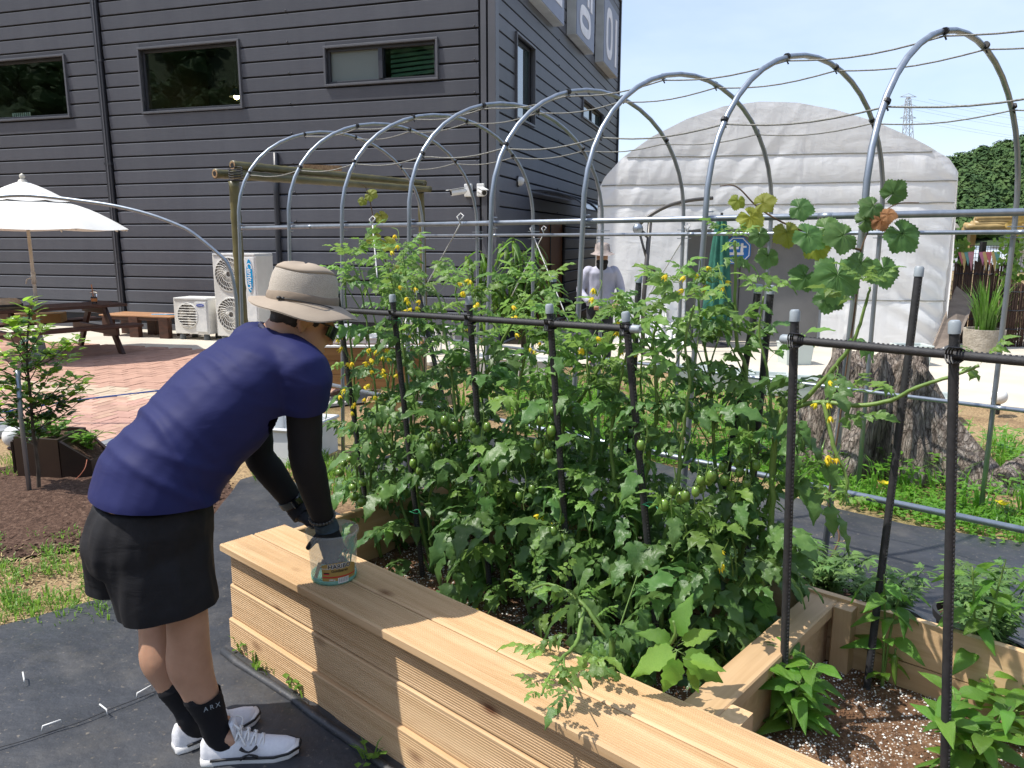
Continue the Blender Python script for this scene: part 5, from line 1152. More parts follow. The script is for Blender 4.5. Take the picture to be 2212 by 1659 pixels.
MT['green_cloth'] = mk('green_canvas', (.015, .10, .07), (.03, .16, .115), 10, .8, .3, 30)
gp = thing('closed_parasol', 'closed dark green parasol hanging beside the tent doorway', 'parasol', gz(1545, 752)); b0 = gz(1545, 752); Yg = b0.y
g = MB(); rows = []
for k in range(22):
    f = k / 21; z_ = .35 + 1.6 * f; r_ = .05 + .15 * (1 - f) ** .8 * (1.0 if f > .12 else .8); rows.append([b0 + V((r_ * (1 + .28 * math.sin(8 * a + k * .1)) * math.cos(a), r_ * (1 + .28 * math.sin(8 * a + k * .1)) * math.sin(a), z_ + .05 * math.sin(4 * a) * (1 - f))) for a in [2 * math.pi * j / 48 for j in range(48)]])
g.rings(rows); g.build('folded_cloth', MT['green_cloth'], gp, True)
g = MB(); g.tube([b0, b0 + V((0, 0, 2.0))], .02, 8); g.lathe([(.2, 0), (.2, .06), (.03, .1)], b0, 16, cap=True); g.build('pole', MT['dark'], gp)
# golf-ball shaped marker lamp on the concrete
p = gz(2165, 895); q = at(2158, 860, p.y); gb = thing('ball_lamp', 'small white dimpled ball lamp beside the far hoop leg', 'lamp', V((q.x, p.y, 0)))
g = MB(); g.lathe([(.072 * math.sin(math.pi * k / 14), -.072 * math.cos(math.pi * k / 14)) for k in range(15)], V((q.x, p.y, .17)), 20); g.build('ball', MT['opal'], gb, True); g = MB(); g.tube([V((q.x, p.y, 0)), V((q.x, p.y, .11))], .02, 8); g.build('spike', MT['black'], gb)

# ================================================================== TREE STUMP
t = NT('weathered_stump'); co = t.coord((1, 1, .22)); c = t.ramp(t.noise(co, 14, 8, .7, 1.5), [(.34, (.07, .055, .045)), (.46, (.25, .205, .17)), (.6, (.42, .37, .32)), (.8, (.55, .50, .45))])
vo = t.n('ShaderNodeTexVoronoi', feature='DISTANCE_TO_EDGE'); dm = t.n('ShaderNodeVectorMath', operation='ADD'); t.l(t.coord((8, 8, 1.7)), dm.inputs[0]); nn_ = t.n('ShaderNodeTexNoise'); nn_.inputs['Scale'].default_value = 6; t.l(co, nn_.inputs['Vector']); t.l(nn_.outputs['Color'], dm.inputs[1]); t.l(dm.outputs[0], vo.inputs['Vector']); ck = t.ramp(vo.outputs['Distance'], [(.0, .12), (.16, 1.0)]); c = t.mix(.5, c, ck, 'MULTIPLY'); t.bump(t.noise(co, 26, 8, .7, 1.0), .9, .04, t.bump(ck, .6, .03)); MT['stump'] = t.set(col=c, rough=.95, spec=.15)
SC = V((2.62, 5.42, 0)); stp = thing('tree_stump', 'big weathered grey tree stump with spreading roots and dark hollow', 'tree stump', SC)
g = MB(); rows = []; NA = 120
def root_len(a):
    v = 0
    for ra, rl, rw in ((-.75, .55, .30), (-.15, .42, .26), (-2.35, .22, .35), (2.6, .3, .4), (1.2, .25, .4), (-1.5, .12, .25)):
        d = (a - ra + math.pi) % (2 * math.pi) - math.pi; v += rl * math.exp(-(d / rw) ** 2)
    return v
for k in range(34):
    f = k / 33; z_ = .80 * f; rr = []
    for j in range(NA):
        a = 2 * math.pi * j / NA; r_ = .30 + .13 * (1 - f) + root_len(a) * (1 - f) ** 1.9
        r_ += .05 * noise.noise(V((math.cos(a) * 3.2, math.sin(a) * 3.2, z_ * .8))) + .075 * (abs(noise.noise(V((a * 7, z_ * 1.2, 1)))) - .25) + .05 * noise.noise(V((a * 13, z_ * 3, 5))) + .012 * noise.noise(V((a * 24, z_ * 5, 3)))
        d = (a + 1.95 + math.pi) % (2 * math.pi) - math.pi; hol = math.exp(-(d / .26) ** 2) * max(0, 1 - f * 1.7); r_ -= .2 * hol
        top = .12 * noise.noise(V((math.cos(a) * 2, math.sin(a) * 2, 9))) + .06 * noise.noise(V((a * 5, 2, 2)))
        r_ += .018 * noise.noise(V((a * 40, z_ * 9, 1))); rr.append(SC + V((r_ * math.cos(a + .25 * f), r_ * math.sin(a + .25 * f), z_ * (1 + top * 1.6) - .01)))
    rows.append(rr)
for q, dz in ((.8, -.04), (.5, -.12), (.15, -.05)): rows.append([SC + V(((p - SC).x * q, (p - SC).y * q, (p - SC).z + dz + .08 * noise.noise(V((p.x * 9, p.y * 9, q))))) for p in rows[33]])
g.rings(rows, cap=True); g.build('trunk', MT['stump'], stp, True)
lg_ = MB(); pts = catmull([gz(2160, 1040, .05), gz(2212, 1015, .10), gz(2290, 1000, .12), gz(2400, 1010, .1)], 6); lg_.tube(pts, [.06 + .03 * noise.noise(V((i * .5, 0, 0))) + (.03 if i > 3 else i * .01) for i in range(len(pts))], 14); tag(lg_.build('driftwood_log', MT['stump'], None, True), 'weathered grey log lying on the shavings at the yard side', 'log')
# ================================================================== PEOPLE
def remesh(mb, voxel, smooth_it, name, m, parent, fac=.5, disp=None, cuts=()):
    """one continuous skin grown round overlapping closed shapes"""
    me = mb.mesh('tmp', m); bm = bmesh.new(); bm.from_mesh(me); bmesh.ops.recalc_face_normals(bm, faces=bm.faces[:]); bm.to_mesh(me); bm.free()
    o = bpy.data.objects.new('tmp', me); COL.objects.link(o); md = o.modifiers.new('r', 'REMESH'); md.mode = 'VOXEL'; md.voxel_size = voxel
    dg = bpy.context.evaluated_depsgraph_get(); dg.update(); m2 = bpy.data.meshes.new_from_object(o.evaluated_get(dg)); bpy.data.objects.remove(o)
    bm = bmesh.new(); bm.from_mesh(m2)
    for i in range(smooth_it): bmesh.ops.smooth_vert(bm, verts=bm.verts[:], factor=fac, use_axis_x=True, use_axis_y=True, use_axis_z=True)
    if disp:
        bm.normal_update()
        for v in bm.verts: v.co += v.normal * disp(v.co)
    for co_, no_, rad in cuts:                             # trim a hem: drop what lies beyond the plane near co_
        fs = [f for f in bm.faces if (f.calc_center_median() - co_).length < rad]; es = {e for f in fs for e in f.edges}; vs = {v for f in fs for v in f.verts}
        bmesh.ops.bisect_plane(bm, geom=list(vs) + list(es) + fs, plane_co=co_, plane_no=no_)
        dead = [f for f in bm.faces if (f.calc_center_median() - co_).length < rad and (f.calc_center_median() - co_).dot(no_) > 1e-5]; bmesh.ops.delete(bm, geom=dead, context='FACES')
    bm.to_mesh(m2); bm.free(); m2.name = name; m2.materials.clear(); m2.materials.append(m); m2.polygons.foreach_set('use_smooth', [True] * len(m2.polygons))
    ob = bpy.data.objects.new(name, m2); COL.objects.link(ob)
    if parent is not None: ob.parent = parent; ob.matrix_parent_inverse = INV.get(parent, Matrix()); INV[ob] = Matrix()
    return ob
def sect(c, u, v, ru, rv, n=22, pw=2.2): 
    out = []
    for j in range(n):
        a = 2 * math.pi * j / n; ca, sa = math.cos(a), math.sin(a); k = (abs(ca) ** pw + abs(sa) ** pw) ** (-1 / pw); out.append(V(c) + u * (ru * ca * k) + v * (rv * sa * k))
    return out
def limb(mb, pr, seg=5, n=14):
    ps = catmull([p for p, r in pr], seg); rs = []
    for i in range(len(ps)):
        f = i / seg; k = min(int(f), len(pr) - 2); t_ = f - k; t_ = t_ * t_ * (3 - 2 * t_); rs.append(pr[k][1] * (1 - t_) + pr[k + 1][1] * t_)
    d0 = (ps[0] - ps[1]).normalized(); d1 = (ps[-1] - ps[-2]).normalized()
    ps = [ps[0] + d0 * rs[0] * .8, ps[0] + d0 * rs[0] * .45] + ps + [ps[-1] + d1 * rs[-1] * .45, ps[-1] + d1 * rs[-1] * .8]
    rs = [rs[0] * .45, rs[0] * .85] + rs + [rs[-1] * .85, rs[-1] * .45]; mb.tube(ps, rs, n)
def ball(mb, c, rx, ry, rz, M3=None, n=14): mb.lathe([(max(.02, math.sin(math.pi * k / n)), -math.cos(math.pi * k / n)) for k in range(n + 1)], (0, 0, 0), 18, cap=True); q = 18 * (n + 1); 
def ellip(mb, c, rx, ry, rz, M3=None):
    n = 12; b = len(mb.v)
    for k in range(n + 1):
        a = math.pi * k / n; s_ = max(.03, math.sin(a))
        for j in range(18): p = V((rx * s_ * math.cos(2 * math.pi * j / 18), ry * s_ * math.sin(2 * math.pi * j / 18), -rz * math.cos(a))); mb.v.append(V(c) + (M3 @ p if M3 else p))
    for k in range(n):
        for j in range(18): mb.f.append([b + k * 18 + j, b + k * 18 + (j + 1) % 18, b + (k + 1) * 18 + (j + 1) % 18, b + (k + 1) * 18 + j]); mb.mi.append(0)
    mb.f.append([b + j for j in range(18)][::-1]); mb.mi.append(0); mb.f.append([b + n * 18 + j for j in range(18)]); mb.mi.append(0)
t = NT('skin'); co = t.coord(); c = t.ramp(t.noise(co, 18, 5), [(.3, (.50, .285, .185)), (.7, (.42, .23, .145))]); t.bump(t.noise(co, 260, 3), .2, .001); MT['skin'] = t.set(col=c, rough=.5, sss=.08, spec=.4)
t = NT('navy_jersey'); co = t.coord(); c = t.ramp(t.noise(co, 5, 4), [(.3, (.018, .022, .094)), (.7, (.015, .018, .080))])
wr = t.n('ShaderNodeTexWave'); b1 = t.bump(t.noise(t.coord((6, 6, 14), (.5, .9, .3)), 1, 3, .5, .8), .22, .012); t.bump(t.noise(co, 420, 2), .25, .0006, b1); MT['navy'] = t.set(col=c, rough=.66, spec=.18)
t = NT('black_shorts'); co = t.coord(); c = t.ramp(t.noise(co, 30, 4), [(.3, (.008, .008, .010)), (.7, (.012, .012, .015))]); b1 = t.bump(t.noise(t.coord((5, 5, 16)), 1, 3, .5, .8), .35, .012); t.bump(t.noise(co, 300, 2), .3, .001, b1); MT['shorts'] = t.set(col=c, rough=.75, spec=.3)
MT['blackcloth'] = mk('black_stretch_cloth', (.010, .010, .013), None, 30, .75, .3, 300, .001, spec=.3); MT['glove'] = mk('knit_glove', (.013, .014, .018), (.02, .021, .026), 60, .85, .6, 260, .002, spec=.25); MT['cuff'] = mk('glove_cuff', (.035, .06, .085), (.025, .04, .055), 60, .9, .8, 160, .003)
MT['hair'] = mk('black_hair', (.012, .011, .011), (.03, .028, .028), 60, .6, .6, 200, .004); MT['khaki'] = mk('khaki_cloth', (.36, .295, .225), (.31, .25, .19), 12, .8, .3, 220, .001); MT['khaki_d'] = mk('khaki_band', (.26, .205, .15), (.20, .155, .115), 9, .8, .4, 60, .004)
t = NT('hat_mesh'); co = t.coord(); vo = t.n('ShaderNodeTexVoronoi'); t.l(co, vo.inputs['Vector']); vo.inputs['Scale'].default_value = 420; c = t.ramp(vo.outputs['Distance'], [(.2, (.33, .29, .24)), (.6, (.45, .405, .345))]); t.bump(vo.outputs['Distance'], .5, .002); MT['hatmesh'] = t.set(col=c, rough=.85)
MT['shoe'] = mk('white_shoe_mesh', (.76, .76, .78), (.70, .70, .73), 120, .6, .3, 300, .001); MT['shoe_s'] = mk('white_sole', (.80, .79, .77), (.72, .71, .69), 12, .5); MT['lens'] = mk('dark_lens', (.006, .006, .007), None, 3, .06, spec=.8)
FV, RV = V((.766, .643, 0)), V((.643, -.766, 0)); LV = -RV
J = {k: at(*v) for k, v in dict(hip=(328, 1085, 2.18), mid=(408, 945, 2.25), chest=(512, 838, 2.33), sh=(586, 768, 2.40), neck=(612, 722, 2.43), head=(657, 690, 2.43), kneeR=(404, 1330, 2.12), kneeL=(340, 1326, 2.26), elbR=(660, 985, 2.33), wrR=(697, 1120, 2.47), elbL=(560, 985, 2.58), wrL=(640, 1095, 2.64), shR=(655, 800, 2.27)).items()}
shL = J['sh'] + LV * .19 + V((0, 0, -.03)); ankR = V((-.915, 2.14, .095)); ankL = V((-1.018, 2.205, .095))
man = thing('person', 'person in navy t-shirt, black shorts and khaki sun hat bending over the bed', 'person', V((-.92, 2.2, 0)))
HF = V((math.sin(R(64)), math.cos(R(64)), 0)); HR = V((HF.y, -HF.x, 0)); tilt = R(26)
hf = (HF * math.cos(tilt) - V((0, 0, 1)) * math.sin(tilt)); hu = (HF * math.sin(tilt) + V((0, 0, 1)) * math.cos(tilt)); HC = J['head']; HM = basis(hf, -HR, hu)      # head axes: x forward, y left, z up
def hp_(x, y, z): return HC + hf * x - HR * y + hu * z
# --- body: head, neck, trunk, legs and arms in one skin
b = MB(); ellip(b, hp_(-.012, 0, .03), .098, .078, .098, HM); ellip(b, hp_(.022, 0, -.045), .072, .064, .078, HM); limb(b, [(hp_(.058, 0, -.098), .024), (hp_(.066, 0, -.104), .022)])
b.hexa([hp_(.085, -.010, .0), hp_(.085, .010, .0), hp_(.085, .017, -.046), hp_(.085, -.017, -.046), hp_(.094, -.007, .004), hp_(.094, .007, .004), hp_(.120, .011, -.044), hp_(.120, -.011, -.044)])
limb(b, [(hp_(.086, -.018, -.072), .010), (hp_(.092, 0, -.073), .011), (hp_(.086, .018, -.072), .010)])
limb(b, [(hp_(.084, -.03, .012), .012), (hp_(.09, 0, .010), .012), (hp_(.084, .03, .012), .012)])
for s_ in (-1, 1):                                         # ears
    e = hp_(-.012, s_ * .079, -.012); limb(b, [(e + hu * .030 - hf * .004, .008), (e + hu * .018 - hf * .016 - HR * s_ * .010, .0075), (e - hu * .008 - hf * .015 - HR * s_ * .010, .007), (e - hu * .03 + hf * .004, .0075)], 4, 8); ellip(b, e, .016, .006, .028, HM)
limb(b, [(hp_(-.035, 0, -.06), .062), (J['neck'] * .6 + HC * .4 - hf * .01, .060), (J['neck'], .066), (J['sh'], .10)])
tg = (J['sh'] - J['hip']).normalized(); bk = RV.cross(tg).normalized()
rings = []
for p, ru, rv in ((J['hip'] - tg * .08, .12, .15), (J['hip'], .13, .155), (J['mid'], .125, .15), (J['chest'], .13, .165), (J['sh'], .10, .15), (J['neck'], .06, .07)): rings.append(sect(p, bk, RV, ru, rv))
b.rings(rings)
hipR, hipL = J['hip'] + RV * .085 - V((0, 0, .06)), J['hip'] + LV * .085 - V((0, 0, .06))
def cf(k, a, f): return k * (1 - f) + a * f
for hip, kn, an, ft in ((hipR, J['kneeR'], ankR, V((.99, .15, 0))), (hipL, J['kneeL'], ankL, V((.8, .6, 0)))):
    limb(b, [(hip, .095), (cf(hip, kn, .5), .088), (cf(hip, kn, .9), .066), (kn, .060), (cf(kn, an, .18) - ft * .012, .061), (cf(kn, an, .38) - ft * .026, .066), (cf(kn, an, .62) - ft * .016, .053), (cf(kn, an, .88), .037), (an, .036), (an + ft * .10 - V((0, 0, .045)), .03)], 4)
limb(b, [(J['shR'] - RV * .03, .062), (J['shR'] * .6 + J['elbR'] * .4, .050), (J['elbR'], .044), (J['elbR'] * .7 + J['wrR'] * .3, .043), (J['wrR'], .030), (J['wrR'] + V((.008, .02, -.03)), .028)], 4)
limb(b, [(shL, .062), (shL * .6 + J['elbL'] * .4, .050), (J['elbL'], .044), (J['elbL'] * .7 + J['wrL'] * .3, .043), (J['wrL'], .030)], 4)
body = remesh(b, .0075, 3, 'body', MT['skin'], man)
# --- hair under the hat
h = MB(); ellip(h, hp_(-.022, 0, .034), .099, .0825, .098, HM); limb(h, [(hp_(-.075, -.03, -.025), .018), (hp_(-.08, 0, -.032), .020), (hp_(-.075, .03, -.025), .018)])
for s_ in (-1, 1): limb(h, [(hp_(.03, s_ * .068, .03), .010), (hp_(.028, s_ * .068, .005), .007), (hp_(.026, s_ * .067, -.008), .004)])
remesh(h, .006, 2, 'hair', MT['hair'], man, disp=lambda p: .0015 * noise.noise(p * 160))
# --- shirt
def wrinkle(p):
    q = p - J['chest']; along = q.dot(tg); side = q.dot(bk)
    w_ = .0045 * max(0, noise.noise(V((along * 34 + side * 14, side * 9, 2)))) * math.exp(-((along - .03) / .14) ** 2)
    w_ += .010 * noise.noise(V((p.x * 9, p.y * 9, p.z * 7))) * math.exp(-((along + .30) / .12) ** 2)
    # drawn folds: from the shoulder blade to the neck, and bunching at the waist
    for (o_, wd, ln, am, sl) in ((.11, .009, .10, .0035, .8), (.065, .012, .12, .0045, 1.1), (.0, .009, .09, .003, 1.5), (-.05, .014, .12, .002, .9)):
        dd = along - o_ - side * .35 * sl + .1; w_ += am * math.exp(-(dd / wd) ** 2) * math.exp(-((q.dot(RV) - .08) / ln) ** 2) * (1 if side > 0 else .3)
    for (o_, wd, am, sl) in ((-.29, .016, .010, .5), (-.24, .014, .007, -.3), (-.20, .013, .005, .2), (-.33, .014, .008, -.1)):
        dd = along - o_ - side * sl; w_ += am * math.exp(-(dd / wd) ** 2) * (.4 + .6 * max(0, noise.noise(V((side * 6, o_ * 30, 1))) + .4))
    return w_ + .003 * noise.noise(p * 12) - .002 * abs(noise.noise(V((along * 9, side * 5, 6))))
s = MB(); rings = []; hemu = V((-.766, -.643, .08)).normalized()
for (x, y, Y, ru, rv, wb_) in ((331, 1125, 2.18, .172, .212, 0), (332, 1082, 2.18, .171, .210, 0), (334, 1062, 2.18, .170, .208, .05), (349, 1022, 2.20, .166, .205, .45), (378, 987, 2.22, .155, .202, .8), (410, 947, 2.25, .150, .202, 1), (463, 892, 2.29, .151, .208, 1), (513, 839, 2.33, .147, .212, 1), (560, 790, 2.37, .128, .205, 1), (592, 760, 2.40, .098, .165, 1), (610, 735, 2.42, .074, .100, 1)): rings.append(sect(at(x, y, Y), (bk * wb_ + hemu * (1 - wb_)).normalized(), RV, ru, rv, 26, 2.4))
s.rings(rings)
limb(s, [(J['sh'] + RV * .10 - V((0, 0, .02)), .105), (J['shR'] + V((0, 0, -.01)), .086), (J['shR'] * .7 + J['elbR'] * .3, .078), (J['shR'] * .45 + J['elbR'] * .55, .064)], 4); limb(s, [(J['sh'] + LV * .10, .105), (shL, .086), (shL * .7 + J['elbL'] * .3, .076), (shL * .45 + J['elbL'] * .55, .064)], 4)
hn = RV.cross(hemu).normalized(); hn = hn if hn.z < 0 else -hn
shirt = remesh(s, .008, 6, 'shirt', MT['navy'], man, disp=wrinkle, cuts=((at(332, 1068, 2.18), hn, .36), (J['shR'] * .57 + J['elbR'] * .43, (J['elbR'] - J['shR']).normalized(), .13), (shL * .57 + J['elbL'] * .43, (J['elbL'] - shL).normalized(), .13)))
g = MB(); nd = (HC - J['sh']).normalized(); nu = RV.cross(nd).normalized(); cr = sect(J['neck'] - nd * .022, nu, (nd.cross(nu)).normalized(), .071, .076, 28, 2); g.tube(cr + [cr[0]], .0085, 8); MT['navy_d'] = mk('navy_rib', (.016, .017, .06), None, 9, .7); g.build('collar', MT['navy_d'], shirt, True)
# --- shorts
s = MB(); rings = []
for (x, y, Y, ru, rv) in ((326, 1072, 2.18, .150, .185), (326, 1110, 2.18, .168, .200), (320, 1160, 2.18, .178, .205), (318, 1200, 2.18, .165, .200)): rings.append(sect(at(x, y, Y), FV, RV, ru, rv, 26, 2.3))
s.rings(rings)
for sx, pts in ((1, ((345, 1150, 2.13, .15, .12), (352, 1230, 2.11, .148, .118), (364, 1290, 2.10, .142, .112), (369, 1322, 2.10, .138, .110), (371, 1370, 2.10, .134, .108))), (-1, ((285, 1140, 2.27, .14, .11), (276, 1200, 2.28, .125, .105), (272, 1245, 2.29, .112, .10), (272, 1266, 2.29, .110, .099), (273, 1310, 2.29, .108, .098)))):
    s.rings([sect(at(x, y, Y), FV, RV, ru, rv, 24, 2.2) for x, y, Y, ru, rv in pts])
hR, hL = at(369, 1311, 2.10), at(272, 1262, 2.29); dn_ = V((.06, .0, -1)).normalized()
shorts = remesh(s, .008, 4, 'shorts', MT['shorts'], man, cuts=((hR, dn_, .17), (hL, V((.0, .0, -1)), .16)), disp=lambda p: .010 * noise.noise(V((p.x * 15, p.y * 15, p.z * 4))) + .004 * noise.noise(V((p.x * 30, p.y * 30, p.z * 12))))
# --- arm sleeves, gloves, watch, beads
def tubepart(name, pr, m, parent, seg=5, n=16):
    g = MB(); ps = catmull([p for p, r in pr], seg); rs = []
    for i in range(len(ps)): f = i / seg; k = min(int(f), len(pr) - 2); t_ = f - k; rs.append((pr[k][1] * (1 - t_) + pr[k + 1][1] * t_) * (1 + .012 * math.sin(i * 2.3)))
    g.tube(ps, rs, n); return g.build(name, m, parent, True, angle=.9)
uR = J['shR'] * .62 + J['elbR'] * .38
tubepart('arm_sleeve', [(J['shR'] * .8 + J['elbR'] * .2, .053), (uR, .056), (J['elbR'] * .8 + J['shR'] * .2, .053), (J['elbR'], .051), (J['elbR'] * .75 + J['wrR'] * .25, .053), (J['elbR'] * .4 + J['wrR'] * .6, .046), (J['wrR'], .036)], MT['blackcloth'], man)
tubepart('arm_sleeve', [(shL * .7 + J['elbL'] * .3, .058), (J['elbL'] * .8 + shL * .2, .053), (J['elbL'], .051), (J['elbL'] * .7 + J['wrL'] * .3, .052), (J['elbL'] * .3 + J['wrL'] * .7, .043), (J['wrL'], .037)], MT['blackcloth'], man)
def glove(name, wr, d, nrm, curl, spread, parent, side=1):
    d = V(d).normalized(); nrm = (V(nrm) - d * V(nrm).dot(d)).normalized(); x = d.cross(nrm) * side; g = MB()          # x: towards the thumb
    limb(g, [(wr - d * .012, .030), (wr + d * .02, .031)], 3, 10)
    g.rings([sect(wr + d * a + nrm * .002, x, nrm, ru, rv, 16, 2.6) for a, ru, rv in ((.01, .030, .021), (.04, .039, .021), (.075, .043, .018), (.092, .042, .015))])
    for i, (off, L) in enumerate(((.031, .072), (.0105, .080), (-.0105, .075), (-.031, .058))):
        p = wr + d * (.088 - .004 * abs(off) * 100 * .3) + x * off; dd = (d + x * off * spread * 6).normalized(); pts = [(p - dd * .02, .0105)]
        for k, (fl, rr) in enumerate(((.42, .0102), (.33, .0094), (.25, .0082))):
            dd = (Matrix.Rotation(curl[i] * (1.0 + .25 * k), 3, x * side) @ dd).normalized(); p = p + dd * L * fl; pts.append((p, rr))
        limb(g, pts, 3, 9)
    p = wr + d * .03 + x * .032; dd = (d * .6 + x * .75 - nrm * .25).normalized(); pts = [(p - dd * .012, .014)]
    for k, L in enumerate((.038, .03)): dd = (dd + d * .25 - nrm * .25).normalized(); p = p + dd * L; pts.append((p, .0118 - .0018 * k))
    limb(g, pts, 3, 9); return remesh(g, .0036, 3, name, MT['glove'], parent)
TUB = gz(722, 1246, BTOP); TUB.z = BTOP + .001
wR = J['wrR'] + V((.006, .016, -.022)); dR = (V((TUB.x + .004, TUB.y - .012, BTOP + .085)) - wR)
gR = glove('glove', wR, dR, V((.55, -.75, .25)), [.25, .32, .38, .42], .35, man, 1)
tubepart('glove_cuff', [(J['wrR'] - dR.normalized() * -.002, .0385), (wR + dR.normalized() * .012, .039), (wR + dR.normalized() * .026, .041)], MT['cuff'], gR, 3)
wL = J['wrL'] + V((.012, -.002, -.018)); dL = (V((TUB.x - .062, TUB.y + .055, BTOP + .155)) - wL)
gL = glove('glove', wL, dL, V((-.2, .5, .8)), [.30, .36, .40, .42], .2, man, -1)
tubepart('glove_cuff', [(J['wrL'], .039), (wL + dL.normalized() * .02, .040)], MT['glove'], gL, 3)
ax = (J['wrL'] - J['elbL']).normalized(); wc = J['wrL'] - ax * .035; wa = ax.orthogonal().normalized(); wb = ax.cross(wa)
MT['watch'] = mk('slate_band', (.045, .06, .065), None, 9, .5); g = MB(); rows = [[wc + ax * o_ + (wa * math.cos(q) + wb * math.sin(q)) * r_ for q in [2 * math.pi * j / 24 for j in range(24)]] for o_, r_ in ((-.013, .042), (-.013, .0455), (.013, .0455), (.013, .042))]; g.rings(rows, cap=False); wt = g.build('watch', MT['watch'], man, True, angle=.6)
fd = V((.35, -.75, .45)); fd = (fd - ax * fd.dot(ax)).normalized(); g = MB(); g.box(wc + fd * .048, (.034, .038, .011), basis(ax, fd.cross(ax), fd)); g.build('watch_face', MT['lens'], wt, bevel=.005)
axr = (J['wrR'] - J['elbR']).normalized(); wc = J['wrR'] - axr * .012; wa = axr.orthogonal().normalized(); wb = axr.cross(wa); bead = MB()
for j in range(24): q = 2 * math.pi * j / 24; ellip(bead, wc + (wa * math.cos(q) + wb * math.sin(q)) * .0405 + axr * .004 * math.sin(q * 2), .0055, .0055, .0055)
bead.build('bead_bracelet', mk('dark_bead', (.03, .03, .032), (.08, .075, .06), 90, .4), man, True)
# --- hat
ht_t = R(9); ha = (HF * math.sin(ht_t) + V((0, 0, 1)) * math.cos(ht_t)); hx = (HF * math.cos(ht_t) - V((0, 0, 1)) * math.sin(ht_t)); HO = at(653, 660, 2.43); HTM = basis(hx, -HR, ha)
hat = thing('tmp_hat', '', '', HO) if False else None
g = MB(); rows = []
for r_, z_ in ((.170, -.020), (.166, -.016), (.150, -.007), (.128, .004), (.108, .012), (.100, .016)):
    rr = []
    for j in range(56):
        a = 2 * math.pi * j / 56; f = (r_ - .1) / .07; rr.append(HO + HTM @ V((r_ * 1.0 * math.cos(a) + .006, r_ * .94 * math.sin(a), z_ + f * (.012 * math.cos(2 * a + .5) - .010 * math.cos(a) + .004 * math.sin(5 * a)))))
    rows.append(rr)
g.rings(rows + [[p - ha * .0035 for p in rr] for rr in rows[::-1]], cap=False); hatb = g.build('sun_hat', MT['khaki'], man, True)
def hatrings(prof, name, m): 
    g = MB(); g.rings([[HO + HTM @ V((r_ * 1.12 * math.cos(a), r_ * .97 * math.sin(a), z_ + .003 * math.sin(3 * a + z_ * 40))) for a in [2 * math.pi * j / 48 for j in range(48)]] for r_, z_ in prof], cap=(name == 'crown_top')); return g.build(name, m, hatb, True)
hatrings(((.100, .010), (.101, .018), (.0995, .036), (.097, .039)), 'hat_band', MT['khaki_d']); hatrings(((.0965, .036), (.0945, .062), (.090, .090), (.083, .108)), 'mesh_crown', MT['hatmesh']); hatrings(((.0845, .106), (.078, .116), (.062, .126), (.035, .132), (.008, .133)), 'crown_top', MT['khaki'])
g = MB(); p = HO + HTM @ V((-.085, -.068, .018)); ellip(g, p, .008, .007, .006); ellip(g, p + hx * .012 - HR * -.004, .007, .006, .006); g.tube(catmull([p, p + hx * .05 + HR * .03, p + hx * .12 + HR * .045 - ha * .004, p + hx * .165 + HR * .02 - ha * .012], 4), .0018, 5); g.build('toggle_cord', MT['black'], hatb, True)
# --- sunglasses
g = MB()
for s_ in (-1, 1):
    rows = []
    for i in range(7): f = i / 6; rows.append([hp_(.108 - .045 * f ** 2, s_ * (.008 + .062 * f), .012 - .046 * k * (1 - .25 * f) + .004) for k in (0, .35, .7, 1.0)])
    g.grid(rows); g.grid([[p + hf * .003 for p in r_] for r_ in rows])
sg_ = g.build('sunglasses', MT['lens'], man, True)
g = MB()
for s_ in (-1, 1): g.tube([hp_(.066, s_ * .072, .012), hp_(.03, s_ * .082, .012), hp_(-.015, s_ * .084, .014), hp_(-.03, s_ * .08, .0)], .0032, 6)
g.tube([hp_(.110, -.012, .008), hp_(.113, 0, .009), hp_(.110, .012, .008)], .003, 6); g.build('temple', MT['black'], sg_)
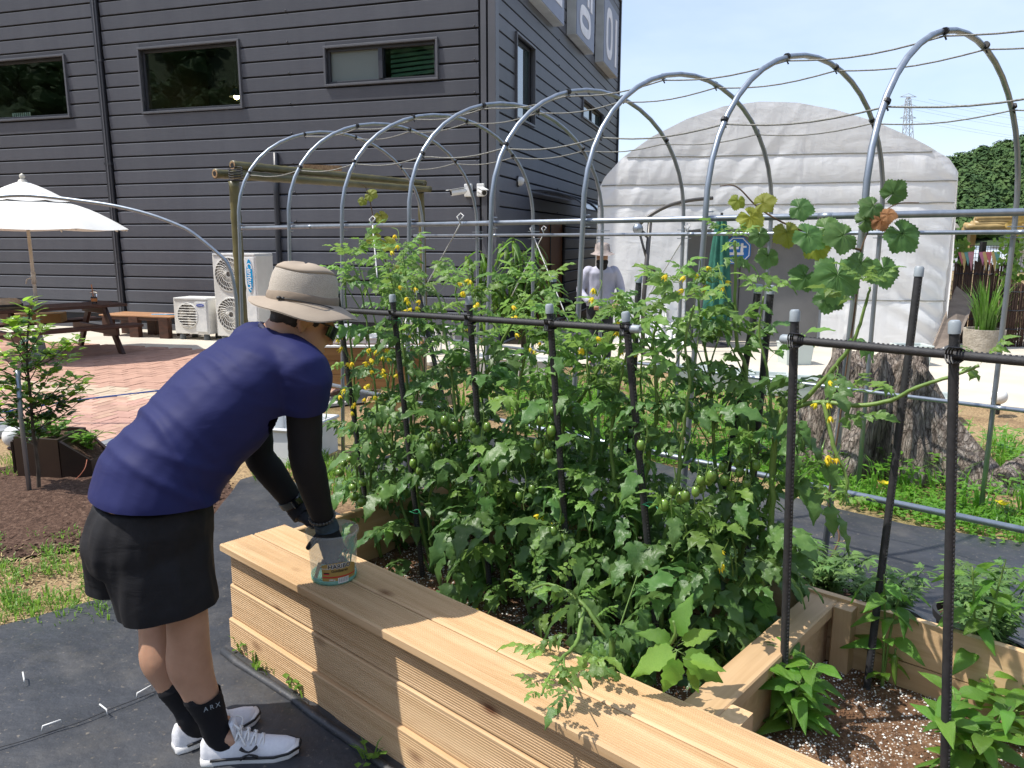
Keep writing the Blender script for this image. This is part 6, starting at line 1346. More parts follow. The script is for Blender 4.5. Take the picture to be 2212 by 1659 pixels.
# --- socks and shoes
def shoe(heel, toe, label):
    d = (toe - heel); d.z = 0; L = d.length; d.normalize(); sd = V((d.y, -d.x, 0))                 # sd: right side
    def P(a, b, z): return V((heel.x, heel.y, 0)) + d * (a * L) + sd * b + V((0, 0, z + .016))
    prof = [(-.02, .018, .02), (.0, .030, .024), (.10, .036, .026), (.25, .036, .026), (.42, .036, .025), (.58, .042, .024), (.75, .047, .023), (.90, .040, .024), (1.0, .020, .028)]
    g = MB(); g.rings([[P(a, w_ * math.cos(q) * 1.06 + .003 * (a > .4), (zt * .5 if math.sin(q) > 0 else 0) + zt * .5 * max(-.2, math.sin(q)) + (.008 * max(0, a - .8) * 5)) for q in [2 * math.pi * j / 20 for j in range(20)]] for a, w_, zt in prof]); sh = g.build('shoe', MT['shoe_s'], man, True)
    u = MB(); up = [(-.015, .020, .062), (.03, .030, .088), (.12, .035, .082), (.22, .036, .073), (.34, .037, .088), (.46, .038, .082), (.58, .042, .066), (.72, .046, .054), (.86, .040, .048), (.97, .020, .040)]
    u.rings([[P(a, w_ * math.cos(q) * (1 - .18 * max(0, math.sin(q))), .014 + (hz - .014) * max(0, math.sin(q)) ** .8 if math.sin(q) > 0 else .014) for q in [2 * math.pi * j / 24 for j in range(24)]] for a, w_, hz in up]); uo = remesh(u, .004, 3, 'upper', MT['shoe'], sh)
    g = MB(); st_ = [P(a, w_ * 1.10 + .003 * (a > .4), .021 + .004 * max(0, a - .8) * 5) for a, w_, z_ in prof[2:]]; g.tube(st_, .0042, 6); st2 = [P(a, -w_ * 1.06, .021 + .004 * max(0, a - .8) * 5) for a, w_, z_ in prof[2:]]; g.tube(st2 + [P(1.015, 0, .03)], .0042, 6); g.tube([st_[-1], P(1.015, 0, .03)], .0042, 6); g.build('sole_stripe', MT['black'], sh, True)
    g = MB()
    for i in range(5):
        a = .38 + .075 * i; z_ = .098 - .0075 * i - .003 * i * i * .4; g.tube(catmull([P(a - .02, .030, z_ - .024), P(a + .01, .016, z_ - .003), P(a + .03, -.012, z_ - .004), P(a + .02, -.028, z_ - .022)], 3), .0036, 6); g.tube(catmull([P(a - .02, -.028, z_ - .024), P(a + .015, -.01, z_ - .001), P(a + .035, .014, z_ - .006), P(a + .03, .028, z_ - .022)], 3), .0036, 6)
    g.tube(catmull([P(.34, .0, .108), P(.36, .025, .125), P(.42, .035, .115), P(.40, .015, .102)], 4), .0032, 6); g.tube(catmull([P(.34, .0, .108), P(.33, -.03, .12), P(.40, -.035, .11), P(.41, -.01, .1)], 4), .0032, 6); g.tube(catmull([P(.37, .005, .104), P(.42, .03, .085), P(.47, .041, .06)], 4), .003, 6); g.build('laces', MT['shoe_s'], sh, True)
    g = MB(); g.rings([sect(P(.36, 0, .075) + V((0, 0, q * .05)) - d * q * .012, sd, d, .026 - q * .002, .009) for q in (0, .5, 1)]); g.build('tongue', MT['shoe'], sh, True)
    g = MB()                                               # two interlocking arcs on the outer side
    for s_ in (1, -1): g.tube([P(.50 + .085 * q, .0465 + .003 * (1 - q * q), .040 + s_ * (.004 - .0145 * abs(q) ** 1.6 * -1) * (1 if True else 0)) for q in [-1, -.7, -.4, 0, .4, .7, 1]], [.0075, .0062, .0042, .0034, .0042, .0062, .0075], 8, flat=.6)
    g.build('side_emblem', MT['ink'], sh, True)
    return sh
s1 = shoe(V((-.957, 2.128, 0)), V((-.672, 2.178, 0)), ''); s2 = shoe(V((-1.066, 2.178, 0)), V((-.862, 2.352, 0)), '')
for an, kn, ft in ((ankR, J['kneeR'], V((.98, .17, 0))), (ankL, J['kneeL'], V((.76, .65, 0)))):
    k1 = cf(kn, an, .74) - ft * .006; k2 = cf(kn, an, .66) - ft * .012
    so_ = tubepart('sock', [(an + ft * .075 - V((0, 0, .035)), .028), (an + ft * .02 - V((0, 0, .022)), .0385), (an + V((0, 0, .01)), .0405), (cf(kn, an, .86), .043), (k1, .0505), (k2, .0555), (cf(kn, an, .648) - ft * .012, .0562)], MT['blackcloth'], man)
    if an is ankR:
        ls = V((.62, -.76, .1)).normalized(); p = cf(kn, an, .70) - ft * .006; xx = V((0, 0, 1)).cross(ls).normalized(); inst('lettering', text_mesh('lettering', 'ARX', MT['cap'], .020, 0, .0005, 0, 1.5), so_, Matrix.Translation(p + ls * .0575) @ basis(xx, ls.cross(xx), ls).to_4x4())

# --- person in the background
X2 = at(1298, 600, 9.8).x; Y2 = 9.8
m2 = thing('person', 'masked person in pale shirt and bucket hat looking down before the tent', 'person', V((X2, Y2, 0)))
def q2(x, y, z): return V((X2 + x, Y2 + y, z))
b = MB(); ellip(b, q2(0, -.10, 1.395), .072, .088, .105); limb(b, [(q2(0, -.05, 1.30), .05), (q2(0, -.02, 1.22), .06)]); b.rings([sect(q2(0, y, z), V((1, 0, 0)), V((0, 1, 0)), ru, rv) for y, z, ru, rv in ((.02, .72, .14, .10), (.02, .85, .15, .11), (0, 1.05, .14, .10), (-.02, 1.2, .16, .10), (-.02, 1.27, .09, .07))])
hands = []
for s_ in (-1, 1):
    limb(b, [(q2(s_ * .085, .02, .8), .085), (q2(s_ * .09, .0, .44), .055), (q2(s_ * .095, .03, .28), .055), (q2(s_ * .095, .03, .08), .036), (q2(s_ * .10, -.08, .03), .03)]); sh_, el, hd = q2(s_ * .18, -.01, 1.20), q2(s_ * .255, -.03, .97), q2(s_ * .15 + .03, -.26, .84)
    limb(b, [(sh_, .055), (el, .042), (hd, .028), (hd + V((-s_ * .03, -.05, -.02)), .030)])
    for k in range(4): limb(b, [(hd + V((-s_ * .03 + .018 * (k - 1.5), -.06, -.02)), .010), (hd + V((-s_ * .035 + .018 * (k - 1.5), -.09, -.05)), .009), (hd + V((-s_ * .035 + .018 * (k - 1.5), -.07, -.08)), .008)], 3, 8)
    limb(b, [(hd + V((-s_ * .06, -.04, -.01)), .012), (hd + V((-s_ * .08, -.07, -.03)), .009)], 3, 8)
remesh(b, .009, 3, 'body', MT['skin'], m2)
MT['lav'] = mk('pale_lavender_shirt', (.46, .46, .55), (.38, .38, .47), 6, .8, .3, 40, .006); MT['trous'] = mk('dark_trousers', (.03, .032, .04), None, 6, .8)
s = MB(); s.rings([sect(q2(0, y, z), V((1, 0, 0)), V((0, 1, 0)), ru, rv) for y, z, ru, rv in ((.02, .78, .18, .13), (.01, .95, .175, .125), (0, 1.1, .18, .125), (-.02, 1.2, .19, .115), (-.03, 1.26, .12, .09), (-.04, 1.285, .07, .07))])
for s_ in (-1, 1): limb(s, [(q2(s_ * .15, -.02, 1.22), .075), (q2(s_ * .20, -.01, 1.15), .066), (q2(s_ * .255, -.03, .97), .056), (q2(s_ * .21, -.15, .90), .048), (q2(s_ * .175, -.22, .86), .042)])
remesh(s, .01, 4, 'shirt', MT['lav'], m2, disp=lambda p: .005 * noise.noise(V((p.x * 16, p.y * 16, p.z * 10))))
s = MB(); s.rings([sect(q2(0, .02, z), V((1, 0, 0)), V((0, 1, 0)), .165, .125) for z in (.68, .76, .84)])
for s_ in (-1, 1): limb(s, [(q2(s_ * .085, .02, .76), .095), (q2(s_ * .09, .0, .45), .075), (q2(s_ * .095, .03, .10), .06)])
remesh(s, .011, 3, 'trousers', MT['trous'], m2)
s = MB(); ellip(s, q2(0, -.112, 1.335), .076, .084, .055); limb(s, [(q2(0, -.10, 1.32), .07), (q2(0, -.07, 1.265), .068)]); remesh(s, .008, 2, 'face_cover', MT['blackcloth'], m2)
s = MB(); rows = [[q2(r_ * math.cos(a), -.105 - .02 * (zz < 1.46) + r_ * 1.05 * math.sin(a), zz + .01 * math.cos(2 * a)) for a in [2 * math.pi * j / 36 for j in range(36)]] for r_, zz in ((.155, 1.425), (.13, 1.437), (.098, 1.455), (.094, 1.50), (.086, 1.545), (.05, 1.565), (.005, 1.568))]; s.rings(rows, cap=False); MT['taupe'] = mk('taupe_hat', (.36, .30, .27), (.16, .14, .135), 14, .85); s.build('bucket_hat', MT['taupe'], m2, True)
for s_ in (-1, 1): s = MB(); ellip(s, q2(s_ * .10, -.12, .035), .045, .13, .04); s.build('shoe', MT['black'], m2, True)

# ================================================================== TUB OF GARDEN TIES
t = NT('clear_tub'); t.set(col=(.93, .95, .95), rough=.06, spec=.5); tp_ = t.n('ShaderNodeBsdfTransparent'); tp_.inputs[0].default_value = (.95, .97, .97, 1); ms = t.n('ShaderNodeMixShader'); ms.inputs[0].default_value = .86; t.l(t.b.outputs[0], ms.inputs[1]); t.l(tp_.outputs[0], ms.inputs[2]); t.l(ms.outputs[0], t.out.inputs[0]); MT['tub'] = t.m
t = NT('green_tub_base'); t.set(col=(.35, .66, .58), rough=.1); tp_ = t.n('ShaderNodeBsdfTransparent'); tp_.inputs[0].default_value = (.7, .93, .87, 1); ms = t.n('ShaderNodeMixShader'); ms.inputs[0].default_value = .6; t.l(t.b.outputs[0], ms.inputs[1]); t.l(tp_.outputs[0], ms.inputs[2]); t.l(ms.outputs[0], t.out.inputs[0]); MT['tubg'] = t.m
tub = thing('sweets_tub', 'clear plastic sweets tub with gold label standing on the bed boards', 'tub', TUB)
g = MB(); g.lathe([(.0775, .006), (.0785, .03), (.0855, .150), (.0875, .158), (.0905, .162), (.0915, .170), (.0915, .176), (.0895, .178), (.0885, .176), (.0865, .163), (.084, .150), (.0772, .03), (.076, .012)], TUB, 48); g.build('side', MT['tub'], tub, True)
g = MB(); g.lathe([(0, .010), (.076, .010), (.078, .022), (.0786, .022), (.0782, .004), (.074, .0), (0, .0)], TUB, 48); g.build('base', MT['tubg'], tub, True)
MT['gold'] = mk('gold_label', (.40, .26, .075), (.36, .235, .065), 6, .4); MT['red'] = mk('label_red', (.55, .02, .03), None, 3, .4)
def lab(name, a0, a1, z0, z1, m, dr, parent, top=None, n=16):
    g = MB(); rows = []
    for i in range(n + 1):
        f = i / n; a = a0 + (a1 - a0) * f; zt = top(f) if top else z1; rows.append([TUB + V(((.0785 + (z - .03) * .0583 + dr) * math.cos(a), (.0785 + (z - .03) * .0583 + dr) * math.sin(a), z)) for z in (z0, z0 + (zt - z0) * .5, zt)])
    g.grid(rows); return g.build(name, m, parent, True)
AC = math.atan2(-TUB.y, -TUB.x) + R(15)
gl_ = lab('label', AC - .78, AC + .80, .018, .084, MT['gold'], .0012, tub, lambda f: .060 + .024 * math.sin(math.pi * min(1, .15 + f * .85)) ** .6)
lab('red_stripe', AC - .78, AC + .80, .030, .034, MT['red'], .0017, gl_, lambda f: .0345); lab('barcode_panel', AC - .1, AC + .38, .008, .028, MT['print_w'], .0017, gl_)
for i in range(16): lab('barcode_bar', AC - .06 + .026 * i, AC - .06 + .026 * i + (.006 if i % 3 else .014), .011, .027, MT['ink'], .0022, gl_, n=1)
for i, m in enumerate(('ink', 'red', 'gold')): lab('flag_stripe', AC - .70, AC - .46, .046 - .004 * i, .050 - .004 * i, MT[m], .0019, gl_)
def curved_text(sx, h, z, a_c, m, dr, bold, name):
    me = text_mesh(name, sx, m, h, bold, 0)
    for v in me.vertices:
        a = a_c + v.co.x / .081; zz = z + v.co.y; r_ = .0785 + (zz - .03) * .0583 + dr; v.co = TUB + V((r_ * math.cos(a), r_ * math.sin(a), zz))
    o = bpy.data.objects.new(name, me); COL.objects.link(o); o.parent = gl_
curved_text('HARIBO', .0215, .0705, AC - .02, MT['print_w'], .0018, .0018, 'lettering'); curved_text('HARIBO', .0215, .0705, AC - .02, MT['ink'], .0024, .0006, 'lettering'); curved_text('Goldbären', .0135, .0545, AC - .02, MT['ink'], .0022, .0003, 'lettering'); curved_text('1000 g', .008, .023, AC - .36, MT['print_w'], .0022, .0002, 'lettering'); curved_text('Party Box', .006, .064, AC - .6, MT['print_w'], .0022, .0001, 'lettering')
MT['tie'] = mk('green_wire_tie', (.03, .30, .14), None, 9, .4)
for i in range(26):
    a = rnd.uniform(-.5, 1.9); r0 = rnd.uniform(.02, .06); p = TUB + V((r0 * math.cos(a), r0 * math.sin(a), .02)); q = TUB + V((.07 * math.cos(a + rnd.uniform(-.5, .5)), .07 * math.sin(a + rnd.uniform(-.5, .5)), rnd.uniform(.09, .15))); g = MB(); g.tube(catmull([p, (p + q) / 2 + V((rnd.uniform(-.015, .015), rnd.uniform(-.015, .015), .02)), q, q + V((rnd.uniform(-.02, .01), rnd.uniform(-.02, .01), -.02))], 4), .0011, 4)
    tag(g.build('wire_tie', MT['tie']), 'thin green plant tie standing in the clear sweets tub', 'plant tie', 'green plant ties in the tub')
g = MB(); p = TUB + V((-.03, -.045, .075)); g.tube([p, p + V((.07, .02, -.012))], .009, 8); tag(g.build('pruner_handle', MT['brown_wood'], None, True), 'brown handled tool held by the glove inside the tub', 'tool')
g = MB(); g.box(TUB + V((-.045, -.05, .04)), (.012, .003, .07), Matrix.Rotation(.3, 3, 'Y')); tag(g.build('wood_label', MT['carton']), 'small pale wooden plant label in the tub', 'plant label')
# ================================================================== PLANTS
def leaflet(mb, M, L, Wd, fold=.25, curl=.3, lobes=0, rip=.04, nU=9, shape=.75, serr=.22):
    """one blade: grid of nU x 5, toothed edge, folded at the midrib and curling down along its length"""
    rows = []; sd = rnd.uniform(0, 50); sk = rnd.uniform(-.15, .15)
    for i in range(nU + 1):
        u = i / nU; w_ = Wd * math.sin(math.pi * min(1, (u * .97 + .015)) ** shape) ** .85
        if lobes: w_ *= 1 + .28 * math.sin(u * lobes * 2 * math.pi - 1)
        rr = []
        for c in (-1, -.5, 0, .5, 1):
            e = 1 - (serr if (i % 2 == 0 and abs(c) == 1) else 0)
            x = u * L - (.06 * L * abs(c) if abs(c) == 1 else 0); y = c * w_ * e + sk * L * u * u
            z = fold * abs(c) * w_ - curl * L * u * u + rip * L * noise.noise(V((u * 4, c * 2, sd))) - .35 * fold * w_ * (abs(c) == 1)
            rr.append(M @ V((x, y, z)))
        rows.append(rr)
    mb.grid(rows)
def LM(p, yaw, pitch, roll=0): return Matrix.Translation(V(p)) @ Matrix.Rotation(yaw, 4, 'Z') @ Matrix.Rotation(-pitch, 4, 'Y') @ Matrix.Rotation(roll, 4, 'X')
def tomato_leaf(L, droop, seed, mats, size=1.0):
    global rnd; keep = rnd; rnd = random.Random(seed); g = MB()
    def rach(u): return V((L * u * (1 - .18 * droop * u), .05 * L * math.sin(u * 3) * rnd_s, L * (.18 * u - .62 * droop * u * u)))
    rnd_s = rnd.uniform(-1, 1); g.cur = 1; g.tube([rach(k / 7) for k in range(8)], [.0022 - .0013 * k / 7 for k in range(8)], 5); g.cur = 0
    prs = [(.34, .36, .075), (.60, .37, .085), (.82, .31, .07)]
    for u, ll, _ in prs:
        for s_ in (-1, 1):
            uu = u + rnd.uniform(-.03, .03); p = rach(uu); l2 = L * ll * rnd.uniform(.85, 1.15) * size; pit = -.9 * droop * uu * .9 + rnd.uniform(-.25, .3)
            yw = s_ * rnd.uniform(.9, 1.25); st = V((.02 * L * math.cos(yw) * 3, s_ * .03 * L, 0)); g.cur = 1; g.tube([p, p + st], .0011, 4); g.cur = 0
            leaflet(g, LM(p + st, yw, pit - .25, rnd.uniform(-.5, .5)), l2, l2 * .30, rnd.uniform(.15, .55), rnd.uniform(.1, .7), 2, .10, 11, .7, .24)
    for u in (.48, .72):
        for s_ in (-1, 1): p = rach(u); leaflet(g, LM(p, s_ * 1.3, rnd.uniform(-.5, .2)), L * .10 * size, L * .04, .3, .3, 0, .05, 4)
    leaflet(g, LM(rach(1), rnd.uniform(-.2, .2), -.9 * droop, rnd.uniform(-.3, .3)), L * .47 * size, L * .47 * .32 * size, .3, rnd.uniform(.2, .6), 2, .10, 11, .7, .24)
    rnd = keep; return g.mesh('leaf', mats, True)
TL = [tomato_leaf(1.0, d, i, [MT['leaf_tom'], MT['stem']]) for i, d in enumerate((.35, .55, .75, .95, .6, .85, 1.1, .45))]
TLY = [tomato_leaf(1.0, d, 30 + i, [MT['leaf_tom_y'], MT['stem']], .9) for i, d in enumerate((.2, .45, .7, .35))]
# flower: five recurved petals round a cone; truss stalks are separate
g = MB()
for k in range(5):
    M = Matrix.Rotation(k * 2 * math.pi / 5, 4, 'Z') @ Matrix.Rotation(.35, 4, 'Y'); leaflet(g, M, .016, .0042, .2, .9, 0, 0, 4, .9, 0)
g.tube([(0, 0, 0), (0, 0, -.006), (0, 0, -.014)], [.003, .0028, .001], 6); FLW = g.mesh('flower', MT['petal'], True)
g = MB(); g.lathe([(.002, 0), (.010, -.003), (.0145, -.014), (.015, -.024), (.012, -.034), (.004, -.040), (0, -.041)], n=12); g.cur = 1
for k in range(5): leaflet(g, Matrix.Rotation(k * 1.2566, 4, 'Z') @ Matrix.Rotation(-.2, 4, 'Y'), .018, .003, .1, -.5, 0, 0, 3, .9, 0)
g.tube([(0, 0, 0), (0, 0, .02)], .0014, 5); FRU = g.mesh('tomato', [MT['fruit'], MT['stem_d']], True)
g = MB(); g.lathe([(.002, 0), (.012, -.002), (.0185, -.012), (.0195, -.02), (.016, -.031), (.006, -.037), (0, -.038)], n=12); g.cur = 1
for k in range(5): leaflet(g, Matrix.Rotation(k * 1.2566, 4, 'Z') @ Matrix.Rotation(-.2, 4, 'Y'), .018, .003, .1, -.5, 0, 0, 3, .9, 0)
FRR = g.mesh('tomato', [MT['fruit'], MT['stem_d']], True)

def along(pts, s):
    L = 0
    for a, b in zip(pts, pts[1:]):
        l = (b - a).length
        if L + l >= s and l > 0: f = (s - L) / l; return a + (b - a) * f, (b - a).normalized()
        L += l
    return pts[-1], (pts[-1] - pts[-2]).normalized()
def plen(pts): return sum((b - a).length for a, b in zip(pts, pts[1:]))
NLEAF = 0
def tomato(label, stems, r0=.008, step=.057, size=(.25, .165), flowers=(), fruits=(), bare=.22, shoots=.32, young=.75):
    global NLEAF
    base = stems[0][0]; t_ = thing('tomato_plant', label, 'tomato plant', base, 'tomato plants in the raised bed'); ph = rnd.uniform(0, 6)
    for si, st in enumerate(stems):
        pts = catmull(st, 7); L = plen(pts); n = len(pts); g = MB(); rr = r0 * (1 if si == 0 else .75)
        g.tube([p + V((.004 * noise.noise(V((i * .6, si, 1))), .004 * noise.noise(V((i * .6, si, 5))), 0)) for i, p in enumerate(pts)], [rr * (1 - .62 * i / n) * (1.12 if i % 7 == 0 else 1) for i in range(n)], 8); g.build('stem', MT['stem'], t_, True)
        s = bare * (1 if si == 0 else .3); 
        while s < L:
            p, d = along(pts, s); f = s / L; ph += 2.4 + rnd.uniform(-.5, .5); out = V((math.cos(ph), math.sin(ph), 0)); out = (out - d * out.dot(d)).normalized()
            yg = f > young and si < 9; sz = size[0] + (size[1] - size[0]) * f; sz *= rnd.uniform(.75, 1.2); el = (.55 if f > .6 else .15) + rnd.uniform(-.25, .3)
            dr = (out + V((0, 0, el))).normalized(); me = rnd.choice(TLY if (yg or rnd.random() < .12) else TL)
            inst('leaf', me, t_, frame(p, dr, V((rnd.uniform(-.35, .35), rnd.uniform(-.35, .35), 1)), sz)); NLEAF += 1
            if rnd.random() < shoots and .15 < f < .85:      # side shoot with two or three leaves
                q = [p, p + (out * .5 + d).normalized() * .07, p + (out * .6 + d).normalized() * rnd.uniform(.13, .24) + V((0, 0, .02))]; h = MB(); h.tube(catmull(q, 4), [.0036 - .002 * k / 8 for k in range(9)], 6); h.build('side_shoot', MT['stem'], t_, True)
                for k in range(3):
                    o2 = (Matrix.Rotation(ph + 1.9 * k, 3, 'Z') @ V((1, 0, .45))).normalized(); inst('leaf', rnd.choice(TL if rnd.random() < .6 else TLY), t_, frame(q[min(k + 0, 2)] * .3 + q[2] * .7, o2, V((0, 0, 1)), sz * rnd.uniform(.5, .8))); NLEAF += 1
            s += step * rnd.uniform(.75, 1.3) * (1 + .55 * f * f)
        for k in range(4): a = k * 1.57 + ph; inst('leaf', rnd.choice(TLY), t_, frame(pts[-1], V((math.cos(a), math.sin(a), .9)), V((0, 0, 1)), size[1] * rnd.uniform(.5, .8)))
    for (p, n_) in flowers:
        p = V(p); g = MB(); q = p + V((rnd.uniform(-.05, .05), rnd.uniform(-.05, .05), .05)); g.tube(catmull([q, (p + q) / 2 + V((.01, 0, .015)), p], 3), .0014, 5)
        for k in range(n_):
            e = p + V((rnd.uniform(-.035, .035), rnd.uniform(-.03, .03), rnd.uniform(-.04, .03))); g.tube([p, (p + e) / 2 + V((0, 0, .01)), e], .0009, 4)
            inst('flower', FLW, t_, Matrix.Translation(e) @ Matrix.Rotation(rnd.uniform(-.8, .8), 4, 'X') @ Matrix.Rotation(rnd.uniform(-.9, .9), 4, 'Y') @ Matrix.Rotation(rnd.uniform(0, 6), 4, 'Z') @ Matrix.Diagonal((1.0, 1.0, 1.0, 1)))
        g.build('flower_truss', MT['stem'], t_)
    for (p, n_, me) in fruits:
        p = V(p); g = MB(); pp = [p + V((0, 0, .12)), p + V((.01, 0, .07)), p + V((0, 0, .0)), p + V((.005, 0, -.06 * n_ / 3))]; g.tube(catmull(pp, 4), .0019, 5)
        for k in range(n_):
            e, _ = along(catmull(pp, 4), .06 + .028 * k); a = k * 2.2 + p.x * 9; e2 = e + V((.024 * math.cos(a), .024 * math.sin(a), -.006)); g.tube([e, e2 + V((0, 0, .012)), e2], .0012, 4); inst('tomato', me, t_, Matrix.Translation(e2) @ Matrix.Rotation(rnd.uniform(-.3, .3), 4, 'X') @ Matrix.Diagonal((rnd.uniform(.8, 1.1),) * 3 + (1,)))
        g.build('fruit_truss', MT['stem'], t_)
    return t_
def B(n_, *px): return [bedpx(x, y, n_) for x, y in px]
def Bs(n_, t0, *px):
    n_ = n_ + .06 if n_ < .8 else n_
    return [bed(t0, n_, SOILZ)] + [bedpx(x, y, n_) for x, y in px]
fl = lambda n_, *px: [(bedpx(x, y, n_), k) for x, y, k in px]
fr_ = lambda n_, me, *px: [(bedpx(x, y, n_), k, me) for x, y, k in px]
tomato('tomato plant full of yellow flowers beside the bending person', [Bs(.62, .10, (775, 1050), (768, 900), (762, 780), (752, 700), (745, 620)), Bs(.62, .10, (800, 1060), (815, 900), (800, 770), (790, 680), (770, 590), (752, 560))], flowers=fl(.55, (733, 735, 3), (750, 770, 4), (800, 765, 5), (830, 755, 4), (735, 850, 3), (760, 880, 3), (800, 845, 4), (815, 790, 4)), fruits=fr_(.55, FRR, (742, 1010, 3), (768, 1060, 4), (790, 1090, 2)), size=(.20, .14), step=.075, shoots=.2)
tomato('tall tomato plant climbing the second stake, topped with flowers', [Bs(.66, .40, (905, 1100), (892, 950), (882, 850), (872, 760), (858, 660), (840, 590), (815, 545)), Bs(.66, .42, (925, 1110), (945, 980), (930, 860), (900, 740), (880, 620), (870, 545)), Bs(.66, .38, (870, 1100), (850, 990), (845, 880), (830, 800), (812, 700), (785, 600), (765, 555))], flowers=fl(.6, (870, 660, 4), (895, 655, 4), (880, 632, 3), (842, 810, 3), (862, 520, 3)), fruits=fr_(.6, FRU, (900, 1020, 3), (935, 960, 3)), size=(.25, .15))
tomato('tomato plant with thick bent stem behind the third stake', [Bs(.72, .80, (1075, 1150), (1046, 955), (1019, 925), (1022, 862), (1038, 846), (1050, 812), (1069, 769), (1096, 717), (1130, 660), (1165, 620)), Bs(.66, .74, (1030, 1130), (1000, 1010), (985, 900), (975, 800), (960, 720), (950, 650), (930, 610)), Bs(.66, .82, (1080, 1160), (1100, 1010), (1115, 920), (1120, 850), (1130, 790), (1150, 720))], r0=.011, flowers=fl(.62, (1005, 620, 4), (1018, 645, 3), (1105, 695, 2)), fruits=fr_(.6, FRU, (1015, 935, 2), (965, 925, 2), (1040, 940, 1)))
tomato('tomato plant with forked pale stem behind the fourth stake', [Bs(.74, 1.12, (1215, 1150), (1213, 955), (1231, 885), (1255, 861), (1303, 778), (1324, 729), (1335, 690)), Bs(.70, 1.06, (1180, 1140), (1170, 1020), (1165, 920), (1180, 830), (1190, 740), (1195, 690)), Bs(.70, 1.15, (1250, 1160), (1270, 1040), (1280, 950), (1275, 870), (1270, 800), (1264, 720))], r0=.010, flowers=fl(.64, (1290, 640, 3), (1270, 745, 3), (1125, 660, 2), (1176, 1125, 5)), fruits=fr_(.6, FRU, (1180, 915, 3), (1175, 965, 3), (1130, 1080, 2), (1205, 1150, 3)))
tomato('tomato plant with a pale knotted stem at the capped crossbar end', [Bs(.76, 1.45, (1372, 1200), (1390, 1048), (1401, 1000), (1404, 937), (1418, 906), (1417, 820), (1410, 740), (1425, 680), (1440, 620)), Bs(.70, 1.40, (1345, 1180), (1330, 1060), (1320, 960), (1330, 870), (1345, 800), (1362, 730), (1378, 690)), Bs(.70, 1.5, (1430, 1200), (1460, 1080), (1470, 980), (1480, 900), (1490, 820), (1480, 740), (1500, 660))], r0=.011, flowers=fl(.66, (1455, 610, 3), (1330, 700, 2), (1560, 1195, 3)), fruits=fr_(.62, FRU, (1390, 985, 1), (1450, 1080, 3), (1500, 1060, 3), (1520, 1050, 3)))
tomato('back row tomato plant reaching up in front of the blue sign', [Bs(.98, 1.62, (1612, 1130), (1625, 1018), (1632, 947), (1611, 883), (1611, 794), (1593, 748), (1588, 670), (1589, 560), (1586, 520)), Bs(.92, 1.55, (1560, 1120), (1545, 1010), (1540, 910), (1535, 820), (1520, 740), (1510, 660), (1505, 610)), Bs(.95, 1.66, (1650, 1130), (1670, 1030), (1675, 950), (1665, 870), (1655, 790), (1640, 720), (1650, 640))], r0=.010, flowers=fl(.95, (1510, 590, 3), (1540, 610, 3)), fruits=fr_(.85, FRU, (1610, 1030, 4), (1590, 1060, 4), (1570, 1020, 3)), size=(.25, .15))
tomato('tomato plant sending a long pale branch out towards the stump', [Bs(.90, 1.74, (1665, 1130), (1668, 1000), (1690, 900), (1728, 876), (1781, 869), (1852, 876), (1923, 865), (1980, 837), (2058, 812), (2115, 790)), [bedpx(1728, 874, .90)] + B(.90, (1799, 798), (1845, 734), (1870, 656), (1880, 620)), [bedpx(1780, 869, .9)] + B(.88, (1800, 960), (1830, 1040), (1815, 1090))], r0=.010, step=.10, shoots=.12, flowers=fl(.86, (1805, 990, 4), (1800, 830, 4), (1790, 870, 3)), size=(.22, .13), bare=.2)
for i, (t0, n0, pxs, lab_) in enumerate(((.22, 1.02, ((830, 1080), (835, 950), (850, 820), (860, 720), (862, 620), (850, 570)), 'back row tomato plant nearest the bed corner by the bamboo'), (.55, 1.02, ((985, 1080), (1000, 950), (985, 820), (1000, 720), (985, 640), (990, 600)), 'back row tomato plant between second and third stakes'), (.90, 1.02, ((1150, 1090), (1135, 960), (1150, 830), (1140, 740), (1130, 660), (1140, 610)), 'back row tomato plant in front of the peach tree'), (1.25, 1.02, ((1330, 1100), (1345, 960), (1330, 830), (1340, 740), (1335, 700), (1330, 690)), 'back row tomato plant below the masked person'))):
    tomato(lab_, [Bs(n0, t0, *pxs), Bs(n0 - .08, t0 + .03, *[(x + 45 + 10 * math.sin(k), y + 12) for k, (x, y) in enumerate(pxs[:-1])])], size=(.25, .16), flowers=fl(n0 - .1, (pxs[3][0] + 20, pxs[3][1], 3)), fruits=fr_(n0 - .15, FRU, (pxs[0][0], pxs[0][1] - 20, 3)))
# low stems that fill the foot of the row and sprawl over the front boards
tomato('low bushy tomato side growth filling the foot of the bed', [Bs(.66, .95, (1110, 1230), (1090, 1170), (1070, 1110)), Bs(.62, 1.25, (1260, 1280), (1280, 1200), (1260, 1100)), Bs(.64, 1.55, (1460, 1320), (1490, 1230), (1480, 1130)), Bs(.75, 1.7, (1560, 1330), (1590, 1240), (1580, 1150))], step=.045, size=(.26, .21), shoots=.3, young=2, bare=.1)
tomato('sprawling tomato stem hanging over the front top boards', [[bed(1.56, .34, SOILZ)] + B(.36, (1322, 1400), (1300, 1361), (1259, 1305), (1220, 1275), (1179, 1262), (1137, 1279)), [bedpx(1262, 1310, .36), bedpx(1245, 1388, .24), bedpx(1213, 1423, .14), bedpx(1182, 1470, .04), bedpx(1170, 1502, -.03)]], step=.055, size=(.15, .10), shoots=.1, young=.4, flowers=fl(.3, (1045, 1340, 2)), r0=.009, bare=.05)
print('tomato leaves', NLEAF)
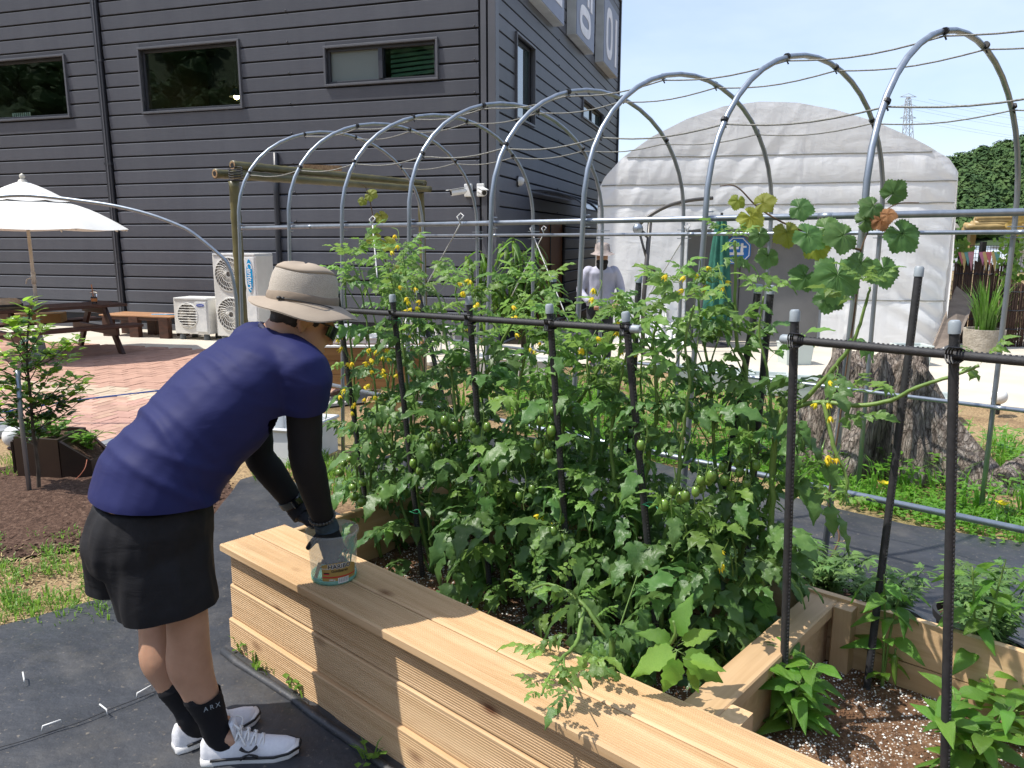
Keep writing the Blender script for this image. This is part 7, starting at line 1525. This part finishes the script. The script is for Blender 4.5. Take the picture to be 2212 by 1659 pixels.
# green ties on the stakes
for i, (x, y, n_) in enumerate(((860, 1075, .62), (895, 1105, .62), (1400, 1090, .66), (1408, 1245, .68), (742, 925, .6), (852, 690, .58), (1545, 990, .9))):
    p = bedpx(x, y, n_); g = MB(); g.tube([p + V((.02 * math.cos(a), .018 * math.sin(a), .004 * math.sin(2 * a))) for a in [q * .6 for q in range(12)]] + [p + V((.03, -.02, -.01))], .0014, 4); tag(g.build('plant_tie', MT['tie']), 'green wire tie holding a tomato stem to its stake', 'plant tie', 'green ties on the stakes')

# ---------------------------------------------------------------- broad leaved vine on the hoop
def vine_leaf(seed, mats, holes=False):
    global rnd; keep = rnd; rnd = random.Random(seed); g = MB(); n = 56; rows = []; cen = []
    for k in range(6):
        f = k / 5; rr = []
        for j in range(n + 1):
            a = -math.pi * .94 + 2 * math.pi * .94 * j / n; lob = max(l_ * (1 - .17 * (abs(a - a_) / w2_) ** 1.25) for a_, l_, w2_ in ((0, 1.0, .52), (1.05, .92, .5), (-1.05, .92, .5), (2.05, .78, .55), (-2.05, .78, .55), (2.75, .62, .5), (-2.75, .62, .5))); te = 1 - (.09 if j % 2 else 0) * (f > .9)
            r_ = f * .5 * lob * te; z = -.03 * f * math.cos(6 * a) - .16 * f * f * (.4 + .6 * abs(math.sin(a))) * .5 + .03 * noise.noise(V((f * 3, a * 2, seed))); rr.append(V((r_ * math.cos(a) + .12, r_ * math.sin(a), z)))
        rows.append(rr)
    g.grid(rows); g.cur = 1; g.tube([V((.12, 0, .0)), V((.02, 0, -.03)), V((-.12, 0, -.10))], .008, 5)
    g.cur = 0
    for a in (0, 1.05, -1.05, 2.0, -2.0): g.tube([V((.12, 0, .006)), V((.12 + .2 * math.cos(a), .2 * math.sin(a), .02)), V((.12 + .4 * math.cos(a), .4 * math.sin(a), -.02))], [.006, .004, .002], 4)
    rnd = keep; return g.mesh('leaf', mats, True)
VG = [vine_leaf(60 + i, [MT['leaf_grape'], MT['stem']]) for i in range(4)]; VY = [vine_leaf(70 + i, [MT['leaf_grape_y'], MT['stem']]) for i in range(3)]; VB = [vine_leaf(80, [MT['leaf_brown'], MT['twig']])]
def vine(name, label, cat, stems, leaves, r0=.005, mstem='twig'):
    t_ = thing(name, label, cat, stems[0][0])
    for st in stems: pts = catmull(st, 6); g = MB(); g.tube(pts, [r0 * (1 - .6 * i / len(pts)) for i in range(len(pts))], 6); g.build('stem', MT[mstem], t_, True)
    for (p, sz, me, yaw, pit) in leaves:
        d = Matrix.Rotation(yaw, 3, 'Y') @ V((1, 0, 0)); d = (d + V((0, -.25, 0))).normalized(); inst('leaf', me, t_, frame(p, d, V((rnd.uniform(-.3, .3), -1 + pit, .55 + pit)), sz))
    return t_
def NV(x, y, Y=3.1): return at(x, y, Y)
# yaw is the turn of the leaf axis in the picture plane: 0 right, pi/2 down
lv = [(1615, 462, 3.15, 70, 'VY', .9), (1595, 428, 3.2, 40, 'VY', 1.9), (1640, 440, 3.1, 55, 'VY', -.3), (1718, 447, 3.2, 62, 'VG', .2), (1697, 492, 3.1, 66, 'VY', 1.4), (1735, 500, 3.05, 85, 'VG', .6), (1775, 492, 3.15, 70, 'VG', .1), (1760, 520, 3.1, 70, 'VY', 1.2), (1832, 505, 3.05, 88, 'VG', 2.9), (1862, 480, 3.1, 60, 'VG', -.5), (1810, 578, 2.98, 122, 'VG', 1.7), (1865, 560, 3.05, 66, 'VG', 2.2), (1905, 570, 3.05, 82, 'VG', 1.35), (1795, 632, 3.05, 72, 'VG', 1.9), (1745, 590, 3.1, 70, 'VG', 2.4), (1892, 440, 3.1, 62, 'VG', 2.6), (1922, 425, 3.1, 62, 'VG', -.9), (1940, 495, 3.05, 88, 'VG', .9), (1900, 468, 3.08, 50, 'VB', 1.2), (1912, 462, 3.05, 40, 'VB', .2), (1640, 500, 3.1, 52, 'VG', 1.5), (1660, 545, 3.15, 56, 'VG', 1.8)]
D_ = {'VG': VG, 'VY': VY, 'VB': VB}
leaves = [(NV(x, y, Y), sz * Y / 1690 * 1.15, rnd.choice(D_[k]), a, 0.0) for x, y, Y, sz, k, a in lv]
vst = [[gz(1770, 1262, .0), NV(1790, 1215, 3.05), NV(1812, 1165, 3.05), NV(1806, 1135, 3.08), NV(1790, 1090, 3.1), NV(1800, 1000, 3.1), NV(1815, 900, 3.1), NV(1830, 780, 3.1), NV(1845, 680, 3.1), NV(1853, 600, 3.1), NV(1860, 540, 3.1), NV(1885, 480, 3.1), NV(1905, 460, 3.1), NV(1940, 440, 3.1), NV(1985, 438, 3.12)], [NV(1860, 540, 3.1), NV(1820, 530, 3.08), NV(1770, 510, 3.1), NV(1700, 485, 3.12), NV(1640, 450, 3.15), NV(1600, 410, 3.15), NV(1580, 400, 3.15), NV(1555, 402, 3.15)]]
vine('grape_vine', 'broad leaved grape vine climbing the near leg of the largest hoop', 'vine', vst, leaves)
lv = [(795, 418, 5.6, 34, 'VY', .3), (785, 430, 5.6, 24, 'VY', 2), (820, 462, 5.6, 34, 'VY', 1), (806, 485, 5.6, 36, 'VG', 2), (808, 510, 5.6, 40, 'VY', 1.6), (832, 520, 5.6, 44, 'VY', .8), (862, 572, 5.5, 50, 'VY', .5), (840, 605, 5.4, 70, 'VG', 1.2), (868, 610, 5.5, 56, 'VY', .2), (820, 585, 5.5, 50, 'VG', 2.2), (850, 640, 5.5, 50, 'VG', 1.6)]
vine('young_vine', 'thin young vine with yellowish leaves climbing beside the bamboo beam', 'vine', [[V((at(850, 800, 5.6).x, 5.6, 0)), at(845, 640, 5.6), at(832, 560, 5.6), at(812, 520, 5.6), at(806, 470, 5.6), at(798, 430, 5.6), at(790, 405, 5.6), at(780, 398, 5.6)]], [(at(x, y, Y), sz * Y / 1690 * 1.1, rnd.choice(D_[k]), a, 0) for x, y, Y, sz, k, a in lv], .006)

# ---------------------------------------------------------------- peppers, weeds, pot plants
def ovate(seed, mats, L=1.0, Wf=.30, curl=.45, nU=7, serr=.0, lobes=0, pet=.25):
    global rnd; keep = rnd; rnd = random.Random(seed); g = MB(); g.cur = 1; g.tube([V((-pet, 0, -.02)), V((0, 0, 0))], .012, 4); g.cur = 0; leaflet(g, Matrix.Identity(4), L, Wf, .3, curl, lobes, .05, nU, .7, serr); rnd = keep; return g.mesh('leaf', mats, True)
PEP = [ovate(100 + i, [MT['leaf_lime'], MT['stem']], 1, .27, c) for i, c in enumerate((.2, .45, .7, .9))]
g = MB(); g.tube(catmull([(0, 0, 0), (.0, 0, -.02), (.004, 0, -.06), (.014, 0, -.10)], 4), [.004, .007, .0085, .0095, .010, .010, .0095, .009, .008, .007, .005, .003, .001], 8); g.cur = 1; g.tube([(0, 0, .02), (0, 0, -.002)], .003, 5); PFR = g.mesh('pepper', [MT['fruit'], MT['stem']], True)
def bush(name, label, cat, base, h, nst, spread, meshes, sz, dens, mstem='stem', fruit=0, group=None, up=.3, top=.0, r0=.005):
    t_ = thing(name, label, cat, base, group)
    for k in range(nst):
        a = 2 * math.pi * k / nst + rnd.uniform(-.4, .4); q = spread * rnd.uniform(.4, 1.0) * (0.15 if nst == 1 else 1); tp = V(base) + V((q * math.cos(a), q * math.sin(a), h * rnd.uniform(.8, 1.05))); mid = V(base) + V((q * .35 * math.cos(a), q * .35 * math.sin(a), h * .5)); pts = catmull([V(base), mid, tp], 6)
        g = MB(); g.tube(pts, [r0 * (1 - .6 * i / len(pts)) for i in range(len(pts))], 6); g.build('stem', MT[mstem], t_, True)
        n_ = int(dens / nst); ph = rnd.uniform(0, 6)
        for i in range(n_):
            f = top + (1 - top) * ((i + .5) / n_) ** .7; p = pts[min(int(f * (len(pts) - 1)), len(pts) - 1)]; ph += 2.4; o = V((math.cos(ph), math.sin(ph), up + rnd.uniform(-.3, .4)))
            inst('leaf', rnd.choice(meshes), t_, frame(p + o * sz * .22, o, V((rnd.uniform(-.3, .3), rnd.uniform(-.3, .3), 1)), sz * rnd.uniform(.6, 1.15)))
    for k in range(fruit): p = V(base) + V((rnd.uniform(-.05, .05), rnd.uniform(-.05, .05), h * rnd.uniform(.3, .6))); inst('pepper', PFR, t_, Matrix.Translation(p) @ Matrix.Rotation(rnd.uniform(0, 6), 4, 'Z'))
    return t_
PG = 'pepper plants in the right end of the bed'
bush('pepper_plant', 'pepper plant with hanging green pods beside the capped stake', 'pepper plant', gz(1712, 1578, SOILZ), .24, 4, .11, PEP, .085, 64, fruit=5, group=PG)
bush('pepper_plant', 'tall thin pepper plant tied to the leaning stake', 'pepper plant', gz(1905, 1486, SOILZ), .42, 2, .05, PEP, .085, 26, fruit=1, group=PG, up=.0)
bush('pepper_plant', 'pepper plant with large pods at the stake under the long crossbar', 'pepper plant', gz(2085, 1690, SOILZ), .25, 4, .12, PEP, .085, 60, fruit=4, group=PG)
bush('pepper_plant', 'pepper plant against the back board by the potted herbs', 'pepper plant', gz(2100, 1520, SOILZ), .46, 2, .06, PEP, .10, 30, group=PG, up=.0, fruit=0)
bush('pepper_plant', 'low pepper seedling in the far corner of the bed', 'pepper plant', gz(2180, 1590, SOILZ), .16, 3, .09, PEP, .09, 24, group=PG)
# bright broad leaved weed on the front boards
WD = [ovate(120 + i, [MT['leaf_bright'], MT['stem']], 1, .31, c, 10, .2, 0) for i, c in enumerate((.1, .3, .5))]
wb = bed(1.66, .33, SOILZ + .06); wd_ = thing('goosefoot_weed', 'bright green broad leaved weed leaning over the front boards', 'weed', bed(1.66, .34, SOILZ)); g = MB(); g.tube(catmull([bed(1.66, .34, SOILZ), bed(1.655, .33, .38), bedpx(1452, 1385, .32), bedpx(1455, 1340, .32)], 5), .005, 6); g.build('stem', MT['stem'], wd_, True)
for (x, y, n_, sz, yaw) in ((1445, 1412, .26, .115, 2.75), (1490, 1425, .24, .12, .65), (1510, 1440, .22, .085, .25), (1455, 1440, .22, .10, 1.75), (1462, 1350, .34, .10, -1.45), (1485, 1380, .34, .085, -.5), (1435, 1375, .3, .08, 3.6), (1500, 1470, .25, .07, 1.1)):
    p = bedpx(1465, 1400, .28) * .35 + bedpx(x, y, n_) * .65; d = Matrix.Rotation(yaw, 3, 'Y') @ V((1, 0, 0)); d = (d + V((0, -.2, .15))).normalized(); inst('leaf', rnd.choice(WD), wd_, frame(p, d, V((rnd.uniform(-.4, .4), rnd.uniform(-.9, -.2), .85)), sz))
LIM = [vine_leaf(130 + i, [MT['leaf_bright'], MT['stem']]) for i in range(3)]
cu_ = thing('cucumber_plant', 'light green squash seedling with lobed leaves by the divider plank', 'squash plant', bed(1.78, .95, SOILZ)); g = MB(); g.tube(catmull([bed(1.78, .95, SOILZ), bedpx(1600, 1330, .9), bedpx(1590, 1260, .9), bedpx(1615, 1220, .9)], 5), .004, 6); g.build('stem', MT['stem'], cu_, True)
for (x, y, sz, yaw) in ((1610, 1265, .10, .2), (1570, 1290, .09, 2.6), (1645, 1300, .10, .6), (1600, 1310, .10, 1.6), (1650, 1345, .12, .9), (1575, 1235, .08, -2), (1630, 1240, .08, -.6), (1610, 1360, .11, 1.4)): inst('leaf', rnd.choice(LIM), cu_, frame(bedpx(x, y, .88), (Matrix.Rotation(yaw, 3, 'Y') @ V((1, 0, 0)) + V((0, -.3, 0))).normalized(), V((0, -.7, .8)), sz))
# pots behind the bed
MT['pot'] = mk('black_pot', (.018, .018, .02), (.03, .03, .032), 8, .55); MT['pot_g'] = mk('grey_pot', (.20, .205, .22), None, 8, .5)
def pot(label, p, r_, h, m, grp='plant pots behind the bed'):
    k = thing('plant_pot', label, 'plant pot', p, grp); g = MB(); g.lathe([(0, .0), (r_ * .78, .0), (r_ * .96, h - .03), (r_ * 1.05, h - .03), (r_ * 1.07, h), (r_ * .97, h), (r_ * .93, h - .035), (0, h - .035)], p, 24); g.build('shell', m, k, True, angle=.6); g = MB(); g.lathe([(r_ * .92, h - .03), (0, h - .022)], p, 20); g.build('soil', MT['mulch'], k); return k
def mumleaf(seed):
    global rnd; keep = rnd; rnd = random.Random(seed); g = MB()
    for a, l in ((0, 1), (.7, .75), (-.7, .75), (1.5, .5), (-1.5, .5)): leaflet(g, Matrix.Translation((.1, 0, 0)) @ Matrix.Rotation(a, 4, 'Z'), l * .8, .13 * l, .3, .4, 1, .04, 4)
    g.tube([(-.3, 0, -.05), (.1, 0, 0)], .015, 4); rnd = keep; return g.mesh('leaf', MT['leaf_mum'], True)
MUM = [mumleaf(140 + i) for i in range(4)]
PT = [(bed(1.40, 1.55), .13, .2, 'pot', 'black pot close behind the bed by the vine leg', 'mum', .22), (bed(1.72, 1.62), .14, .22, 'pot', 'black pot with a twiggy brown stem in it', 'mum', .2), (bed(1.98, 1.50), .15, .24, 'pot_g', 'grey rimmed pot beside the divider end', 'mum', .2), (bed(2.30, 1.55), .14, .22, 'pot', 'black pot hidden under grey green herbs', 'mum', .24), (bed(2.62, 1.48), .15, .24, 'pot', 'black pot of the big pepper bush', 'pep', .42), (bed(2.95, 1.60), .14, .22, 'pot', 'black pot at the far end of the herb row', 'mum', .26), (bed(2.2, 1.86), .13, .2, 'pot', 'black pot in the second row of herbs', 'mum', .22), (bed(2.6, 1.85), .13, .2, 'pot', 'black pot in the second row behind the pepper bush', 'mum', .24)]
for i, (p, r_, h, m, lab_, kind, ph_) in enumerate(PT):
    pot(lab_, p, r_, h, MT[m]); q = p + V((0, 0, h - .03)); nm = ['by the vine leg', 'around a brown twig', 'in the grey rimmed pot', 'beyond the leaning stake', '', 'at the end of the row', 'in the second row', 'behind the pepper bush'][i]
    if kind == 'mum': bush('potted_herb', 'grey green cut leaved herb ' + nm, 'herb', q, ph_, 9, .17, MUM, .07, 200, 'stem_d', group='potted herbs behind the bed', up=.25)
    else: bush('potted_pepper', 'big bright pepper bush in a pot behind the bed', 'pepper plant', q, ph_, 7, .2, PEP, .12, 150, up=.1)
# ---------------------------------------------------------------- sapling, strawberries, peach tree
def glossy(seed, m): return ovate(seed, [m, MT['stem']], 1, .27, .25, 6, 0, 0, .2)
GLO = [glossy(150 + i, MT['leaf_gloss']) for i in range(3)]; GLY = [glossy(160 + i, MT['leaf_gloss_y']) for i in range(2)]
sp_ = thing('sapling', 'young glossy leaved sapling tied to a steel stake', 'tree', sap); trk = [gz(84, 1072), at(82, 1010, sap.y), at(72, 935, sap.y), at(66, 860, sap.y), at(58, 770, sap.y), at(62, 700, sap.y), at(64, 670, sap.y)]; g = MB(); tp_ = catmull(trk, 5); g.tube(tp_, [.013 - .009 * i / len(tp_) for i in range(len(tp_))], 8); g.build('trunk', MT['bark'], sp_, True)
extra = MB()
tips = [(20, 720), (0, 760), (-30, 800), (-60, 760), (30, 690), (64, 655), (95, 700), (120, 740), (150, 740), (170, 735), (140, 770), (185, 810), (195, 830), (160, 850), (130, 870), (175, 865), (110, 800), (90, 760), (40, 760), (-10, 830), (30, 830), (60, 830), (-20, 880), (20, 900), (100, 850), (-50, 850), (140, 820), (75, 720), (40, 870), (90, 905)]
for i, (x, y) in enumerate(tips):
    f = min(.92, max(.25, (1010 - y) / 340 * .85)); st, _ = along(tp_, plen(tp_) * f); tp2 = at(x, y, sap.y + rnd.uniform(-.22, .22)); mid = (st + tp2) / 2 + V((0, 0, -.02)); pts = catmull([st, mid, tp2], 5); g = MB(); g.tube(pts, [.0045 - .003 * k / len(pts) for k in range(len(pts))], 5); g.build('branch', MT['bark'], sp_, True)
    for k in range(22):
        f_ = rnd.random() ** .7; p, d = along(pts, plen(pts) * (.15 + .85 * f_)); a = k * 2.4 + i; o = (V((math.cos(a), math.sin(a), .25)) + d * .5).normalized(); sz = rnd.uniform(.05, .085); p = p + o * .015 + V((rnd.gauss(0, .02), rnd.gauss(0, .02), rnd.gauss(0, .02))); yg = f_ > .5 and y < 860
        if k < 9: inst('leaf', rnd.choice(GLY if yg else GLO), sp_, frame(p, o, V((0, 0, 1)), sz))
        else: extra.cur = 1 if yg else 0; leaflet(extra, frame(p, o, V((rnd.uniform(-.4, .4), rnd.uniform(-.4, .4), 1)), sz), 1, .27, .3, .3, 0, .05, 5, .7, 0)
tag(extra.build('foliage', [MT['leaf_gloss'], MT['leaf_gloss_y']], sp_, True), kind='stuff')
g = MB(); a = gz(66, 1080); g.tube([a, at(45, 900, a.y), at(38, 800, a.y)], .014, 10); tag(g.build('sapling_stake', MT['galv'], None, True), 'galvanised steel stake beside the glossy sapling', 'stake')
ST = [ovate(170 + i, [MT['leaf_bright'], MT['stem']], 1, .40, .3, 7, .25) for i in range(3)]
for i, (x, y, z) in enumerate(((-3.32, 5.15, .27), (-3.12, 5.12, .27), (-2.92, 5.12, .19))): bush('strawberry_plant', ['strawberry plant by the globe lamp end of the trough', 'strawberry plant in the middle of the brown trough', 'strawberry plant on the sloping end of the trough'][i], 'strawberry', V((x, y, z)), .12, 8, .12, ST, .075, 40, group='strawberries in the trough')
g = MB(); g.tube(catmull([V((-2.86, 4.99, .15)), V((-2.85, 4.93, .10)), V((-2.90, 4.90, .04)), V((-2.97, 4.85, .01))], 5), .003, 5); tag(g.build('runner', mk('red_runner', (.35, .10, .05), None, 9, .6), None, True), 'reddish strawberry runner trailing down the trough', 'runner')
NAR = [ovate(180 + i, [MT['leaf_peach'], MT['stem']], 1, .12, c, 6, 0, 0, .1) for i, c in enumerate((.5, .8, 1.1, .7))]
pb_ = V((at(1125, 700, 8.3).x, 8.3, 0)); pt_ = thing('peach_tree', 'small peach tree with long drooping leaves behind the tomatoes', 'tree', pb_); g = MB(); g.tube(catmull([pb_, pb_ + V((.03, 0, .5)), pb_ + V((-.02, 0, 1.0))], 5), [.035 - .0016 * i for i in range(11)], 8); g.build('trunk', MT['bark'], pt_, True)
for i, (x, y) in enumerate(((1010, 555), (1040, 545), (1030, 600), (1060, 620), (1090, 525), (1110, 515), (1130, 545), (1160, 530), (1185, 590), (1200, 620), (1150, 600), (1090, 590), (1070, 660), (1120, 650), (1180, 660), (1050, 690), (1200, 690))):
    tp2 = at(x, y, 8.3 + rnd.uniform(-.35, .35)); st = pb_ + V((0, 0, rnd.uniform(.5, 1.0))); pts = catmull([st, (st + tp2) / 2 + V((0, 0, .08)), tp2, tp2 + V((rnd.uniform(-.05, .05), -.03, -.06))], 5); g = MB(); g.tube(pts, [.010 - .0075 * k / len(pts) for k in range(len(pts))], 5); g.build('branch', MT['bark'], pt_, True)
    for k in range(22):
        p, d = along(pts, plen(pts) * (.3 + .7 * (k + .5) / 22)); a = k * 2.4 + i; inst('leaf', rnd.choice(NAR), pt_, frame(p, V((math.cos(a), math.sin(a), rnd.uniform(-.7, .4))), V((0, 0, 1)), rnd.uniform(.14, .22)))
# yellow squash flowers among the weeds
for x, y in ((1910, 1048), (2165, 1092)):
    p = gz(x, y, .07); g = MB()
    for k in range(5): leaflet(g, Matrix.Translation(p) @ Matrix.Rotation(k * 1.2566, 4, 'Z') @ Matrix.Rotation(-.7, 4, 'Y'), .05, .02, .3, .2, 0, .05, 5, .8, 0)
    g.cur = 1; g.tube([p + V((0, 0, -.07)), p], .004, 5); tag(g.build('squash_flower', [MT['petal'], MT['stem']], None, True), 'orange yellow squash flower among the clover weeds', 'flower', 'squash flowers in the weeds')
